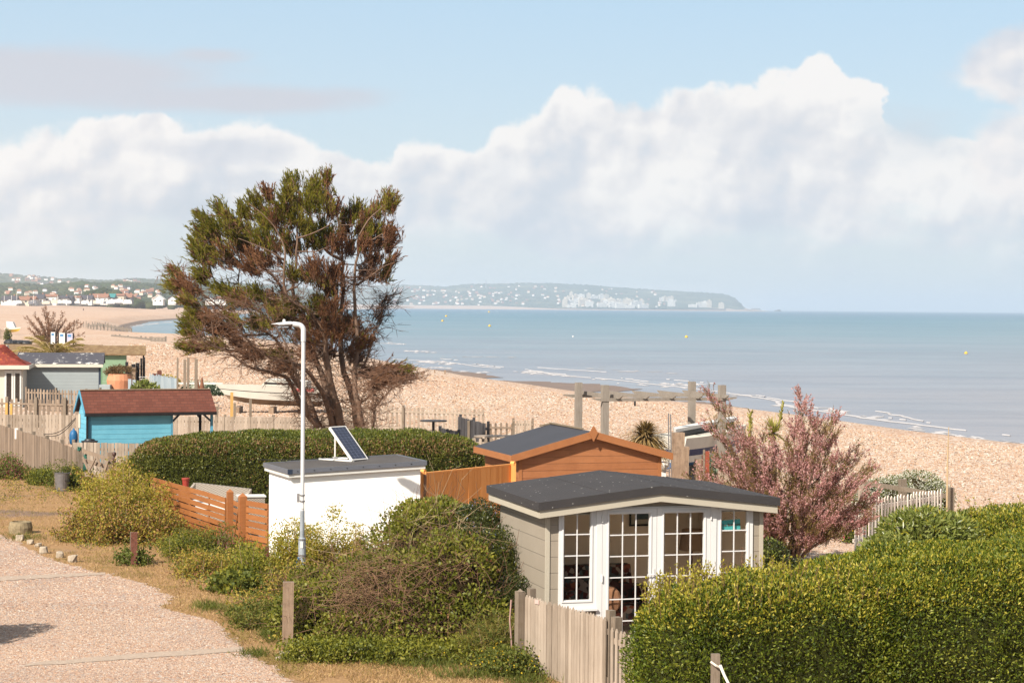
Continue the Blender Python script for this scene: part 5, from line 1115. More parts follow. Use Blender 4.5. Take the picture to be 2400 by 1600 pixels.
# a concrete block beside the post base
# washing bits: pinkish chain by the near fence
P = PD(1219, 800, 29.3); m = MB(); m.tube([Vector((P.x-.1, P.y, 1.0)), Vector((P.x-.12, P.y-.02, .7)), Vector((P.x-.09, P.y-.03, .35)), Vector((P.x-.1, P.y, .1))], .012, 6); single(m, 'chain', plain('pink_chain', col(176, 140, 130)), 'thin chain hanging down the left side of the near fence post', 'chain', (P.x-.1, P.y, 1.0))
# ================================================================ VEGETATION
def twigs(name, A, B, r0, r1, mat_, parent, n=3):
    A, B = np.asarray(A, float), np.asarray(B, float); N = len(A); d = unit(B-A); a_ = unit(np.cross(d, np.array([.3, .7, .65])+rng.normal(size=(N, 3))*.1)); b_ = np.cross(d, a_)
    r0 = np.broadcast_to(np.asarray(r0, float), (N,))[:, None]; r1 = np.broadcast_to(np.asarray(r1, float), (N,))[:, None]; ring = []
    for k in range(n):
        c, s_ = math.cos(2*math.pi*k/n), math.sin(2*math.pi*k/n); ring.append((a_*c+b_*s_))
    V = np.stack([A+q*r0 for q in ring]+[B+q*r1 for q in ring], 1).reshape(-1, 3)
    Fq = (np.arange(N)[:, None, None]*2*n+np.array([[k, (k+1) % n, n+(k+1) % n, n+k] for k in range(n)])[None]).reshape(-1, 4)
    return npmesh(name, V, Fq, mat_, parent)
def sprays(C, Dm, K, spread, ln, nl, L, Wd, jit=.5, start=None, off=.06):
    """K sprays from points C along directions Dm: returns leaves' bases, directions and the twigs"""
    n = len(C); S = np.repeat(C, K, 0); Dd = unit(np.repeat(Dm, K, 0)+rng.normal(size=(n*K, 3))*spread); l_ = ln*rng.uniform(.6, 1.25, (n*K, 1)); E = S+Dd*l_
    t_ = rng.uniform(.1, 1.0, (n*K, nl, 1)); P = S[:, None]+(E-S)[:, None]*t_+rng.normal(size=(n*K, nl, 3))*off*(1.15-t_)
    P[..., 2] += -.05*ln*t_[..., 0]**2
    DD = Dd[:, None]+rng.normal(size=(n*K, nl, 3))*jit
    return P.reshape(-1, 3), DD.reshape(-1, 3), S, E
# ---------------- the wind-shaped cypress
TD = 62.0
CT = thing('cypress_tree', 'tall wind-shaped cypress with green and browned foliage standing behind the long hedge', 'tree', (PD(805, 800, TD).x, TD, 0))
def c4(x, y, D=TD): return np.array(PD(380+x/3.92, 380+y/3.92, D))
def c5(x, y, D=TD): return np.array(PD(380+x/3.794, 720+y/3.794, D))
limbs = [
 ([c5(1400,1060,61.5), c5(1250,900,61.2), c5(1130,650,60.7), c5(1000,590,60.2), c5(750,520,59.7), c5(600,400,59.4), c5(430,330,59.2), c5(300,250,59)], .125, .025),
 ([c5(1530,1070), c5(1450,820,61.6), c5(1350,640,61), c5(1230,520,60.4), c5(950,440,59.6), c5(800,330,59), c5(640,150,58.6), c5(480,40,58.4)], .14, .03),
 ([c5(1400,1060,62), c5(1290,800,62.4), c5(1180,640,63), c5(1090,420,63.4), c5(960,240,63.8), c4(620,1400,64), c4(420,1240,64.2), c4(200,1090,64.3), c4(110,1000,64.3)], .13, .02),
 ([c5(1540,1070,62.3), c5(1480,850,62.3), c5(1420,600,62.5), c5(1330,380,62.8), c5(1150,120,63), c4(1080,1120,63.2), c4(850,900,63.4), c4(620,720,63.6), c4(470,600,63.6), c4(350,520,63.6)], .17, .025),
 ([c5(1600,1070,62), c5(1500,700,61.8), c5(1450,400,61.5), c5(1420,150,61.2), c4(1210,1240,61.2), c4(1235,900,61), c4(1240,600,61), c4(1245,350,61), c4(1190,140,61)], .19, .02),
 ([c5(1440,300,61.7), c5(1340,60,61), c4(1160,1240,60.6), c4(1125,1000,60.4), c4(1125,820,60.4), c4(1060,640,60.4), c4(900,460,60.3), c4(800,380,60.3)], .09, .02),
 ([c5(1740,1060,62.5), c5(1690,800,62.6), c5(1600,500,62.8), c5(1590,200,63), c4(1655,1180,63), c4(1655,1000,63), c4(1650,720,63), c4(1590,450,62.8), c4(1540,250,62.6), c4(1510,150,62.6)], .17, .02),
 ([c4(1650,900,63), c4(1500,800,62.5), c4(1380,560,62.3), c4(1360,420,62.2), c4(1400,200,62.2)], .07, .02),
 ([c5(1785,1060,61.8), c5(1730,800,61.8), c5(1705,600,62), c5(1740,300,62), c4(1760,1180,62), c4(1790,850,62), c4(1805,700,62), c4(1880,540,62), c4(2000,430,62.2), c4(2100,330,62.3)], .14, .02),
 ([c4(1780,1130,62), c4(1900,1060,61.6), c4(2030,960,61.3), c4(2130,920,61.2)], .05, .015), ([c4(1800,790,62), c4(1950,700,61.7), c4(2090,630,61.5), c4(2180,590,61.5)], .045, .012),
 ([c5(1880,1060,60.5), c5(1880,860,60.5), c5(1870,700,60.5), c5(1930,600,60.3), c5(2080,560,60)], .06, .02), ([c5(1880,900,60.5), c5(2000,760,60.2), c5(2120,660,60), c5(2260,630,59.8)], .045, .012),
 ([c5(1750,860,62), c5(1880,760,62), c5(1980,640,62)], .05, .02),
 ([c5(1720,640,62.5), c5(1830,430,63), c5(1880,250,63.2), c5(1950,120,63.4), c4(2040,1330,63.5), c4(2080,1230,63.5)], .06, .015),
 ([c4(850,1350,63.5), c4(760,1300,63.8), c4(700,1180,64), c4(708,900,64), c4(620,760,64), c4(500,690,64)], .05, .02),
 ([c5(1300,960,61), c5(1240,760,60.5), c5(1150,480,60), c5(1060,250,59.8), c5(900,60,59.6), c4(720,1280,59.6)], .09, .02),
 ([c4(1240,700,61), c4(1420,640,60.5), c4(1560,560,60.3)], .04, .02), ([c4(1125,900,60.5), c4(950,800,60.2), c4(700,700,60)], .04, .02)]
LP_, LR_ = [], []
for i, (pts_, ra, rb) in enumerate(limbs):
    pts_ = [Vector(p) for p in pts_]; fine = []
    for a in range(len(pts_)-1):
        p0, p1, p2, p3 = pts_[max(a-1, 0)], pts_[a], pts_[a+1], pts_[min(a+2, len(pts_)-1)]
        for k in range(4):
            u_ = k/4; fine.append(.5*((2*p1)+(-p0+p2)*u_+(2*p0-5*p1+4*p2-p3)*u_*u_+(-p0+3*p1-3*p2+p3)*u_**3))
    fine.append(pts_[-1]); fine = [p+Vector((mnoise.noise(p*2.1)*.05, 0, 0)) for p in fine]
    if fine[0].z < 1.0: b0 = fine[0].copy(); b0.z = 0; b0.x = b0.x*.5+CT.location.x*.5+(b0.x-CT.location.x)*.2; fine = [b0]+fine
    r_ = [ra*.66*(1-k/(len(fine)-1))**1.5+rb*.5 for k in range(len(fine))]
    MB().tube(fine, r_, 8).build('trunk' if ra > .1 else 'limb', M['bark'], CT, smooth=True)
    LP_ += [np.array(p) for p in fine]; LR_ += r_
LPa = np.array(LP_); LRa = np.array(LR_)
cl4 = """1190 180 60 70 .7;1160 290 80 80 .7;1110 400 80 70 .7;1400 200 80 60 .6;1515 150 45 55 .5;1370 290 90 70 .8;1480 320 100 80 .8;1400 400 100 60 .7;1570 420 60 100 .2;960 290 50 50 .2;850 350 80 45 .6;760 440 70 50 .8;900 470 100 70 .8;950 570 110 80 .8;1060 500 80 80 .5;1180 500 90 80 .6
520 430 55 40 .8;590 520 75 55 .8;380 520 75 45 .8;430 590 90 60 .7;350 660 90 65 .8;480 670 90 65 .6;310 760 70 55 .8;420 790 100 65 .6;330 850 80 55 .8;620 620 100 70 .7;700 690 90 70 .7;760 770 110 70 .4;560 800 100 75 .5;420 900 100 50 .4;620 900 110 50 .3;380 1010 65 35 .7;350 1070 55 35 .8
900 700 110 70 .6;1000 760 100 70 .4;1120 680 75 80 .5;850 860 110 70 .15;960 900 120 70 .05;820 960 100 60 .05;1340 640 100 70 .9;1450 600 80 60 .7;1540 680 100 70 .4;1220 770 110 60 .4;1400 740 110 50 .6;1600 750 80 70 .2
1700 500 90 60 .5;1800 440 80 45 .6;1900 500 100 50 .4;2080 330 70 45 .5;2120 400 50 50 .4;2000 440 80 40 .4;1980 620 80 35 .5;1850 600 100 50 .5;1850 660 55 35 .9;2100 640 70 30 .2;2000 720 100 40 .3;1880 760 80 40 .2;2090 760 40 50 .1;1950 880 90 40 .2;2090 915 80 35 .3;2060 1020 80 40 .4;1900 1010 90 50 .3
1400 960 120 65 .2;1350 1030 100 50 .5;1480 1080 110 50 .4;1600 1000 90 80 .1;1560 1160 120 70 .05;1200 1030 70 45 .8;120 1020 40 45 .5;190 1110 75 50 .3;95 1140 50 50 .8;250 1180 80 55 .3;230 1260 70 40 .5
560 1160 85 50 .6;700 1220 95 55 .7;860 1210 85 55 .8;1000 1250 120 80 .15;700 1280 95 45 .5;320 1380 110 70 .7;280 1480 100 65 .8;450 1420 90 80 .2;640 1430 90 50 .5;500 1520 130 60 .15;1050 1380 110 50 .8;1180 1330 80 60 .8;900 1480 110 70 .7;1120 1460 120 70 .4;1300 1450 100 70 .3
1460 1290 80 50 .7;1420 1360 90 50 .7;1560 1330 110 80 .1;1550 1450 120 80 .2;1700 1480 110 70 .3;1300 560 60 60 .6;1660 620 60 70 .2;1720 780 60 60 .2;700 560 60 50 .8;780 640 80 60 .7;1260 380 60 60 .6"""
cl5 = """290 110 100 70 .8;260 220 100 55 .7;480 330 70 50 .7;215 345 50 22 .6;330 340 90 50 .25;560 200 180 90 .05;700 300 130 80 .0;1030 420 100 40 .6;900 120 110 60 .7;1100 100 120 60 .5;1400 220 130 110 .15;1550 200 130 100 .1;1700 200 110 80 .15;1500 380 120 90 0;1700 420 110 90 0;1850 570 100 60 .1;2000 560 90 60 .2;2130 540 90 50 .5;2110 620 120 45 .3;1950 660 90 45 .1;1300 400 100 80 .0;1100 520 110 60 .05;1780 300 80 70 .1;1250 260 100 70 .3;800 420 110 50 .0"""
clumps = []
for txt, fn, k in ((cl4, c4, 3.92), (cl5, c5, 3.794)):
    for q in txt.replace('\n', ';').split(';'):
        x, y, rx, ry, g_ = map(float, q.split()); clumps.append((fn(x, y, TD+random.uniform(-1.4, 1.6)), rx/k/75.3, ry/k/75.3, g_))
gl, bl_, tw = [], [], []
BRA, BRB, BRr = [], [], []
for c, rx, ry, g_ in clumps:
    rx *= .85; ry *= .68; g_ = .95 if g_ >= .55 else (.55 if g_ >= .4 else g_*.35)
    # a branch from the nearest limb point below
    dd_ = LPa-c; sc_ = np.linalg.norm(dd_*np.array([1, 1, 1]), axis=1)+np.maximum(dd_[:, 2]+.1, 0)*4; j = int(np.argmin(sc_)); p0 = LPa[j]
    mid_ = (p0+c)/2+np.array([0, 0, -.12]); r_ = min(.035, LRa[j]*.6)
    BRA += [p0, mid_]; BRB += [mid_, c]; BRr += [(r_, r_*.7), (r_*.7, .01)]
    base_dir = unit((c-np.array([CT.location.x-.3, TD, 3.2]))[None])[0]*1.0+np.array([0, 0, .22])
    K = int(13+rx*ry*150); st = c+rng.normal(size=(K, 3))*np.array([rx*.5, min(rx, .8)*.5, ry*.5]); Dm = unit(base_dir+rng.normal(size=(K, 3))*.25)
    st = st-Dm*.30
    P, DD, S, E = sprays(st, Dm, 3, .20, .55, 24, .1, .03, .22, off=.030)
    gr_ = rng.uniform(size=len(S)) < min(.97, g_); gm = np.repeat(gr_, 24)
    gl.append((P[gm], DD[gm])); bl_.append((P[~gm], DD[~gm])); tw.append((S, E))
    q = rng.integers(0, len(st), K*2//3); tw.append((np.broadcast_to(c-base_dir*.3, (len(q), 3))+rng.normal(size=(len(q), 3))*.1, st[q]))
for nm, arr, mt in (('green_foliage', gl, M['cyp_green']), ('browned_foliage', bl_, M['cyp_brown'])):
    P = np.concatenate([a for a, b in arr]); DD = np.concatenate([b for a, b in arr]); V, Fq = leafmesh(P, DD, rng.uniform(.08, .18, len(P)), rng.uniform(.016, .028, len(P)), .1); npmesh(nm, V, Fq, mt, CT)
A_a = np.concatenate([a for a, b in tw]); B_a = np.concatenate([b for a, b in tw]); twigs('twigs', A_a, B_a, .008, .004, M['twig'], CT)
o = twigs('branches', BRA, BRB, [r[0] for r in BRr], [r[1] for r in BRr], M['bark'], CT, 5)
# bare dead twigs low in the crown
src = []
for _ in range(3400):
    j = random.randrange(len(LPa)); 
    if 1.2 < LPa[j][2] < 6.4: src.append(LPa[j])
src = np.array(src); dr = unit(rng.normal(size=(len(src), 3))*np.array([1, .8, .5])+np.array([-.25, 0, .15])); l_ = rng.uniform(.25, .95, (len(src), 1)); E = src+dr*l_
A2_ = src+dr*l_*rng.uniform(.3, .9, (len(src), 1)); E2 = A2_+unit(dr+rng.normal(size=dr.shape)*.6)*l_*.5; A3 = src+dr*l_*rng.uniform(.3, .9, (len(src), 1)); E3 = A3+unit(dr+rng.normal(size=dr.shape)*.6)*l_*.4
twigs('dead_twigs', np.concatenate([src, A2_, A3]), np.concatenate([E, E2, E3]), .009, .003, M['twig'], CT)
# dark dead branches at the right of the crown
for (x, y, rx, ry, K, fn, D_) in [(2040, 1290, 100, 90, 26, c4, 63.5), (1990, 1440, 80, 90, 18, c4, 63.4), (1830, 330, 60, 80, 12, c5, 63)]:
    c = fn(x, y, D_); st = c+rng.normal(size=(K, 3))*np.array([rx, 60, ry])/3.9/75.3*.55; dr = unit(np.array([.35, 0, .8])+rng.normal(size=(K, 3))*.5); P, DD, S, E = sprays(st, dr, 4, .5, .3, 5, .05, .02)
    V, Fq = leafmesh(P, DD, .055, .014, .1); npmesh('dead_foliage', V, Fq, M['cyp_brown'], CT); twigs('dead_twigs', np.concatenate([S, np.broadcast_to(fn(x-60, y+160, D_), st.shape)+rng.normal(size=st.shape)*.1]), np.concatenate([E, st]), .009, .004, M['dark'], CT)
# ---------------- general shrub: overlapping rounded masses of leaves
def shrub(name, label, cat, blobs, layers, core, base=None, ncore=(12, 8), shell=(.72, 1.08), up=.35, twn=0, twl=.5, twm=None, group=None, coref=.72, tor=.008, spiky=.0):
    ctr = [(PD(x, y, D), rx, ry, rz) for x, y, D, rx, ry, rz in blobs]
    b0 = base or (sum(c[0].x for c in ctr)/len(ctr), sum(c[0].y for c in ctr)/len(ctr), 0)
    t = thing(name, label, cat, b0, group); 
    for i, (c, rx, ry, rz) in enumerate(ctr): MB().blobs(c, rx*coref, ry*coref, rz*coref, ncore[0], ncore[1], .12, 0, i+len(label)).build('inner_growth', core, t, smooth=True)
    pass
    Ar = np.array([rx*ry+rx*rz+ry*rz for c, rx, ry, rz in ctr]); Ar /= Ar.sum()
    def sample(N, sh=shell):
        k = rng.choice(len(ctr), N, p=Ar); C = np.array([tuple(c[0]) for c in ctr])[k]; Rr_ = np.array([c[1:] for c in ctr])[k]
        d = unit(rng.normal(size=(N, 3))); r_ = sh[0]+(sh[1]-sh[0])*rng.uniform(size=(N, 1))**.6
        P = C+d*Rr_*r_; P += d*(wob(P*1.6, 1.4, 2.)[:, None])*np.minimum(Rr_.min(1, keepdims=True)*.22, .22); keep = P[:, 2] > .02
        for i, (c, rx, ry, rz) in enumerate(ctr): keep &= ~((((P-np.array(c))/np.array([rx, ry, rz]))**2).sum(1) < .55)
        return P[keep], d[keep]
    for nm, mt, N, L, Wd, bias in layers:
        P, d = sample(N if isinstance(N, int) else N[0])
        if bias is not None: keep = bias(P, d); P, d = P[keep], d[keep]
        if len(P) == 0: continue
        DD = unit(d*.6+np.array([0, 0, up])+rng.normal(size=P.shape)*.65); V, Fq = leafmesh(P, DD, rng.uniform(.65, 1.35, len(P))*L, rng.uniform(.7, 1.2, len(P))*Wd, .2); npmesh(nm, V, Fq, mt, t)
    if twn:
        P, d = sample(twn, (.7, 1.0)); dr = unit(rng.normal(size=P.shape)*.8+d*.5+np.array([0, 0, .15])); l_ = rng.uniform(.3, 1.0, (len(P), 1))*twl
        mid_ = P+dr*l_*.5; end = mid_+unit(dr+rng.normal(size=P.shape)*.35+np.array([0, 0, -.1]))*l_*.5
        twigs('bare_twigs', np.concatenate([P, mid_]), np.concatenate([mid_, end]), tor, tor*.55, twm or M['twig'], t)
    return t
nz_b = lambda thr, f=.9, s=1.: (lambda P, d: wob(P, f, s) > thr)
# bramble thicket and the blue-flowered shrub
BR = shrub('bramble_thicket', 'tangled green bramble thicket with bare brown stems behind the thick timber post', 'shrub',
 [(780,1450,32.0,1.0,.9,.62),(890,1420,32.4,1.1,1.0,.85),(1005,1330,33.4,1.0,1.0,1.12),(930,1390,31.6,.7,.7,.7),(1050,1400,31.2,.8,.7,.95),(975,1265,34.6,.52,.7,.55),(1040,1250,34.6,.6,.7,.62),(870,1500,31.0,.9,.7,.5),(1000,1480,31.0,1.0,.8,.7),(1110,1490,30.8,.8,.7,.65),(740,1400,33.6,.5,.6,.55),(1130,1400,32.2,.7,.8,.9),(890,1370,33.8,.5,.6,.5),(740,1500,31.6,.45,.5,.35)],
 [('leaves', M['bramble'], 62000, .064, .046, nz_b(-.9)), ('bright_leaves', M['alex_g'], 14000, .066, .046, nz_b(.05, 1.4, 3.)), ('dry_leaves', M['red_leaf'], 9000, .045, .028, nz_b(.05, 1.1, 7.)), ('pale_leaves', M['grass_green'], 7000, .05, .035, lambda P, d: P[:, 2] < .35)],
 M['core_olive'], twn=2600, twl=.8, twm=M['twig'], tor=.004)
P0, d0_ = [], []
cb = np.array([tuple(PD(x, y, 31.5)) for x, y in [(850, 1345), (900, 1370), (930, 1420), (985, 1390), (880, 1440), (1040, 1330), (1010, 1440), (820, 1420)]]); k_ = rng.integers(0, 8, 1100); S = cb[k_]+np.array([0, -.55, .1])+rng.normal(size=(1100, 3))*np.array([.30, .3, .24]); dr = unit(rng.normal(size=(1100, 3))*np.array([1, .5, .6])+np.array([.1, -.45, -.1])); M1 = S+dr*rng.uniform(.12, .35, (1100, 1)); E = M1+unit(dr+rng.normal(size=dr.shape)*.4)*rng.uniform(.08, .3, (1100, 1))
twigs('brown_stems', np.concatenate([S, M1]), np.concatenate([M1, E]), .005, .003, M['dead_stem'], BR)
twN = 90; cc = np.array([tuple(PD(x, y, 31.6)) for x, y in [(900, 1370), (950, 1420), (850, 1390), (1000, 1400), (1060, 1230), (1030, 1215)]]); k_ = rng.integers(0, 6, twN); S = cc[k_]+rng.normal(size=(twN, 3))*.25; dr = unit(rng.normal(size=(twN, 3))*np.array([1, .4, .7])+np.array([.1, -.5, .1])); M1 = S+dr*rng.uniform(.2, .6, (twN, 1)); E = M1+unit(dr+rng.normal(size=dr.shape)*.4)*rng.uniform(.1, .4, (twN, 1))
twigs('pale_stems', np.concatenate([S, M1]), np.concatenate([M1, E]), .0035, .002, M['twig_pale'], BR)
CE = shrub('ceanothus_bush', 'dark green shrub with small blue flower clusters against the summerhouse side', 'shrub',
 [(1130,1270,33.2,.62,.7,.68),(1170,1350,32.2,.66,.7,.75),(1110,1330,32.8,.6,.7,.7),(1200,1430,31.2,.42,.5,.55),(1090,1240,33.6,.4,.5,.4),(1140,1450,31.2,.6,.6,.6)],
 [('leaves', M['ceanothus'], 42000, .042, .024, None), ('bright_leaves', M['bramble'], 8000, .045, .03, nz_b(.1, 1.5, 4.)), ('blue_flowers', M['blue_fl'], 9000, .028, .02, lambda P, d: (wob(P*3.2, 2.2, 5.) > .42) & (P[:, 2] > .9))], M['core'], twn=300, twl=.6, tor=.005)
# golden-green umbellifers
_sc = []
for x0, x1, y0, y1, n in [(180, 420, 1225, 1290, 260), (400, 640, 1275, 1350, 420), (540, 700, 1350, 1440, 300), (0, 200, 1110, 1180, 200), (640, 720, 1440, 1520, 160), (420, 560, 1335, 1380, 60)]:
    a = np.stack([rng.uniform(x0, x1, n), rng.uniform(y0, y1, n)], 1); d_ = np.array([tuple(ray(*q)) for q in a]); q_ = -CAMH/d_[:, 2]; _sc.append(np.stack([d_[:, 0]*q_, d_[:, 1]*q_, np.full(n, .01)], 1))
_sc = np.concatenate(_sc); _sc = np.repeat(_sc, 16, 0)+rng.normal(size=(len(_sc)*16, 3))*np.array([.10, .12, 0]); _sc[:, 2] += rng.uniform(0, .16, len(_sc)); _k = rng.uniform(size=len(_sc))
for _a, _b, _nm, _lb in ((0, .22, 'alex', 'scattered golden low weeds over the verge'), (.38, .7, 'weed', 'scattered green low weeds over the verge'), (.85, .95, 'red_leaf', 'scattered dry reddish litter and leaves over the verge')):
    _q = _sc[(_k >= _a) & (_k < _b)]; V, Fq = leafmesh(_q, unit(rng.normal(size=_q.shape)+np.array([0, 0, .5])), rng.uniform(.03, .07, len(_q)), .028, .2); tag(npmesh('ground_weeds', V, Fq, M[_nm]), _lb, 'weeds', kind='stuff')
def herb(name, label, px0, px1, y0, y1, D, n, mats, seedl=.05, hmin=.7, hmax=1.3, group=None, cat='shrub', cov=16, spreadk=1.0):
    """upright stems carrying umbels and leaf tufts over a leafy base"""
    c = PD((px0+px1)/2, 800, D); t = thing(name, label, cat, (c.x, c.y, 0), group); S = []; E = []; U = []
    for _ in range(n):
        x = random.uniform(px0, px1); d_ = D+random.uniform(-.5, .5)*spreadk; p = PD(x, 800, d_); p.z = 0; yt = random.uniform(y0, y1)-(random.random() < .13)*(y1-y0)*random.uniform(.1, .38)+(random.random() < .25)*(y1-y0)*.5+abs(x-(px0+px1)/2)/((px1-px0)/2)*(y1-y0)*.35; h = max(.2, zat(p, yt)); q = p+Vector((random.gauss(0, .1), random.gauss(0, .1), h)); S.append(tuple(p)); E.append(tuple(q))
    S, E = np.array(S), np.array(E); twigs('stems', S, E, .008, .004, M['twig_pale'], t)
    f_ = rng.uniform(.15, 1, (n, cov, 1)); P = (S[:, None]+(E-S)[:, None]*f_+rng.normal(size=(n, cov, 3))*np.array([.13, .13, .06])).reshape(-1, 3)
    for nm, mt, fr_, L, Wd in mats:
        kk = max(1, int(fr_)); Q = np.repeat(P, kk, 0)+rng.normal(size=(len(P)*kk, 3))*.06; Q[:, 2] = np.maximum(Q[:, 2], .02); DD = unit(rng.normal(size=Q.shape)+np.array([0, 0, .5])); V, Fq = leafmesh(Q, DD, rng.uniform(.6, 1.3, len(Q))*L, Wd, .2); npmesh(nm, V, Fq, mt, t)
    Q = np.repeat(E, 26, 0)+rng.normal(size=(n*26, 3))*np.array([.07, .07, .015]); V, Fq = leafmesh(Q, unit(rng.normal(size=Q.shape)+np.array([0, 0, .8])), .032, .022); npmesh('umbels', V, Fq, mats[0][1], t); return t
herb('alexanders_clump', 'tall golden green umbellifers growing against the white outbuilding wall', 636, 760, 1215, 1330, 38.2, 70, [('golden_leaves', M['alex'], 9, 0.049, 0.032), ('green_leaves', M['alex_g'], 7, 0.049, 0.036)])
herb('alexanders_clump', 'golden umbellifers between the street lamp and the bramble thicket', 700, 900, 1225, 1345, 38.4, 90, [('golden_leaves', M['alex'], 9, 0.049, 0.032), ('green_leaves', M['alex_g'], 7, 0.049, 0.036)])
herb('alexanders_clump', 'low yellow green plants in front of the street lamp foot', 640, 760, 1310, 1375, 36.6, 34, [('golden_leaves', M['alex'], 7, 0.045, 0.032), ('green_leaves', M['weed'], 7, 0.049, 0.036), ('dry_leaves', M['red_leaf'], 3, 0.041, 0.024)])
herb('alexanders_clump', 'large golden and reddish plant mass left of the orange slatted fence', 195, 395, 1085, 1190, 47.2, 105, [('golden_leaves', M['alex'], 11, 0.057, 0.040), ('green_leaves', M['alex_g'], 7, 0.057, 0.040), ('red_leaves', M['red_leaf'], 3, 0.049, 0.032)], spreadk=2.6)
herb('alexanders_clump', 'reddish brown and green plants on the verge in front of the golden mass', 165, 420, 1165, 1250, 44.6, 90, [('golden_leaves', M['alex'], 7, 0.057, 0.040), ('red_leaves', M['red_leaf'], 7, 0.049, 0.032), ('green_leaves', M['weed'], 4, 0.057, 0.040)], spreadk=1.6)
herb('alexanders_clump', 'thin golden stems between the bare soil and the orange gate', 430, 560, 1278, 1340, 38.9, 26, [('golden_leaves', M['alex'], 5, 0.049, 0.032), ('green_leaves', M['weed'], 4, 0.049, 0.028), ('dry_leaves', M['red_leaf'], 3, 0.041, 0.024)], spreadk=1.2)
herb('alexanders_clump', 'sparse tall stems at the left side of the slim rusty post', 560, 640, 1265, 1330, 38.0, 30, [('golden_leaves', M['alex_g'], 7, 0.049, 0.032), ('green_leaves', M['weed'], 4, 0.049, 0.028)], spreadk=.9)
herb('fennel_clump', 'feathery green plants at the foot of the orange slatted fence', 395, 520, 1232, 1300, 42.0, 70, [('green_leaves', M['weed'], 8, 0.049, 0.024), ('golden_leaves', M['alex_g'], 5, 0.049, 0.024), ('yellow_flowers', M['yellow_fl'], 1, 0.016, 0.016)], spreadk=1.2)
herb('fennel_clump', 'green and reddish plants in front of the orange gate posts', 490, 640, 1262, 1335, 39.8, 50, [('green_leaves', M['weed'], 8, 0.049, 0.028), ('golden_leaves', M['alex'], 5, 0.049, 0.032), ('red_leaves', M['red_leaf'], 1, 0.041, 0.024)], spreadk=1.2)
herb('valerian_clump', 'red flowering plants by the orange gate posts', 520, 560, 1215, 1265, 41.6, 16, [('leaves', M['weed'], 5, 0.041, 0.024), ('red_flowers', M['magenta_fl'], 3, 0.021, 0.016)], spreadk=.5)
herb('valerian_clump', 'pink flowering valerian at the foot of the grey fence at the left edge', -20, 45, 1065, 1105, 60.5, 46, [('leaves', M['weed'], 9, 0.057, 0.036), ('pink_flowers', M['magenta_fl'], 3, 0.041, 0.028)], spreadk=1.2)
herb('nettle_clump', 'dark green weeds between the grey fence and the metal bin', 85, 122, 1095, 1130, 58.6, 34, [('leaves', M['weed'], 12, 0.066, 0.040), ('bright_leaves', M['alex_g'], 5, 0.057, 0.040)], spreadk=1.2)
herb('nettle_clump', 'dark leafy weeds just right of the metal bin', 172, 200, 1090, 1135, 57.0, 40, [('leaves', M['weed'], 12, 0.066, 0.040), ('bright_leaves', M['bramble'], 5, 0.057, 0.040)], spreadk=1.)
herb('nettle_clump', 'dry spotted shrub below the left end of the long hedge', 270, 345, 1068, 1120, 52.0, 60, [('leaves', M['alex_g'], 5, 0.057, 0.040), ('pale_leaves', M['grass_dry'], 7, 0.049, 0.032)], spreadk=1.6)
herb('bin_plant', 'sparse upright twigs growing in the metal bin', 130, 160, 1072, 1100, 56.5, 14, [('leaves', M['weed'], 4, .05, .03)], spreadk=.3)
herb('ivy_patch', 'dark ivy at the foot of the rusty bollard', 294, 332, 1312, 1326, 40.6, 14, [('leaves', M['weed'], 8, .06, .05)], spreadk=.5)
herb('mallow_plant', 'broad leaved green and yellow plant on the bare soil', 528, 590, 1378, 1402, 36.8, 26, [('leaves', M['weed'], 7, .09, .07), ('yellow_leaves', M['alex_g'], 2, .09, .07)], spreadk=.5)
herb('grass_tussock', 'fresh green grass tussock at the right foot of the bramble thicket', 1130, 1215, 1450, 1500, 29.9, 60, [('leaves', M['weed'], 3, .16, .012), ('pale_blades', M['grass_green'], 4, .2, .01)], spreadk=.8)
herb('yellow_flowers', 'low green plants with small yellow flowers beside the near fence post', 1160, 1245, 1520, 1560, 28.9, 50, [('leaves', M['weed'], 7, .05, .035), ('yellow_blossom', M['yellow_fl'], 1, .03, .025)], spreadk=.9)
herb('weed_patch', 'low green weeds along the front of the bramble thicket', 690, 1130, 1522, 1550, 29.9, 90, [('leaves', M['bramble'], 6, .05, .035), ('pale_leaves', M['alex_g'], 3, .05, .035)], spreadk=.7)
herb('weed_patch', 'green plants left of the thick timber post', 570, 665, 1440, 1490, 33.0, 38, [('leaves', M['weed'], 6, .06, .03), ('pale_leaves', M['grass_green'], 4, .08, .015)], spreadk=1.2)
shrub('garden_shrub', 'round green shrub standing outside the left edge of the view', 'shrub', [(-190,1440,30.8,.9,.8,.9),(-150,1380,31.,.6,.6,.8)], [('leaves', M['weed'], 6000, .12, .04, None)], M['core'], twn=0)
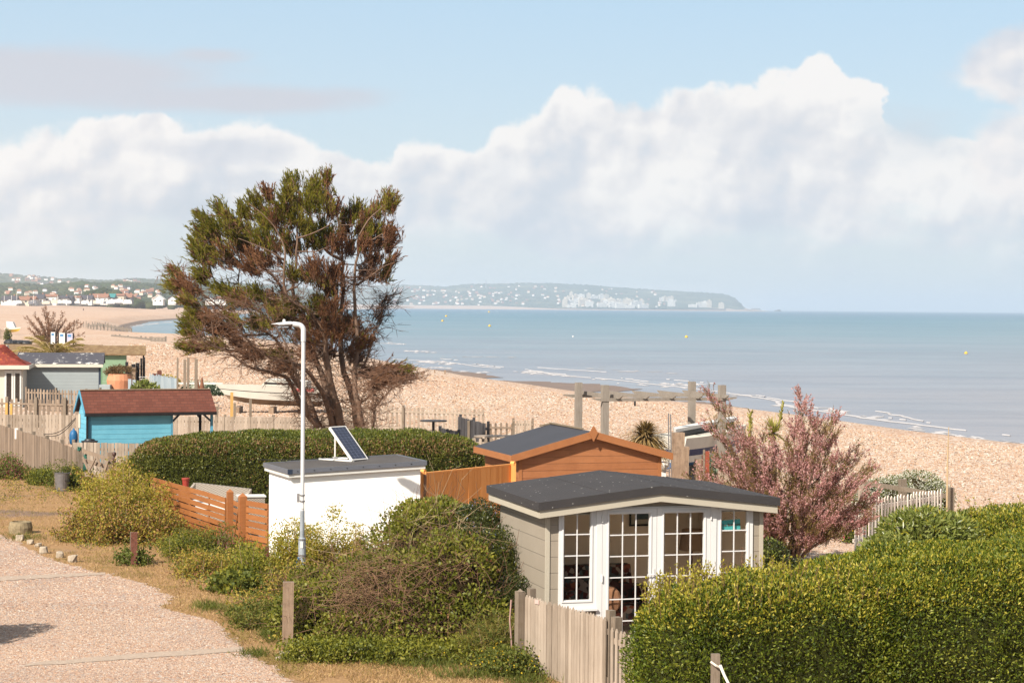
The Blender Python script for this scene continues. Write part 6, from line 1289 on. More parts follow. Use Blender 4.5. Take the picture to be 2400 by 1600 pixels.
# ---------------- hedges
def hedge(name, label, boxes, N, L, Wd, mats, core, f=1.5, amp=.10, newk=None, p=4.5, sprout=0):
    t = thing(name, label, 'hedge', (boxes[0][0][0], boxes[0][0][1], 0)); Ar = np.array([h[0]*h[1]+h[0]*h[2]+h[1]*h[2] for c, rot, h in boxes]); Ar /= Ar.sum()
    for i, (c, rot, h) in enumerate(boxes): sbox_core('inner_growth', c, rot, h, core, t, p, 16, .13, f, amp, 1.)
    for nm, mt, fr_, sel in mats:
        Ps, Ds = [], []
        for (c, rot, h), a in zip(boxes, Ar):
            P, n_ = sbox_surf(int(N*fr_*a), c, rot, h, p); P = P+n_*(wob(P, f, 1.)*amp+wob(P*3.1, f, 4.)*amp*.45-rng.uniform(0, .13, len(P))**1.0+.03)[:, None]
            k = (P[:, 2] > .02)
            for (c2, r2, h2) in boxes:
                if c2 is c: continue
                ca, sa = math.cos(r2), math.sin(r2); q = (P-np.array(c2))@np.array([[ca, -sa, 0], [sa, ca, 0], [0, 0, 1]]); k &= ~((np.abs(q)/np.array(h2))**p).sum(1).__lt__(.5)
            if sel is not None: k &= sel(P, n_)
            Ps.append(P[k]); Ds.append(n_[k])
        P = np.concatenate(Ps); n_ = np.concatenate(Ds); DD = unit(n_*.55+np.array([0, 0, .45])+rng.normal(size=P.shape)*.6)
        V, Fq = leafmesh(P, DD, rng.uniform(.7, 1.3, len(P))*L, rng.uniform(.8, 1.2, len(P))*Wd, .18); npmesh(nm, V, Fq, mt, t)
    if sprout:
        c, rot, h = boxes[0]; P, n_ = sbox_surf(sprout*6, c, rot, h, p); k = n_[:, 2] > .6; P = P[k][:sprout]; E = P+unit(np.array([0, 0, 1.])+rng.normal(size=P.shape)*.22)*rng.uniform(.08, .30, (len(P), 1)); twigs('shoots', P, E, .004, .003, M['twig'], t)
        Q = np.repeat(P, 9, 0); Q = Q+(np.repeat(E, 9, 0)-Q)*rng.uniform(.2, 1, (len(Q), 1)); V, Fq = leafmesh(Q, unit(rng.normal(size=Q.shape)*.7+np.array([0, 0, 1.])), L*1.0, Wd, .2); npmesh('shoot_leaves', V, Fq, M['hedge_new'], t)
    return t
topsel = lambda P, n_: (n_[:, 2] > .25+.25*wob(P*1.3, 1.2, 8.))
r16 = R(16)
def along16(X, D): return (X, D)
HB = [((3.42, 25.9, .72), r16, (1.86, 1.15, 1.08)), ((6.2, 26.9, .85), r16, (2.6, 1.4, 1.25)), ((9.2, 28.3, 1.0), r16, (2.4, 1.7, 1.36))]
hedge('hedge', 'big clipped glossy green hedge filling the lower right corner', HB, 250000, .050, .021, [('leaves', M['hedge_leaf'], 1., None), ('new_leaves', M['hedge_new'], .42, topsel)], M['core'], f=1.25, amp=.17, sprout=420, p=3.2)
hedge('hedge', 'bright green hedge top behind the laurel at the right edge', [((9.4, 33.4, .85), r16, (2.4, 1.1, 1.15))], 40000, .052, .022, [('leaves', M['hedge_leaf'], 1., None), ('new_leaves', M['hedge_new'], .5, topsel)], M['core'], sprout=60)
H2 = [((PD(580, 800, 52.6).x, 52.3, .75), R(2), (2.95, 1.75, 1.15)), ((PD(860, 800, 53.2).x, 53.0, .75), R(4), (3.3, 1.8, 1.2))]
dryband = lambda P, n_: (P[:, 2] > 1.45) & (P[:, 2] < 1.84) & (P[:, 1] < 52.6) & (wob(P*1.2, 1., 3.) > -.25)
hedge('hedge', 'long clipped hedge with a dry brown band below its top behind the outbuilding', H2, 120000, .065, .032, [('leaves', M['hedge2_leaf'], 1., None), ('dry_leaves', M['hedge2_dry'], .55, dryband), ('top_leaves', M['hedge_leaf'], .3, lambda P, n_: n_[:, 2] > .7), ('scattered_dry_leaves', M['hedge2_dry'], .10, lambda P, n_: wob(P*1.1, 1., 6.) > .1)], M['core'], f=.9, amp=.12, p=3.4)
shrub('laurel_bush', 'grey green long leaved bush behind the big hedge near the right picket fence', 'shrub', [(2170,1282,31.2,.75,.8,.58),(2085,1325,30.6,.5,.6,.45),(2240,1285,31.6,.42,.7,.5),(2000,1350,30.4,.4,.5,.3)], [('leaves', M['laurel'], 15000, .10, .034, None), ('new_leaves', M['hedge_new'], 1500, .09, .03, None)], M['core'], up=.1)
# ---------------- pink tamarisk
TB = PT(1850, 1334); TM = thing('tamarisk', 'big pink flowering tamarisk leaning beside the summerhouse', 'shrub', tuple(TB)); dT = TB.y
tips = [(1668,935,0),(1672,1010,-.3),(1690,1080,.4),(1680,1150,-.4),(1715,1150,.8),(1700,1200,-.8),(1730,1060,.2),(1745,1030,-.6),(1760,1100,.7),(1790,1055,.0),(1800,1110,-.7),(1820,1040,.5),(1845,1075,-.3),(1862,1010,.3),(1880,945,0),(1900,975,-.4),(1925,1000,.6),(1950,1035,.1),(1955,1000,-.3),(1915,1060,-.7),(1890,1100,.9),(1960,1090,-.9),(1985,1100,.2),(2000,1075,.5),(2010,1140,-.4),(2035,1105,.1),(2020,1180,.7),(2042,1190,0),(2035,1225,-.5),(2000,1240,.6),(1970,1180,-.8),(1940,1150,.9),(1770,1170,-1.),(1745,1190,.9),(1820,1180,-1.1),(1880,1190,-1.1),(1930,1230,-1.),(1700,1110,-.1),(1725,1110,-.9),(1775,1240,-.8),(1655,1130,.1),(1640,1135,-.2)]
stS, stE, LPn, Ldn, tt_ = [], [], [], [], []
m = MB()
for i, (x, y, dy) in enumerate(tips):
    tip = PD(x, y, dT+dy); b_ = TB+Vector((random.gauss(0, .14), random.gauss(0, .12), 0)); ctrl = b_.lerp(tip, .45)+Vector((-(tip.x-b_.x)*.12, 0, .25*random.random()+.1))
    P = [(1-q)**2*b_+2*q*(1-q)*ctrl+q*q*tip for q in np.linspace(0, 1, 15).tolist()]; m.tube(P, [.028*(1-k/15)+.005 for k in range(15)], 5)
    for k in range(5, 15):
        for _ in range(3):
            p = P[k]+Vector((random.gauss(0, .07), random.gauss(0, .09), random.gauss(0, .07))); LPn.append(tuple(p)); d_ = (P[k]-P[k-1]).normalized()+Vector((random.gauss(0, .35), random.gauss(0, .35), .5)); Ldn.append(tuple(d_.normalized())); tt_.append(k/14)
m.build('stems', M['bark'], TM, smooth=True)
LPn, Ldn, tt_ = np.array(LPn), np.array(Ldn), np.array(tt_)
P, DD, S, E = sprays(LPn, Ldn, 4, .20, .34, 22, .05, .015, .38, off=.03); twigs('twigs', S, E, .004, .002, M['twig'], TM)
tr_ = np.repeat(np.repeat(tt_, 4), 22); pk = rng.uniform(size=len(P)) < np.clip(.10+.55*tr_+1.7*wob(P*2.1, 1.5, 2.), .04, .96)
V, Fq = leafmesh(P[pk], DD[pk], rng.uniform(.028, .06, pk.sum()), .024, .2); npmesh('pink_blossom', V, Fq, M['pink'], TM)
V, Fq = leafmesh(P[~pk], DD[~pk], rng.uniform(.035, .07, (~pk).sum()), .012, .1); npmesh('feathery_leaves', V, Fq, M['tam_green'], TM)
# ---------------- sword-leaved plants
def swords(name, label, px, py, D, rad, n, mat_, cat='plant', droop=.3, wd=.03, stem=True, upk=.4, bias=(0, 0)):
    c = PD(px, py, D); t = thing(name, label, cat, (c.x, c.y, 0)); V = []; Fs = []
    for _ in range(n):
        a = random.uniform(0, 2*math.pi); e = random.uniform(-.5, 1.4) if upk < .6 else random.uniform(.1, 1.5); d = Vector((math.cos(a)*math.cos(e)+bias[0]*.3, math.sin(a)*math.cos(e), math.sin(e))).normalized(); l_ = rad*random.uniform(.65, 1.1); sd = d.cross(Z3)
        if sd.length < .1: sd = Vector((1, 0, 0))
        sd.normalize(); b0 = len(V); segs = 4
        for k in range(segs+1):
            q = k/segs; p = c+d*l_*q-Z3*droop*l_*q*q; w_ = wd*(1-q**1.6)+.002; V += [tuple(p-sd*w_/2), tuple(p+sd*w_/2)]
        for k in range(segs): Fs.append((b0+2*k, b0+2*k+1, b0+2*k+3, b0+2*k+2))
    npmesh('sword_leaves', V, Fs, mat_, t)
    if stem: MB().tube([(c.x, c.y, 0), (c.x+.02, c.y, c.z*.5), tuple(c)], [.09, .07, .06], 8).build('stem', M['bark'], t, smooth=True)
    return t
swords('cordyline', 'dry straw coloured sword leaved plant behind the right end of the orange shed roof', 1512, 1026, 57.5, 1.05, 800, M['phormium'], droop=.5, wd=.05, bias=(.3, 0))
y1 = swords('yucca', 'yellow green yucca with a tall flower spike behind the tamarisk', 1812, 1015, 49, .60, 130, M['yucca'], droop=.2, wd=.035)
c = PD(1822, 1010, 49); d = PD(1836, 945, 49); m = MB(); m.tube([c, d], [.03, .012], 6)
for k in range(26): q = .35+.65*k/26; p = c.lerp(d, q); a = random.uniform(0, 6.3); m.beam(p, p+Vector((math.cos(a)*.10*(1.15-q), math.sin(a)*.08, .09)), .02, .02)
m.build('flower_spike', M['yucca'], y1)
y2 = swords('yucca', 'slender yellow green spike of a yucca left of the tall spike', 1757, 1040, 50, .42, 70, M['yucca'], droop=.2)
c = PD(1757, 1030, 50); d = PD(1758, 965, 50); m = MB(); m.tube([c, d], [.05, .012], 6)
for k in range(30): q = .2+.8*k/30; p = c.lerp(d, q); a = random.uniform(0, 6.3); m.beam(p, p+Vector((math.cos(a)*.08, math.sin(a)*.07, .10)), .02, .015)
m.build('flower_spike', M['yucca'], y2)
swords('yucca', 'low sword leaved plant half hidden in the tamarisk', 1768, 1062, 48.5, .5, 90, M['yucca'], droop=.3)
# palm, far left
def palm():
    D = 128; c = PD(124, 834, D); t = thing('palm_tree', 'low palm with yellow and dry brown fronds behind the grey beach hut', 'palm', (c.x, c.y, 0)); MB().tube([(c.x, c.y, 0), tuple(c)], [.25, .22], 8).build('trunk', M['bark'], t); P, DD, A, B = [], [], [], []
    for x, y, s in [(30, 822, 1), (45, 812, 0), (68, 788, 0), (84, 796, 1), (100, 800, 0), (112, 808, 0), (133, 806, 0), (146, 812, 1), (172, 798, 0), (186, 792, 0), (196, 806, 1), (210, 818, 0), (60, 828, 1), (160, 812, 0), (96, 786, 0)]:
        e = PD(x, y, D+random.uniform(-1.5, 1.5)); e_ = np.array(e); c_ = np.array(c); mid_ = (c_+e_)/2+np.array([0, 0, .5]); pts_ = [(1-q)**2*c_+2*q*(1-q)*mid_+q*q*e_ for q in np.linspace(0, 1, 13).tolist()]
        A += pts_[:-1]; B += pts_[1:]
        for k in range(2, 13):
            d = unit((pts_[k]-pts_[k-1])[None])[0]; sd = unit(np.cross(d, [0, 0, 1.])[None])[0]
            for sg in (-1, 1):
                for j in range(3): P.append(pts_[k-1]+(pts_[k]-pts_[k-1])*j/3); DD.append(d*.8+sd*sg*.6+np.array([0, 0, -.35])+rng.normal(size=3)*.1)
    P, DD = np.array(P), np.array(DD); V, Fq = leafmesh(P, DD, .55, .05, .1); npmesh('fronds', V, Fq, M['palm'], t); twigs('midribs', A, B, .02, .015, M['twig_pale'], t)
palm()
def far_tam():
    D = 215; b = PD(118, 800, D); b.z = 0; t = thing('tamarisk', 'bare brown feathery tamarisk rising behind the palm and information boards', 'shrub', tuple(b)); C, Dn = [], []; m = MB()
    for x, y in [(66,750),(75,762),(84,745),(92,752),(103,732),(108,728),(112,742),(118,760),(125,742),(130,765),(145,742),(150,756),(140,770),(160,765),(170,762),(178,758),(188,765),(72,775),(90,780),(100,765),(112,775),(125,780),(158,782),(190,785),(96,795),(110,792),(84,790),(122,795)]:
        e = PD(x, y, D+random.uniform(-1, 1)); ctrl = b.lerp(e, .5)+Vector((-(e.x-b.x)*.2, 0, .2)); P = [(1-q)**2*b+2*q*(1-q)*ctrl+q*q*e for q in np.linspace(0, 1, 10).tolist()]; m.tube(P, [.05*(1-k/10)+.012 for k in range(10)], 4)
        for k in range(4, 10): C.append(tuple(P[k])); dv = (P[k]-P[k-1]).normalized(); Dn.append(tuple(dv+Vector((0, 0, .3))))
    m.build('stems', M['bark'], t); P, DD, S, E = sprays(np.array(C), np.array(Dn), 4, .35, .55, 12, .1, .04, .5, off=.08); V, Fq = leafmesh(P, DD, .16, .05, .1); npmesh('foliage', V, Fq, M['tam_brown'], t); twigs('twigs', S, E, .012, .006, M['twig'], t)
far_tam()
def kale(px, py, D, rx, label, fl=.5):
    c = PD(px, py, D); t = thing('sea_kale', label, 'plant', (c.x, c.y, 0)); N = 700; a = rng.uniform(0, 2*math.pi, N); r_ = np.sqrt(rng.uniform(0, 1, N)); P = np.stack([c.x+np.cos(a)*r_*rx, c.y+np.sin(a)*r_*rx*.8, .05+.5*(1-r_**2)*rng.uniform(.6, 1, N)], 1)
    V, Fq = leafmesh(P, unit(np.stack([np.cos(a), np.sin(a), np.full(N, .7)], 1)+rng.normal(size=(N, 3))*.4), .28, .2, .2); npmesh('leaves', V, Fq, M['kale'], t)
    k = rng.uniform(size=N) < fl; Q = P[k]+np.array([0, 0, .16]); Q = np.repeat(Q, 3, 0)+rng.normal(size=(k.sum()*3, 3))*.08; V, Fq = leafmesh(Q, rng.normal(size=Q.shape), .11, .1); npmesh('white_flowers', V, Fq, M['white_fl'], t)
kale(480, 915, 118, 1.1, 'white flowering sea kale right of the tall driftwood posts', .9); kale(505, 922, 117, .8, 'green sea kale at the right of the posts on shingle', .2); kale(590, 940, 112, 1.0, 'grey green and white sea kale on shingle behind the stored boat', .5); kale(450, 925, 119, .6, 'small sea kale plant between the posts and the rusty cones', .3)
shrub('flowering_bush', 'mass of small white flowers behind the right picket fence', 'shrub', [(2075,1165,48.5,.75,.6,.5),(2140,1155,49.5,.8,.6,.5),(2190,1170,49.,.45,.5,.4),(2040,1175,47.5,.4,.5,.4)], [('leaves', M['weed'], 9000, .05, .03, None), ('white_flowers', M['white_fl'], 15000, .035, .032, None)], M['core_olive'])
shrub('flowering_bush', 'dark bushes with yellow and pink flowers low behind the right pickets', 'shrub', [(2060,1240,45.8,.6,.4,.4),(2120,1225,46.6,.5,.4,.4),(2010,1260,45.4,.4,.4,.3)], [('leaves', M['weed'], 6000, .05, .03, None), ('pink_flowers', M['magenta_fl'], 220, .05, .05, None), ('yellow_flowers', M['yellow_fl'], 260, .05, .04, None)], M['core'])
shrub('sea_kale', 'dark green and white plant between the sleeper posts and the boat', 'plant', [(1672,1095,58,.35,.4,.28)], [('leaves', M['kale'], 900, .12, .08, None), ('white_flowers', M['white_fl'], 500, .06, .05, None)], M['core'])
shrub('shade_shrubs', 'dark shrubs beside the right wall of the summerhouse under the tamarisk', 'shrub', [(1805,1310,38.,.35,.4,.35),(1880,1335,38.,.5,.4,.2)], [('leaves', M['ceanothus'], 4000, .05, .03, None), ('pale_leaves', M['laurel'], 600, .07, .04, None)], M['core'])
# ---------------- the verge's grass, too many blades to count
def inpoly(P, poly):
    x, y = P[:, 0], P[:, 1]; ins = np.zeros(len(P), bool); n = len(poly)
    for i in range(n):
        x1, y1 = poly[i][:2]; x2, y2 = poly[(i+1) % n][:2]; c_ = ((y1 > y) != (y2 > y)); xi = (x2-x1)*(y-y1)/(y2-y1+1e-12)+x1; ins ^= c_ & (x < xi)
    return ins
epn = [(p[0]-.05, p[1]-.05) for p in ep]; vgn = [tuple(p)[:2] for p in vg]
Npx = 150000; pxs = rng.uniform(-40, 1300, Npx); pys = 1090+(1640-1090)*rng.uniform(0, 1, Npx)
dv = np.array([tuple(ray(a, b)) for a, b in zip(pxs, pys)]); tq = -CAMH/dv[:, 2]; GP = np.stack([dv[:, 0]*tq, dv[:, 1]*tq, np.full(Npx, .004)], 1)
ok = inpoly(GP, vgn) & ~inpoly(GP, epn); GP = GP[ok]; nn_ = wob(GP*1.3, .9, 2.); bare = wob(GP*.8, 1.1, 9.) < -.42; GP = GP[~bare]; nn_ = nn_[~bare]
gk = (nn_ > .30) | (rng.uniform(size=len(GP)) < .10)
def blades(name, P, L, Wd, mt, label):
    V, Fq = leafmesh(P, unit(rng.normal(size=P.shape)*np.array([1, 1, .3])*.65+np.array([0, 0, .75])), rng.uniform(.5, 1.4, len(P))*L, Wd, .05); tag(npmesh(name, V, Fq, mt), label, 'grass', kind='stuff')
blades('dry_grass', GP[~gk], .06, .009, M['grass_dry'], 'dry straw coloured grass of the verge')
blades('green_grass', GP[gk], .08, .008, M['grass_green'], 'greener grass tufts in the verge')
tuf = []
for x, y, rx, ry, n in [(60,1105,70,12,1500),(120,1135,20,12,500),(560,1440,30,14,900),(490,1425,40,10,500),(640,1490,30,20,900),(600,1535,40,10,300),(1000,1560,120,12,900),(1120,1585,120,12,900),(1240,1600,60,10,500),(700,1545,60,8,500),(180,1260,60,12,300),(60,1262,50,8,300)]:
    a = np.stack([rng.normal(x, rx*.5, n), rng.normal(y, ry*.5, n)], 1); d_ = np.array([tuple(ray(*q)) for q in a]); q_ = -CAMH/d_[:, 2]; tuf.append(np.stack([d_[:, 0]*q_, d_[:, 1]*q_, np.full(n, .004)], 1))
blades('green_grass', np.concatenate(tuf), .14, .010, M['weed'], 'taller green tufts along the verge edges')
# ================================================================ MIDDLE DISTANCE
def G0(px, D): p = PD(px, 800, D); p.z = 0; return p
# fences
picket_fence('closeboard_fence', 'grey brown closeboard fence running along the verge at the far left', G0(-60, 73.), G0(140, 60.2), 1.13, .095, .012, M['fence_old'], jit=.012, rail_side=1)
picket_fence('picket_fence', 'gappy leaning end of the grey fence between the metal bin and the old gate', G0(141, 60.1), G0(183, 57.2), 1.12, .045, .035, M['fence_old'], jit=.02, rail_side=1)
picket_fence('closeboard_fence', 'pale closeboard fence in front of the blue hut', G0(172, 60.6), G0(345, 60.2), 1.10, .10, .012, M['fence_pale'], jit=.01)
picket_fence('closeboard_fence', 'long pale closeboard fence behind the blue hut and hedge', G0(-40, 75.5), G0(870, 75.), 1.10, .11, .016, M['fence_pale'], jit=.012)
q = G0(36, 66.0); single(MB().obox(q+Vector((-.0, -.05, zat(q, 1028))), Vector((.11, 0, 0)), Vector((0, .006, 0)), Z3*.36), 'notice', M['white_paint'], 'small white notice fixed on the grey fence at the left edge', 'notice', tuple(q))
# old five-bar gate hanging askew, posts
ga, gb = G0(196, 56.2), G0(262, 55.0); GT = thing('field_gate', 'weathered wooden gate hanging askew between the bin and the finial post', 'gate', tuple(ga))
za = lambda p, y: zat(p, y); m = MB()
for nm, (y0, y1_) in dict(a=(1056, 1078), b=(1078, 1096), c=(1110, 1122)).items(): m = MB(); m.beam(ga+Z3*za(ga, y0), gb+Z3*za(gb, y1_), .04, .11); m.build('rail', M['fence_old'], GT)
for (x0, y0, x1, y1_) in [(196,1070,214,1112),(226,1072,210,1104),(230,1072,238,1090),(256,1078,248,1104)]: a_, b_ = G0(x0, 56-(x0-196)*.018), G0(x1, 56-(x1-196)*.018); MB().beam(a_+Z3*za(a_, y0)-Vector((0, .05, 0)), b_+Z3*za(b_, y1_)-Vector((0, .05, 0)), .03, .07).build('brace', M['fence_old'], GT)
post(191, 0, 1047, .12, M['post_old'], 'gate_post', 'leaning weathered gate post wrapped with green cloth', D=56.6, lean=-.03)
for k, (x, y) in enumerate([(186, 1052), (200, 1070), (200, 1092)]):
    p = PD(x, y, 56.2); o = MB().blobs(p, .055, .05, .06+.04*k, 9, 6, .5, 0, k+3).build('cloth', plain('green_cloth', col(44, 98, 84), .8, .2, 12), None, origin=p); tag(o, ['green rag on top of the leaning gate post', 'green rag round the upper gate rail', 'green rag hanging below the middle gate rail'][k], 'cloth')
post(260, 0, 1059, .17, M['fence_old'], 'gate_post', 'flat weathered post left of the post with the ball finial', D=55)
P = G0(269, 54.7); h = zat(P, 1076); FP = thing('finial_post', 'dark brown turned post with a ball finial beside the old gate', 'post', tuple(P)); DB = plain('dark_brown_paint', col(84, 58, 50), .5, .2); MB().cbox(P, .085, .085, h, .3).build('post', DB, FP); MB().lathe(P+Z3*h, [(.06, 0), (.06, .02), (.03, .05), (.025, .08), (.05, .11), (.062, .15), (.05, .19), (.0, .21)], 12).build('finial', DB, FP)
# the blue hut
fb, db = axes(23.0); DB0 = 64.3
OB = G0(206.5, DB0); Wb = along(OB, fb, 405, 1.); Wr = along(OB, fb, 505, 1.9); Lb = along(OB, db, 185, 1.)
HB_ = thing('beach_hut', 'bright blue boarded hut with a red shingled roof and open porch', 'hut', tuple(OB))
def bp(s, d, z): return OB+fb*s+db*d+Z3*z
zEb = zat(OB, 961); zRb = zat(bp(0, Lb/2, 0), 917)
MB().prism([bp(0, 0, 0), bp(0, Lb, 0), bp(0, Lb, zEb), bp(0, Lb/2, zRb-.08), bp(0, 0, zEb)], fb*Wb).build('wall', M['hut_blue'], HB_)
f_tile = f_brick(col(108, 62, 50), col(124, 74, 60), col(88, 56, 46), .22, .085, vec=lambda t: t.comb(t.math('ADD', t.sep(t.obj())[0], t.math('MULTIPLY', t.sep(t.obj())[1], .3)), t.math('MULTIPLY', t.sep(t.obj())[2], 1.0), 0), lichen=None)
M['red_shingles'] = pbsdf('red_roof_shingles', f_tile)
ovb = .16; sl_ = (zRb-zEb)/(Lb/2)
m = MB()
for sg in (0, 1):
    if sg == 0: a_, b_ = (-ovb, zEb-sl_*ovb), (Lb/2, zRb)
    else: a_, b_ = (Lb+ovb, zEb-sl_*ovb), (Lb/2, zRb)
    m.prism([bp(-.12, a_[0], a_[1]), bp(-.12, b_[0], b_[1]), bp(-.12, b_[0], b_[1]+.05), bp(-.12, a_[0], a_[1]+.05)], fb*(Wr+.12))
rfb = m.build('roof', M['red_shingles'], HB_)
MB().beam(bp(-.13, Lb/2, zRb+.05), bp(Wr+.01, Lb/2, zRb+.05), .14, .03).build('ridge', M['sleeper'], rfb)
m = MB(); m.obox(bp(-.12, -ovb-.03, zEb-sl_*ovb-.07), fb*(Wr+.12), db*.03, Z3*.09); m.build('gutter', M['dark'], HB_)
m = MB()
for a_, b_ in (((-ovb-.02), Lb/2), (Lb+ovb+.02, Lb/2)): m.prism([bp(-.15, a_, zEb-sl_*ovb-.08), bp(-.15, b_, zRb-.06), bp(-.15, b_, zRb+.06), bp(-.15, a_, zEb-sl_*ovb+.05)], fb*.028)
m.build('bargeboard', M['hut_blue2'], HB_)
MB().tube([bp(-.03, -.06, zEb-.1), bp(-.03, -.06, .5)], .035, 8).build('downpipe', M['dark'], HB_); MB().obox(bp(.0, -.02, 0), fb*.09, db*.02, Z3*(zEb-.02)).build('corner_trim', M['hut_blue2'], HB_)
sB = along(OB, fb, 398, 1.); MB().obox(bp(Wb-.07, -.02, 0), fb*.07, db*.02, Z3*(zEb-.02)).build('corner_trim', M['hut_blue2'], HB_)
s1 = along(bp(0, .1, 0), fb, 496, 1.5); s2 = along(bp(0, Lb-.2, 0), fb, 469, 1.5)
MB().cbox(bp(s1, .1, 0), .085, .085, zEb, .3).build('porch_post', M['hut_blue2'], HB_); MB().cbox(bp(s2, Lb-.2, 0), .085, .085, zEb, .3).build('porch_post', M['dark'], HB_)
for a_, b_ in ((bp(s1-.02, .1, zEb-.42), bp(s1-.42, .1, zEb-.06)), (bp(s2-.0, Lb-.2, zEb-.38), bp(s2-.25, Lb-.2, zEb-.08)), (bp(Wb+.02, .1, zEb-.40), bp(Wb+.36, .1, zEb-.06))): MB().beam(a_, b_, .05, .06).build('brace', M['blue_dark'], HB_)
q = bp(-.022, 1.2, zat(bp(0, 1.2, 0), 1003)); MB().obox(q, fb*.012, db*.28, Z3*.46).build('notice_board', M['cream'], HB_)
q = G0(211, 62.8); BTT = thing('water_butt', 'black plastic water butt top against the blue hut corner', 'water butt', tuple(q)); zz = zat(q, 1029); MB().lathe(q, [(.24, 0), (.27, zz*.5), (.24, zz-.08)], 16).build('barrel', M['black'], BTT); MB().lathe(q+Z3*(zz-.08), [(.27, 0), (.27, .03), (.17, .05), (.15, .09), (.0, .1)], 16).build('lid', M['black'], BTT)
q = G0(173.5, 62.0); zz = zat(q, 1037); o = MB().lathe(q+Z3*(zz-.0), [(.02, -.1), (.12, -.02), (.135, .12), (.13, .26), (.09, .36), (.03, .40), (.025, .45), (.0, .455)], 14).build('buoy', plain('blue_plastic', col(30, 98, 146), .5, .12), None, True, origin=q+Z3*zz); tag(o, 'bright blue fender buoy standing on the pale fence beside the blue hut', 'buoy')
a_, b_ = PD(178, 978, 74.9), PD(103, 1016, 74.6)
for k in (0, 1): pts_ = [a_.lerp(b_, t_)+Vector((0, -.05, -.22*math.sin(math.pi*t_)*(1+.25*k)-.05*k)) for t_ in np.linspace(0, 1, 9).tolist()]; single(MB().tube(pts_, .014, 5), 'rope', M['dark'], ['dark sagging rope along the pale fence left of the blue hut', 'lower strand of dark rope sagging beside the blue hut'][k], 'rope', tuple(pts_[0]))
# rounded picket fence and huts beyond
picket_fence('picket_fence', 'brown round topped picket fence in front of the cream and grey huts', G0(-30, 86.), G0(186, 85.), 1.22, .11, .11, M['fence_old'], topshape='round', posts=[1.0, 2.35, 3.7], rail_side=-1, postw=.13)
for x, l_ in ((16, 'left yellow wooden stake by the picket fence'), (27, 'right yellow wooden stake by the picket fence')): P = G0(x, 78.5); single(MB().cbox(P, .09, .05, zat(P, 944 if x < 20 else 946)), 'stake', boards('yellow_pine', col(196, 148, 72), col(220, 176, 104)), l_, 'stake', tuple(P))
picket_fence('picket_fence', 'faded picket fence at the foot of the grey hut', G0(60, 99.), G0(200, 97.), 1.1, .1, .1, M['fence_old'], topshape='point')
# grey hut
fh, dh = axes(10.0)
OG = G0(52, 104.8); Wg = along(OG, fh, 232, 1.); Lg = 2.6; GH = thing('beach_hut', 'pale grey hut with a dark lichen spotted roof', 'hut', tuple(OG))
def gq(s, d, z): return OG+fh*s+dh*d+Z3*z
zEg = zat(gq(Wg, 0, 0), 851); zRg = zat(gq(Wg, Lg/2, 0), 829)
MB().prism([gq(0, 0, 0), gq(0, Lg, 0), gq(0, Lg, zEg), gq(0, Lg/2, zRg-.08), gq(0, 0, zEg)], fh*Wg).build('wall', M['hut_grey'], GH)
def f_lich(t):
    P = t.obj(); n = t.noise(3.5, 5, .75, t.scalev(P, (1, 1, 2.))); g2_ = t.noise(1.2, 2, .5, P); return {'Base Color': t.mix(t.maprange(t.math('ADD', n, t.math('MULTIPLY', t.math('SUBTRACT', g2_, .5), .5)), .60, .65), col(70, 68, 76), col(210, 206, 200)), 'Roughness': .85}
M['lichen_roof'] = pbsdf('lichen_spotted_roof', f_lich)
slg = (zRg-zEg)/(Lg/2); m = MB()
for d0, s_ in ((-.2, 1), (Lg+.2, -1)): m.prism([gq(-.3, d0, zEg-slg*.2), gq(-.3, Lg/2, zRg), gq(-.3, Lg/2, zRg+.06), gq(-.3, d0, zEg-slg*.2+.06)], fh*(Wg+.55))
m.build('roof', M['lichen_roof'], GH); MB().obox(gq(-.3, -.23, zEg-slg*.2-.14), fh*(Wg+.5), dh*.03, Z3*.16).build('fascia', M['cream'], GH); MB().obox(gq(Wg-.02, -.04, 0), fh*.12, dh*.04, Z3*(zEg-.15)).build('corner_trim', M['blue_dark'], GH)
# cream hut with the hipped red roof
OC = G0(-60, 101.); CH = thing('beach_hut', 'cream hut with a hipped red tiled roof at the left edge', 'hut', tuple(OC)); Wc = along(OC, fh, 53, 1.)
def cq(s, d, z): return OC+fh*s+dh*d+Z3*z
zc_ = zat(cq(Wc, 0, 0), 862); MB().obox(cq(0, 0, 0), fh*Wc, dh*3.2, Z3*zc_).build('wall', M['cream'], CH)
za_ = zat(cq(Wc-1.9, 1.6, 0), 812); o_ = .32; V = [cq(-o_, -o_, zc_+.1), cq(Wc+o_, -o_, zc_+.1), cq(Wc+o_, 3.2+o_, zc_+.1), cq(-o_, 3.2+o_, zc_+.1), cq(Wc-1.9, 1.6, za_+.1), cq(1.4, 1.6, za_+.1)]
M['red_tiles'] = pbsdf('red_roof_tiles', f_brick(col(132, 56, 46), col(156, 74, 58), col(100, 44, 38), .3, .12, vec=lambda t: t.comb(t.sep(t.obj())[0], t.math('MULTIPLY', t.sep(t.obj())[2], 1.0), 0), lichen=col(196, 112, 60)))
npmesh('roof', [tuple(p) for p in V], [(0,1,4,5),(1,2,4),(2,3,5,4),(3,0,5),(3,2,1,0)], M['red_tiles'], CH); MB().obox(cq(-o_-.02, -o_-.03, zc_-.06), fh*(Wc+2*o_+.04), dh*.03, Z3*.2).build('fascia', M['cream'], CH); MB().obox(cq(Wc+o_, -o_, zc_-.06), fh*.03, dh*3.8, Z3*.2).build('fascia', M['cream'], CH)
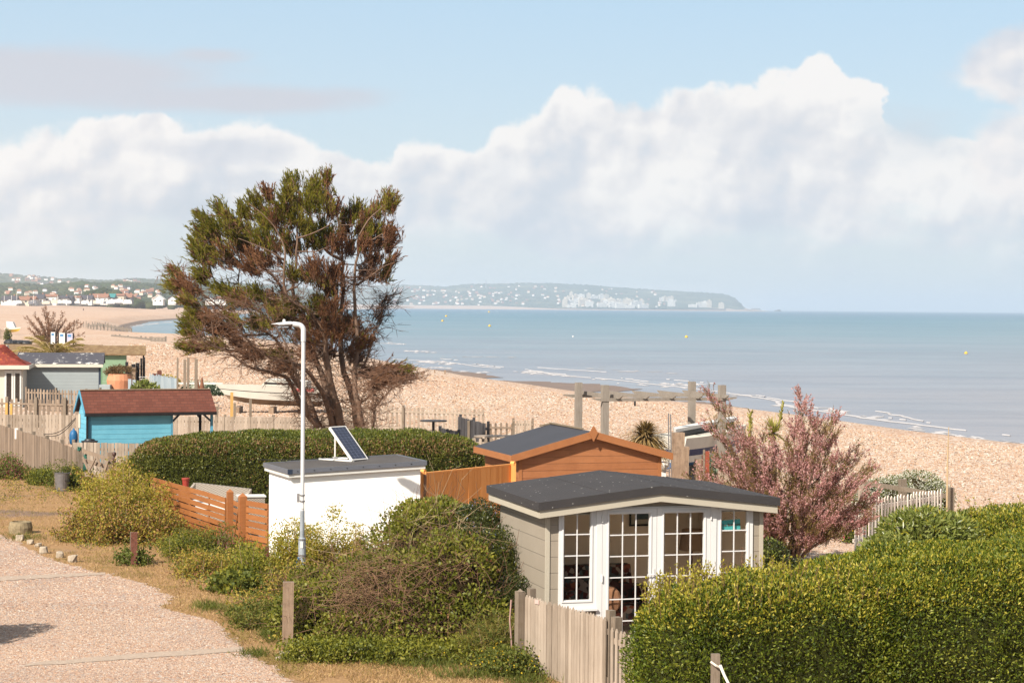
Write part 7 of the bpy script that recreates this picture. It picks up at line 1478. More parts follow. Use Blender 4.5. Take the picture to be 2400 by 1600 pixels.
for i, (x0, x1) in enumerate(((11, 31), (32, 50))):
    a_ = along(OC, fh, x0, 1.2); b_ = along(OC, fh, x1, 1.2); dr_ = MB(); z1_ = zc_-.12; w_ = b_-a_
    dr_.obox(cq(a_, -.05, .1), fh*w_*.2, dh*.05, Z3*(z1_-.1)); dr_.obox(cq(b_-w_*.2, -.05, .1), fh*w_*.2, dh*.05, Z3*(z1_-.1)); dr_.obox(cq(a_+w_*.2, -.05, .1), fh*w_*.6, dh*.05, Z3*.2); dr_.obox(cq(a_+w_*.2, -.05, z1_-.15), fh*w_*.6, dh*.05, Z3*.15)
    dk = dr_.build('door', M['white_paint'], CH); MB().obox(cq(a_+w_*.2, -.02, .3), fh*w_*.6, dh*.015, Z3*(z1_-.45)).build('glass', plain('dark_door_glass', col(50, 42, 38), .1, .2, 2, .6), dk)
q = cq(Wc-3.3, 1.6, za_); single(MB().obox(G0(-6, 104.)+Z3*zat(G0(-6, 104.), 816), Vector((.5, 0, 0)), Vector((0, .4, 0)), Z3*.16).obox(G0(-4, 104.)+Z3*(zat(G0(-6, 104.), 816)-.3), Vector((.4, 0, 0)), Vector((0, .3, 0)), Z3*.3), 'roof_vent', M['cream'], 'small cream vent on the red roof at the left edge', 'vent', tuple(G0(-6, 104.)))
# low brown roof behind, green hut
def f_moss(t):
    P = t.obj(); n = t.noise(4, 6, .75, P); return {'Base Color': t.ramp(n, [(.3, col(92, 70, 46)), (.5, col(128, 100, 68)), (.65, col(150, 128, 92)), (.8, col(104, 92, 50))]), 'Roughness': 1.}
M['mossy'] = pbsdf('mossy_roof', f_moss)
GN = G0(230, 124.); GNH = thing('beach_hut', 'pale green hut with a mossy brown roof overhanging to the right', 'hut', tuple(GN)); Wn = along(GN, fh, 295, 1.)
def nq(s, d, z): return GN+fh*s+dh*d+Z3*z
zEn = zat(GN, 829); zRn = zat(nq(0, 1.3, 0), 812); sR = along(GN, fh, 341, 1.)
MB().prism([nq(0, 0, 0), nq(0, 2.6, 0), nq(0, 2.6, zEn), nq(0, 1.3, zRn-.08), nq(0, 0, zEn)], fh*Wn).build('wall', M['hut_green'], GNH)
slg = (zRn-zEn)/1.3; m = MB()
for d0 in (-.25, 2.85): m.prism([nq(-.9, d0, zEn-slg*.25), nq(-.9, 1.3, zRn), nq(-.9, 1.3, zRn+.07), nq(-.9, d0, zEn-slg*.25+.07)], fh*(sR+.9))
m.build('roof', M['mossy'], GNH)
MB().cbox(nq(sR-.15, 2.5, 0), .09, .09, zEn).build('porch_post', M['dark'], GNH); MB().obox(nq(0, -.03, 0), fh*.22, dh*.03, Z3*(zEn-.05)).build('corner_trim', plain('green_trim', col(128, 170, 128)), GNH)
for s_ in (.5, 1.3): MB().obox(nq(s_, -.2, zEn-.12), fh*.1, dh*.15, Z3*.12).build('bracket', M['dark'], GNH)
BR2 = G0(-10, 158.); BRH = thing('shed', 'low brown roofed shed behind the palm and the red roofed hut', 'shed', tuple(BR2)); z1_ = zat(BR2, 830); z2_ = zat(BR2+Vector((0, 3, 0)), 806); Wx = along(BR2, Vector((1, 0, 0)), 215, 1.); MB().obox(BR2, Vector((Wx, 0, 0)), Vector((0, 5, 0)), Z3*z1_).build('wall', M['sleeper'], BRH); MB().prism([BR2+Vector((-.3, -.4, z1_-.02)), BR2+Vector((-.3, 2.8, z2_)), BR2+Vector((-.3, 5.8, z1_-.02))], Vector((Wx+.6, 0, 0))).build('roof', M['mossy'], BRH)
# information boards
for (x0, x1, y0, y1_, lb, mt) in [(119, 129, 778, 806, 'narrow white and blue information board seen edge on', M['white_paint']), (138.5, 152, 780, 805.5, 'white information board with blue heading behind the palm', M['white_paint']), (157, 170, 781, 802, 'grey blue information board right of the white board', plain('grey_board', col(186, 184, 204)))]:
    P = G0(x0, 182.); w_ = (x1-x0)/F*182; zt_, zb2 = zat(P, y0), zat(P, y1_); t = thing('information_board', lb, 'sign', tuple(P)); MB().obox(P+Z3*zb2, Vector((w_, 0, 0)), Vector((0, .05, 0)), Z3*(zt_-zb2)).build('board', mt, t)
    MB().obox(P+Vector((-.1, .06, 0)), Vector((.1, 0, 0)), Vector((0, .1, 0)), Z3*zt_).build('post', M['dark'], t); MB().obox(P+Vector((w_, .06, 0)), Vector((.1, 0, 0)), Vector((0, .1, 0)), Z3*zt_).build('post', M['dark'], t)
    MB().obox(P+Vector((w_*.15, -.012, zt_-.32)), Vector((w_*.6, 0, 0)), Vector((0, .01, 0)), Z3*.2).build('heading', plain('blue_print', col(70, 130, 176)), t)
# boats
def boat(name, label, stern, bow, beam, bands, mats, deck, cat='boat', tr=.8, rake=.25, canopy=None, flare=.72):
    """bands: heights above the keel line at which the topside colour changes; mats one per band"""
    S, B = Vector(stern), Vector(bow); d = B-S; L = Vector((d.x, d.y, 0)).length; dn = Vector((d.x, d.y, 0)).normalized(); sd = Vector((-dn.y, dn.x, 0)); z0, z1 = S.z, B.z
    t = thing(name, label, cat, (S.x, S.y, S.z)); n = 14; H = bands[-1]
    def pt(q, h, sg):
        w_ = beam/2*(1-q**2.6)*(tr+(1-tr)*min(1, q*4+.2) if q < .25 else 1); f_ = (flare+(1-flare)*(h/H)) if h > 0 else .05; keel = rake*max(0, q-.6)**2*5*H*.5*(1-h/H)
        ext = rake*L*.25*(h/H)*q**3
        return S+dn*(L*q*(1-rake*.25)+ext)+sd*sg*w_*f_+Z3*(h+keel+(z1-z0)*q+.08*H*q*q)
    lv = [0]+list(bands)
    for a, b, mt, nm in zip(lv[:-1], lv[1:], mats, ['bottom', 'lower_hull', 'stripe', 'topside'][-len(mats):]):
        V, Fs = [], []
        for sg in (-1, 1):
            b0 = len(V)
            for k in range(n+1): V += [pt(k/n, a, sg), pt(k/n, b, sg)]
            Fs += [(b0+2*k, b0+2*k+2, b0+2*k+3, b0+2*k+1) for k in range(n)]
        b0 = len(V); V += [pt(0, a, -1), pt(0, a, 1), pt(0, b, 1), pt(0, b, -1)]; Fs.append((b0, b0+1, b0+2, b0+3)); npmesh(nm, [tuple(v_) for v_ in V], Fs, mt, t)
    V = [pt(k/n, H, 1) for k in range(n+1)]+[pt(k/n, H, -1) for k in range(n, -1, -1)]; V2 = [v_-Z3*.01 for v_ in V]; npmesh('deck', [tuple(v_) for v_ in V2], [tuple(range(len(V2)))], deck, t)
    return t, pt
M['hull_white'] = plain('white_hull_paint', col(218, 212, 200), .45, .06, 2, .4); M['navy'] = plain('navy_paint', col(40, 52, 96), .4, .12, 3); M['blue_paint'] = plain('blue_antifoul', col(44, 96, 150), .6, .12, 3)
bs = G0(752, 99.5); bs.z = .28; bb = G0(505, 98.); bb.z = .42
t, pt = boat('motor_boat', 'old white speedboat with a faded red patch lying behind the pale fence', bs, bb, 1.9, (.28, .62, .66, .95), (plain('dirty_bottom', col(150, 126, 104)), M['hull_white'], M['black'], M['hull_white']), M['cream'], rake=.5)
m = MB(); a_, b_ = pt(.15, .95, 0), pt(.62, .95, 0); m.prism([a_, a_+Z3*.30, a_.lerp(b_, .85)+Z3*.34, b_], Vector((.1, 1.3, 0))); m.build('cabin', M['hull_white'], t); MB().obox(a_+Vector((-.1, -.55, .10)), (b_-a_)*.85, Vector((0, .02, 0)), Z3*.10).build('cabin_window', M['black'], t)
c = pt(.30, .80, -1); c2_ = pt(.30, .80, 1); c = c if c.y < c2_.y else c2_; MB().obox(c+Vector((-1.0, -.06, -.06)), Vector((1.9, .05, 0)), Vector((0, .02, 0)), Z3*.16).build('red_patch', plain('faded_red', col(190, 96, 92), .7, .3, 6), t)
for x in (560, 640, 720): q = G0(x, 98.6); MB().cbox(q, .25, 1.4, .3).build('chock', M['sleeper'], t)
for x, D_, yt, w_, lb, mt in [(544, 93, 919, .13, 'yellow square post standing by the bow of the white speedboat', boards('yellow_pine_post', col(190, 148, 82), col(214, 174, 112))), (551, 92.5, 944, .11, 'short grey post beside the yellow post', M['post_old']), (588, 80, 934, .10, 'thin leaning grey post in front of the speedboat hull', M['post_old']), (509, 90, 952, .14, 'short pale post at the right end of the blue hut porch', M['post_old'])]: post(0, 0, yt, w_, mt, 'post', lb, D=D_, rot=.2) if False else (lambda P: single(MB().cbox(P, w_, w_, zat(P, yt), .2), 'post', mt, lb, 'post', tuple(P)))(G0(x, D_))
bs = G0(1560, 60.5); bs.z = .42; bb = G0(1752, 65.); bb.z = .50
t, pt = boat('fishing_boat', 'white boat with navy stripe and blue bottom behind the sleeper posts', bs, bb, 1.8, (.22, .42, .62, .98), (M['blue_paint'], M['hull_white'], M['navy'], M['hull_white']), M['cream'], rake=.3)
p0_, p1_ = pt(.1, .98, -1), pt(.85, .98, -1)
m = MB(); a_, b_ = pt(.12, 1.12, 0), pt(.86, 1.2, 0); m.prism([a_+Vector((0, -.5, 0)), b_+Vector((0, -.5, 0)), b_+Vector((0, .5, .0)), a_+Vector((0, .5, 0))], Z3*.10); m.build('cover', M['white_paint'], t); m = MB(); m.prism([a_+Vector((.1, -.42, -.14)), b_+Vector((-.1, -.42, -.14)), b_+Vector((-.1, .42, -.14)), a_+Vector((.1, .42, -.14))], Z3*.13); m.build('dark_gap', M['black'], t)  # black block stands for the shade in the gap below the cover
c = PD(1553, 1092, 59.8); MO = thing('outboard_motor', 'white outboard motor and cover at the stern behind the orange shed', 'outboard motor', (c.x, c.y, 0)); MB().blobs(c+Z3*.08, .22, .2, .20, 14, 9, .05).build('cowling', M['white_paint'], MO); MB().prism([c+Vector((-.12, 0, .0)), c+Vector((.12, 0, .0)), c+Vector((.07, 0, -.75)), c+Vector((-.07, 0, -.75))], Vector((0, .12, 0))).build('leg', M['white_paint'], MO); MB().obox(c+Vector((-.07, -.21, .14)), Vector((.16, 0, 0)), Vector((0, .02, 0)), Z3*.03).build('badge', M['navy'], MO)
q = PD(1556, 1073, 60.1); tn = PD(1590, 1071, 60.1); ex_ = (pt(.3, .8, -1)-pt(0, .8, -1)).normalized(); tb_ = pt(.02, .55, 0); c = PD(1567, 1071.5, 59.2); MB_b = MB().obox(c+Vector((-.34, .02, -.12)), Vector((.7, 0, 0)), Vector((0, .03, 0)), Z3*.24); MB_b.build('transom_board', M['hull_white'], t); text_part('lettering', 'HEADER', .15, frame_mat(c+Vector((0, .0, 0)), (1, 0, 0), (0, 0, 1)), M['black'], t)
q = G0(1566, 58.); single(MB().obox(q+Z3*.14, Vector((.16, 0, 0)), Vector((0, .14, 0)), Z3*.12), 'crate', M['yellow'], 'small yellow box on the ground by the outboard motor', 'box', tuple(q))
# sleeper posts, rusty posts, metal poles, pergola
def px_post(x, D, yt, w_, mt, name, label, rot=.3, h0=0, cat='post', dpt=None, lean=None):
    P = G0(x, D); m = MB(); hh = zat(P, yt); n_ = 5; Mr = Matrix.Rotation(rot, 3, 'Z'); dpt = dpt or w_
    for k in range(n_): # slightly irregular timber
        pass
    V = []; Fs = []
    for k in range(n_+1):
        z = hh*k/n_; j = 1+random.uniform(-.05, .05) if mt in (M['sleeper'],) else 1; o_ = Vector((random.uniform(-.01, .01), 0, 0)) if mt in (M['sleeper'],) else Vector((0, 0, 0))
        for a, b in ((-1,-1),(1,-1),(1,1),(-1,1)): V.append(P+o_+Mr@Vector((a*w_/2*j, b*dpt/2*j, 0))+Z3*z+((lean or Vector((0, 0, 0)))*(z/hh)))
    for k in range(n_): Fs += [(4*k+i, 4*k+(i+1) % 4, 4*k+4+(i+1) % 4, 4*k+4+i) for i in range(4)]
    Fs += [(3, 2, 1, 0), tuple(4*n_+i for i in range(4))]; m.add(V, Fs); return single(m, name, mt, label, cat, tuple(P))
px_post(1592, 54.5, 1013, .30, M['sleeper'], 'sleeper_post', 'thick split weathered sleeper post right of the orange shed', rot=.1)
px_post(1610, 56.0, 1046, .16, M['sleeper'], 'sleeper_post', 'narrower weathered post just right of the thick split sleeper', rot=.1)
px_post(1641, 55.0, 1075, .22, M['sleeper'], 'sleeper_post', 'short stubby sleeper post beside the rusty red post', rot=.1)
px_post(1652, 54.8, 1066, .10, M['rust'], 'sleeper_post', 'dark rotten brown stub between sleeper and rusty post', rot=.1)
px_post(1660.5, 54.2, 1057, .095, plain('red_oxide', col(150, 72, 50), .7, .2, 8), 'rusty_post', 'upright rust red steel post near the pink tamarisk', rot=.1)
px_post(1652.5, 53.8, 1053, .05, M['post_old'], 'stake', 'thin pale stake left of the rust red post', rot=.1)
px_post(1698, 50.0, 1100, .24, M['concrete'], 'concrete_block', 'broad pale concrete post in front of the tamarisk left side', rot=.1, cat='post')
px_post(1573, 56.0, 968, .03, M['metal_grey'], 'metal_pole', 'left one of two thin metal poles behind the sleeper post', rot=.1, lean=Vector((-.06, 0, 0)))
px_post(1578, 56.2, 970, .03, M['metal_grey'], 'metal_pole', 'right one of two thin metal poles behind the sleeper post', rot=.1, lean=Vector((-.06, 0, 0)))
fp_, dp_ = axes(18.); OP = G0(1419, 60.); PG = thing('pergola', 'weathered timber pergola frame on four posts behind the orange shed', 'pergola', tuple(OP)); Wp, Lp_ = along(OP, fp_, 1692, 2.5), 2.34
def pq(s, d, z): return OP+fp_*s+dp_*d+Z3*z
for s_, d_, yt in ((0, 0, 902), (Wp, 0, 902), (0, Lp_, 896), (Wp, Lp_, 894)): q = pq(s_, d_, 0); MB().cbox(q, .195, .195, zat(q, yt), R(18)).build('post', M['grey_timber'], PG)
zB = zat(OP, 936)
for d_ in (-.12, Lp_+.12): q0, q1 = pq(-.45, d_, zB), pq(Wp+.45, d_, zB); dx_ = fp_; m = MB(); m.prism([q0+Z3*.02, q0+dx_*.3-Z3*.05, q1-dx_*.3-Z3*.05, q1+Z3*.02, q1+Z3*.05, q0+Z3*.05], dp_*.045); m.build('beam', M['grey_timber'], PG)
for k in range(5):
    s_ = .30+k*(Wp+.1-.30)/4.2; a_, b_ = pq(s_, -.62, zB+.07), pq(s_, Lp_+.62, zB+.07); m = MB(); e_ = (b_-a_).normalized(); m.prism([a_+Z3*.04, a_+e_*.25-Z3*.04, b_-e_*.25-Z3*.04, b_+Z3*.04, b_+Z3*.07, a_+Z3*.07], fp_*.045); m.build('rafter', M['grey_timber'], PG)
# fences beyond the hedge
picket_fence('picket_fence', 'bleached picket fence with post and rail behind the cypress trunks', G0(800, 84.), G0(1135, 82.), 1.12, .09, .10, M['fence_pale'], topshape='round', posts=[2.85], rail_side=-1)
picket_fence('boarded_fence', 'dark grey boarded fence panel left half behind the hedge end', G0(1038, 70.), G0(1082, 68.), 1.05, .13, .0, M['fence_dark'], topshape='round', rail_side=-1, railmat=M['fence_dark'], postmat=M['fence_dark'])
picket_fence('boarded_fence', 'dark grey slatted fence panel joining the boarded panel', G0(1076, 76.), G0(1141, 71.5), 1.14, .10, .03, M['fence_dark'], topshape='round', railmat=M['fence_dark'], postmat=M['fence_dark'])
picket_fence('picket_fence', 'brown picket fence with a rail right of the dark grey panels', G0(1100, 74.), G0(1205, 74.), 1.02, .08, .12, M['fence_old'], topshape='round', rail_side=-1)
picket_fence('picket_fence', 'pale thin pickets on the shingle behind the orange shed', G0(1205, 77.), G0(1250, 77.), .95, .07, .03, M['fence_pale'], topshape='flat')
picket_fence('picket_fence', 'near row of round pickets between the hedge and the orange shed roof', G0(1083, 66.), G0(1215, 66.), .98, .10, .10, M['fence_pale'], topshape='round')
q = G0(1112, 70.); PT_ = thing('picnic_table', 'pale picnic table top behind the round pickets', 'table', tuple(q)); MB().obox(q+Z3*.72, Vector((1.6, .2, 0)), Vector((0, .8, 0)), Z3*.05).build('table_top', M['fence_pale'], PT_)
for dx_ in (.25, 1.3): MB().beam(q+Vector((dx_, 0, 0)), q+Vector((dx_, .7, .72)), .08, .08).build('leg', M['fence_pale'], PT_); MB().beam(q+Vector((dx_+.1, .7, 0)), q+Vector((dx_+.1, 0, .72)), .08, .08).build('leg', M['fence_pale'], PT_)
q = G0(1001, 72.); z_ = zat(q, 985); TT = thing('garden_table', 'dark round topped table left of the dark grey fence', 'table', tuple(q)); MB().lathe(q+Vector((.25, 0, z_-.03)), [(.48, 0), (.5, .04)], 16).build('table_top', M['fence_dark'], TT); MB().tube([q+Vector((.25, 0, 0)), q+Vector((.25, 0, z_-.03))], .05, 6).build('leg', M['fence_dark'], TT)
# right-hand picket fence, post and rail
A_, B_ = G0(2008, 43.6), G0(2214, 46.9); picket_fence('picket_fence', 'weathered picket fence behind the laurel at the right', A_, B_, 1.12, .07, .075, M['bleached'], topshape='point', posts=[], rail_side=1, jit=.03)
px_post(2231, 47.0, 1142, .15, M['post_old'], 'fence_post', 'end post at the right of the picket fence beside the tall thin pole', rot=.3)
P = G0(2224, 46.7); single(MB().tube([P, P+Z3*zat(P, 1080), P+Vector((.02, 0, zat(P, 1000)))], [.024, .02, .008], 6), 'bamboo_pole', M['twig_pale'], 'tall thin bamboo pole rising above the right fence end', 'pole', tuple(P))
RF = thing('post_and_rail', 'sloping weathered rail on two posts behind the white flowers', 'fence', tuple(G0(2012, 47.6)))
for x, D_, yt in ((2012, 47.6, 1108), (2119, 47.9, 1122)): q = G0(x, D_); MB().cbox(q, .16, .14, zat(q, yt), .3).build('post', M['post_old'], RF)
a_, b_ = G0(2012, 47.3), G0(2222, 47.2); MB().beam(a_+Z3*zat(a_, 1128), b_+Z3*zat(b_, 1162), .06, .11).build('rail', M['post_old'], RF)
px_post(2022, 44.6, 1105, .10, M['fence_pale'], 'fence_post', 'pale blue grey post at the left of the post and rail fence', rot=.3)
a_ = G0(2000, 42.0); b_ = G0(2048, 43.0); single(MB().beam(a_+Z3*.12, b_+Z3*.2, .09, .12), 'timber_edging', M['fence_pale'], 'pale timber edging at the foot of the right picket fence', 'timber', tuple(a_))
for x, y in ((1795, 1228), (1808, 1232)): pass
px_post(1797, 41.5, 1226, .10, M['fence_pale'], 'fence_post', 'short pale post in the shade right of the summerhouse', rot=.2)
# clutter round the green hut
for i, (x, yt, w_) in enumerate([(297.5, 848, .16), (306, 860, .5), (313, 853, .22), (323, 850, .2), (331.5, 839, .11), (338, 837, .11)]):
    px_post(x, 121.+i*.3, yt, w_, M['dark'], 'charred_post', ['black square post at the right corner of the green hut', 'low broad black timber right of the green hut', 'notched black timber stump by the green hut', 'black timber with a knobbed top by the green hut', 'left one of the two tall thin black posts', 'right one of the two tall thin black posts'][i], rot=0)
px_post(314, 112., 861, .22, M['sleeper'], 'timber_post', 'pale weathered timber in front of the black posts', rot=0)
q = G0(281, 104.); TP = thing('plant_pot', 'large terracotta pot with a bushy brown plant before the green hut', 'pot', tuple(q)); MB().lathe(q, [(.34, 0), (.62, .85), (.68, 1.35), (.58, 1.68)], 18).build('body', M['terracotta'], TP)
P = np.array(q)+np.array([0, 0, 1.78])+unit(rng.normal(size=(2600, 3)))*np.array([.85, .6, .36])*rng.uniform(.4, 1, (2600, 1)); P[:, 2] = np.where((P[:, 0]-q.x > .1) & (P[:, 2] < 1.8), P[:, 2]-rng.uniform(0, .6, 2600), P[:, 2]); V, Fq = leafmesh(P, rng.normal(size=P.shape)+np.array([0, 0, .4]), .12, .04); npmesh('foliage', V, Fq, leafmat('brown_bush', [col(92, 70, 46), col(126, 98, 62), col(150, 126, 88)]), TP)
picket_fence('picket_fence', 'dark blue grey low pickets below the green hut', G0(233, 101.), G0(298, 100.), 1.0, .09, .10, M['blue_dark'], topshape='flat')
q = G0(233, 103.); single(MB().obox(q+Z3*.0, Vector((.55, 0, 0)), Vector((0, .5, 0)), Z3*1.15), 'storage_box', M['hut_grey'], 'pale grey storage box behind the dark low pickets', 'box', tuple(q))
M['pale_blue'] = boards('pale_blue_boards', col(142, 156, 166), col(184, 194, 198))
picket_fence('boarded_fence', 'pale blue vertical boards beside the terracotta pot', G0(301, 100.), G0(318, 100.), 1.55, .16, .05, M['pale_blue'], topshape='flat', rails=False, posts=[])
picket_fence('boarded_fence', 'pale blue grey board fence curving behind the beach chair', G0(352, 108.), G0(414, 102.), 1.55, .14, .01, M['pale_blue'], topshape='flat', rails=False, posts=[], jit=.06)
q = G0(326, 103.); DK = thing('deck_chair', 'white reclining slatted beach chair by the pale blue fence', 'chair', tuple(q)); a_ = q+Z3*1.55; m = MB()
for k in range(8): p = a_+Vector((.10*k, -.12*k, -.11*k)); m.obox(p, Vector((.10, -.0, -.0))+Vector((.0, 0, 0)), Vector((.5, .35, 0)), Z3*.03)
m.build('backrest', M['white_paint'], DK); m = MB(); e_ = a_+Vector((.8, -.96, -.9))
for k in range(5): m.obox(e_+Vector((.12*k, -.05*k, 0)), Vector((.09, 0, 0)), Vector((.4, .5, 0)), Z3*.03)
m.build('seat', M['white_paint'], DK)
for dx_ in (.1, .9): MB().beam(q+Vector((dx_, -.6, 0)), q+Vector((dx_+.1, -.3, .7)), .05, .05).build('leg', M['white_paint'], DK)
shrub('garden_shrub', 'yellow green rosette plant in front of the pale blue fence', 'shrub', [(334,920,99,.5,.5,.5),(350,922,99,.5,.5,.4)], [('leaves', M['laurel'], 1500, .22, .08, None)], M['core_olive'])
shrub('garden_shrub', 'low yellow and rust plants on the shingle behind the pale fence', 'shrub', [(372,892,118,.5,.5,.4),(385,894,118,.9,.5,.35),(400,896,118,.6,.5,.25)], [('leaves', M['alex'], 1300, .14, .06, None)], M['core_olive'])
for i, (x, D_, yt, w_, lb) in enumerate([(374, 117, 868, .2, 'rusty brown upright drum on the shingle'), (363.5, 116, 875, .22, 'small rust red pot left of the brown drum')]): px_post(x, D_, yt, w_*1.2, M['rust'], 'rusty_drum', lb, cat='drum')
for i, (x, D_, yt, w_, lb) in enumerate([(416.5, 100, 838, .09, 'leftmost of the four tall driftwood posts'), (433.5, 98, 842, .13, 'second tall driftwood post from the left'), (441.5, 101, 838, .12, 'third tall driftwood post from the left'), (460, 100, 841, .15, 'rightmost of the four tall driftwood posts')]): px_post(x, D_, yt, w_, M['post_old'], 'driftwood_post', lb, rot=.1)
for i, (x, D_) in enumerate([(474, 104), (464, 105), (343, 108)]):
    q = G0(x, D_); z_ = zat(q, 884 if i == 0 else 890); single(MB().lathe(q, [(.22, 0), (.2, z_*.4), (.03, z_)], 8), 'folded_parasol', plain('rusty_cloth%d' % i, col(128, 84, 60), .9, .3, 4), ['tall folded brown parasol right of the driftwood posts', 'shorter folded rust parasol against the rightmost post', 'small folded brown parasol by the black posts'][i], 'parasol', tuple(q))
q = G0(378, 106.); BN2 = thing('deck_platform', 'low timber deck with dark seating between the driftwood posts', 'deck', tuple(q)); MB().obox(q+Z3*.55, Vector((2.2, 0, 0)), Vector((0, 2.5, 0)), Z3*.12).build('boards', M['fence_old'], BN2); MB().obox(q+Vector((.9, -2.5, .3)), Vector((1.5, 0, 0)), Vector((0, .8, 0)), Z3*.28).build('bench', M['black'], BN2); MB().obox(q+Vector((.0, 1.2, 1.05)), Vector((3.1, 0, 0)), Vector((0, .1, 0)), Z3*.08).build('rail', M['white_paint'], BN2)
q = G0(380, 96.5); single(MB().obox(q+Z3*.85, Vector((.5, 0, 0)), Vector((0, .1, 0)), Z3*.35).obox(q+Vector((.02, .0, 0)), Vector((.06, 0, 0)), Vector((0, .08, 0)), Z3*.85).obox(q+Vector((.4, .0, 0)), Vector((.06, 0, 0)), Vector((0, .08, 0)), Z3*.85), 'chair_back', M['fence_old'], 'wooden chair back just above the blue hut roof', 'chair', tuple(q))
# left: small boats, groynes, people, buoys
bs = G0(16, 345.); bs.z = .3; bb = G0(49, 340.); bb.z = .5
t, pt = boat('dinghy', 'small yellow hulled boat with a white cuddy on the left beach', bs, bb, 1.3, (.45, .75), (M['yellow'], M['hull_white']), M['hull_white'], rake=.5); a_ = pt(.05, .75, 0); MB().prism([a_+Vector((0, -.5, 0)), a_+Vector((1.5, -.5, 0)), a_+Vector((1.0, -.5, 1.1)), a_+Vector((-.1, -.5, 1.2))], Vector((0, 1.1, 0))).build('cuddy', M['white_paint'], t)
for i, x in enumerate((13, 25, 39, 54)):
    q = G0(x, 258.); single(MB().blobs(q+Vector((.5, 0, .25)), .72, .9, .42-.03*i, 12, 7, .08, 0, i), 'upturned_dinghy', M['black'], ['leftmost dark upturned dinghy', 'second dark upturned dinghy', 'third dark upturned dinghy', 'rightmost dark upturned dinghy'][i]+' in the row behind the red roof', 'dinghy', tuple(q), 'dark upturned dinghies in a row')
q = G0(0, 300.); FN = picket_fence('trellis_fence', 'short pale trellis at the left edge beside a dark shrub', q, q+Vector((1.1, 0, 0)), zat(q, 772), .12, .10, M['fence_old'])
shrub('garden_shrub', 'dark shrub beside the trellis at the far left edge', 'shrub', [(18,790,290,.5,.5,1.2)], [('leaves', M['weed'], 500, .2, .12, None)], M['core'])
def groyne(name, label, A, B, h, n, mt, rails=2, w_=.25, zb=-1.2):
    A, B = Vector(A), Vector(B); t = thing(name, label, 'groyne', tuple(A))
    for k in range(n+1): p = A.lerp(B, k/n); MB().cbox(p+Z3*zb, w_, w_, h-zb+random.uniform(-.1, .25)).build('post', mt, t)
    m = MB()
    for r_ in range(rails): z = h-.15-r_*.32; m.beam(A+Z3*z-Vector((0, .15, 0)), B+Z3*z-Vector((0, .15, 0)), .08, .26)
    m.build('planking', mt, t); return t
M['groyne'] = boards('groyne_timber', col(110, 100, 92), col(160, 148, 134)); M['algae'] = boards('algae_green_timber', col(80, 86, 44), col(124, 124, 74))
def gz(x, y, z): p = PT(x, y, z); return p
groyne('groyne', 'weathered groyne with a long handrail on the left beach', gz(228, 765, .0), gz(308, 781, -.6), .9, 9, M['groyne'])
groyne('groyne', 'short broken groyne stub on the left beach', gz(206, 768, .0), gz(226, 770, .0), .8, 3, M['groyne'], 1)
groyne('groyne', 'low long timber walkway below the green groyne', gz(262, 788, .0), gz(352, 797, -.0), .3, 9, M['groyne'], 1, zb=-.5)
groyne('groyne', 'short timber platform at the right end of the walkway', gz(355, 799, .0), gz(388, 800, -.0), .6, 4, M['groyne'], 2, zb=-.3)
a_, b_ = gz(303, 796, -2.0), gz(450, 799, -2.0); groyne('groyne', 'dark green algae covered groyne at the water edge left of the cypress', a_, b_, 1.05, 12, M['algae'], 3, .3)
for k in range(12):
    x = 172+k*7.5+random.uniform(-2, 2); p = PT(x, 768+random.uniform(-4, 2), 0); single(MB().cbox(p, .14, .14, random.uniform(.8, 1.8)), 'groyne_stump', M['groyne'], 'thin old groyne stump standing in the left shingle', 'stump', tuple(p), 'old groyne stumps on the left beach')
def person(px, py, D, lb, top, bot, h=1.72):
    b = PD(px, py, D); k = h/1.72; P = Vector((b.x, b.y, b.z)); t = thing('person', lb, 'person', tuple(P)); m = MB()
    for s_ in (-1, 1): m.tube([P+Vector((s_*.11+(.12 if s_ > 0 else -.08), 0, 0)), P+Vector((s_*.1, 0, .45*k)), P+Vector((s_*.08, 0, .88*k))], [.055, .065, .09], 6)
    m.tube([P+Z3*.85*k, P+Z3*1.1*k, P+Z3*1.4*k, P+Z3*1.47*k, P+Z3*1.52*k, P+Z3*1.6*k, P+Z3*1.72*k], [.15, .14, .19, .07, .06, .10, .05], 8)
    for s_ in (-1, 1): m.tube([P+Vector((s_*.19, 0, 1.4*k)), P+Vector((s_*.24, -.05, 1.1*k)), P+Vector((s_*.22, -.12, .85*k))], [.05, .045, .035], 6)
    m.build('body', plain('skin', col(190, 150, 124)), t); m = MB(); m.tube([P+Z3*.8*k, P+Z3*1.1*k, P+Z3*1.42*k], [.19, .17, .22], 10); m.build('jacket', top, t); m = MB()
    for s_ in (-1, 1): m.tube([P+Vector((s_*.11+(.12 if s_ > 0 else -.08), 0, .06)), P+Vector((s_*.1, 0, .45*k)), P+Vector((s_*.08, 0, .9*k))], [.075, .085, .11], 7)
    m.build('trousers', bot, t)
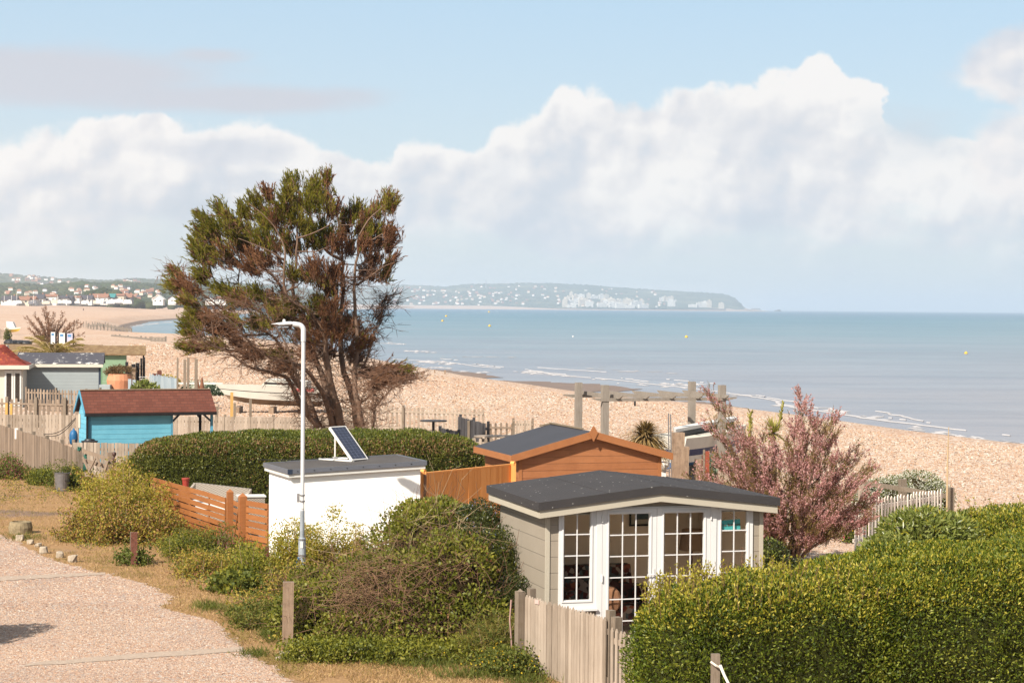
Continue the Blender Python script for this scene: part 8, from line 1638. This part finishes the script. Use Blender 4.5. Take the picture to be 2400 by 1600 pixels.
dk_ = plain('dark_cloth', col(44, 40, 46), .9); person(419, 748, 1010, 'person in dark clothes walking at the water edge of the left lagoon', dk_, dk_); person(427, 721.5, 1500, 'left one of two distant people on the upper beach', dk_, dk_); person(431.5, 721.5, 1500, 'right one of two distant people on the upper beach', plain('grey_cloth', col(90, 84, 86)), dk_); person(195.5, 728, 1010, 'person sitting or standing alone in the middle of the left beach', dk_, dk_, 1.3)
for i, (x, y, s_, lb) in enumerate([(1147.5, 765, .8, 'yellow buoy nearest the middle of the bay'), (1608.7, 791, .95, 'yellow buoy off the pergola'), (2264, 829, 1., 'yellow buoy at the right of the sea'), (1037, 753, .7, 'yellow buoy right of the cypress tree'), (1045.5, 742, .7, 'small yellow buoy farther out right of the cypress'), (1146, 732, .6, 'farthest tiny yellow buoy'), (1343, 789.5, .4, 'tiny white buoy in the middle of the sea')]):
    P = PT(x, y, SEA); kk = s_*P.y/F*4.0/.95; kk = max(.25, kk); t = thing('buoy', lb, 'buoy', tuple(P)); mt = M['yellow'] if 'yellow' in lb else M['white_paint']; MB().blobs(P+Z3*kk*.3, kk, kk, kk*.9, 12, 8, 0).build('float', mt, t, True); MB().lathe(P+Z3*kk*1.1, [(kk*.25, 0), (kk*.12, kk*.4)], 8).build('eye', mt, t)
P = PT(1019, 872, -.2)
for x, y0, y1_ in ((1019, 866, 875), (1043, 867, 877)): a_ = PT(x, y1_, 0); single(MB().cbox(a_, .12, .12, zat(a_, y0)), 'marker_post', M['sleeper'], 'thin marker post on the beach crest '+('left' if x < 1030 else 'right')+' of the pair', 'post', tuple(a_))
single(MB().cbox(PT(1488, 951, 0), .1, .1, .35), 'marker_post', M['dark'], 'short dark post on the shingle under the pergola beam', 'post', tuple(PT(1488, 951, 0)))
# 
# ================================================================ THE AIR
hm, t = newmat('haze'); hv = t.n('ShaderNodeVolumePrincipled'); ho = t.n('ShaderNodeOutputMaterial'); t.t.links.new(hv.outputs[0], ho.inputs['Volume'])
hv.inputs['Color'].default_value = (.80, .88, .97, 1); hv.inputs['Density'].default_value = HAZE; hv.inputs['Anisotropy'].default_value = .3
hz = MB().obox((-61000, -7000, -8.), (122000, 0, 0), (0, 78000, 0), (0, 0, 178.)).build('haze', hm); tag(hz, kind='stuff')
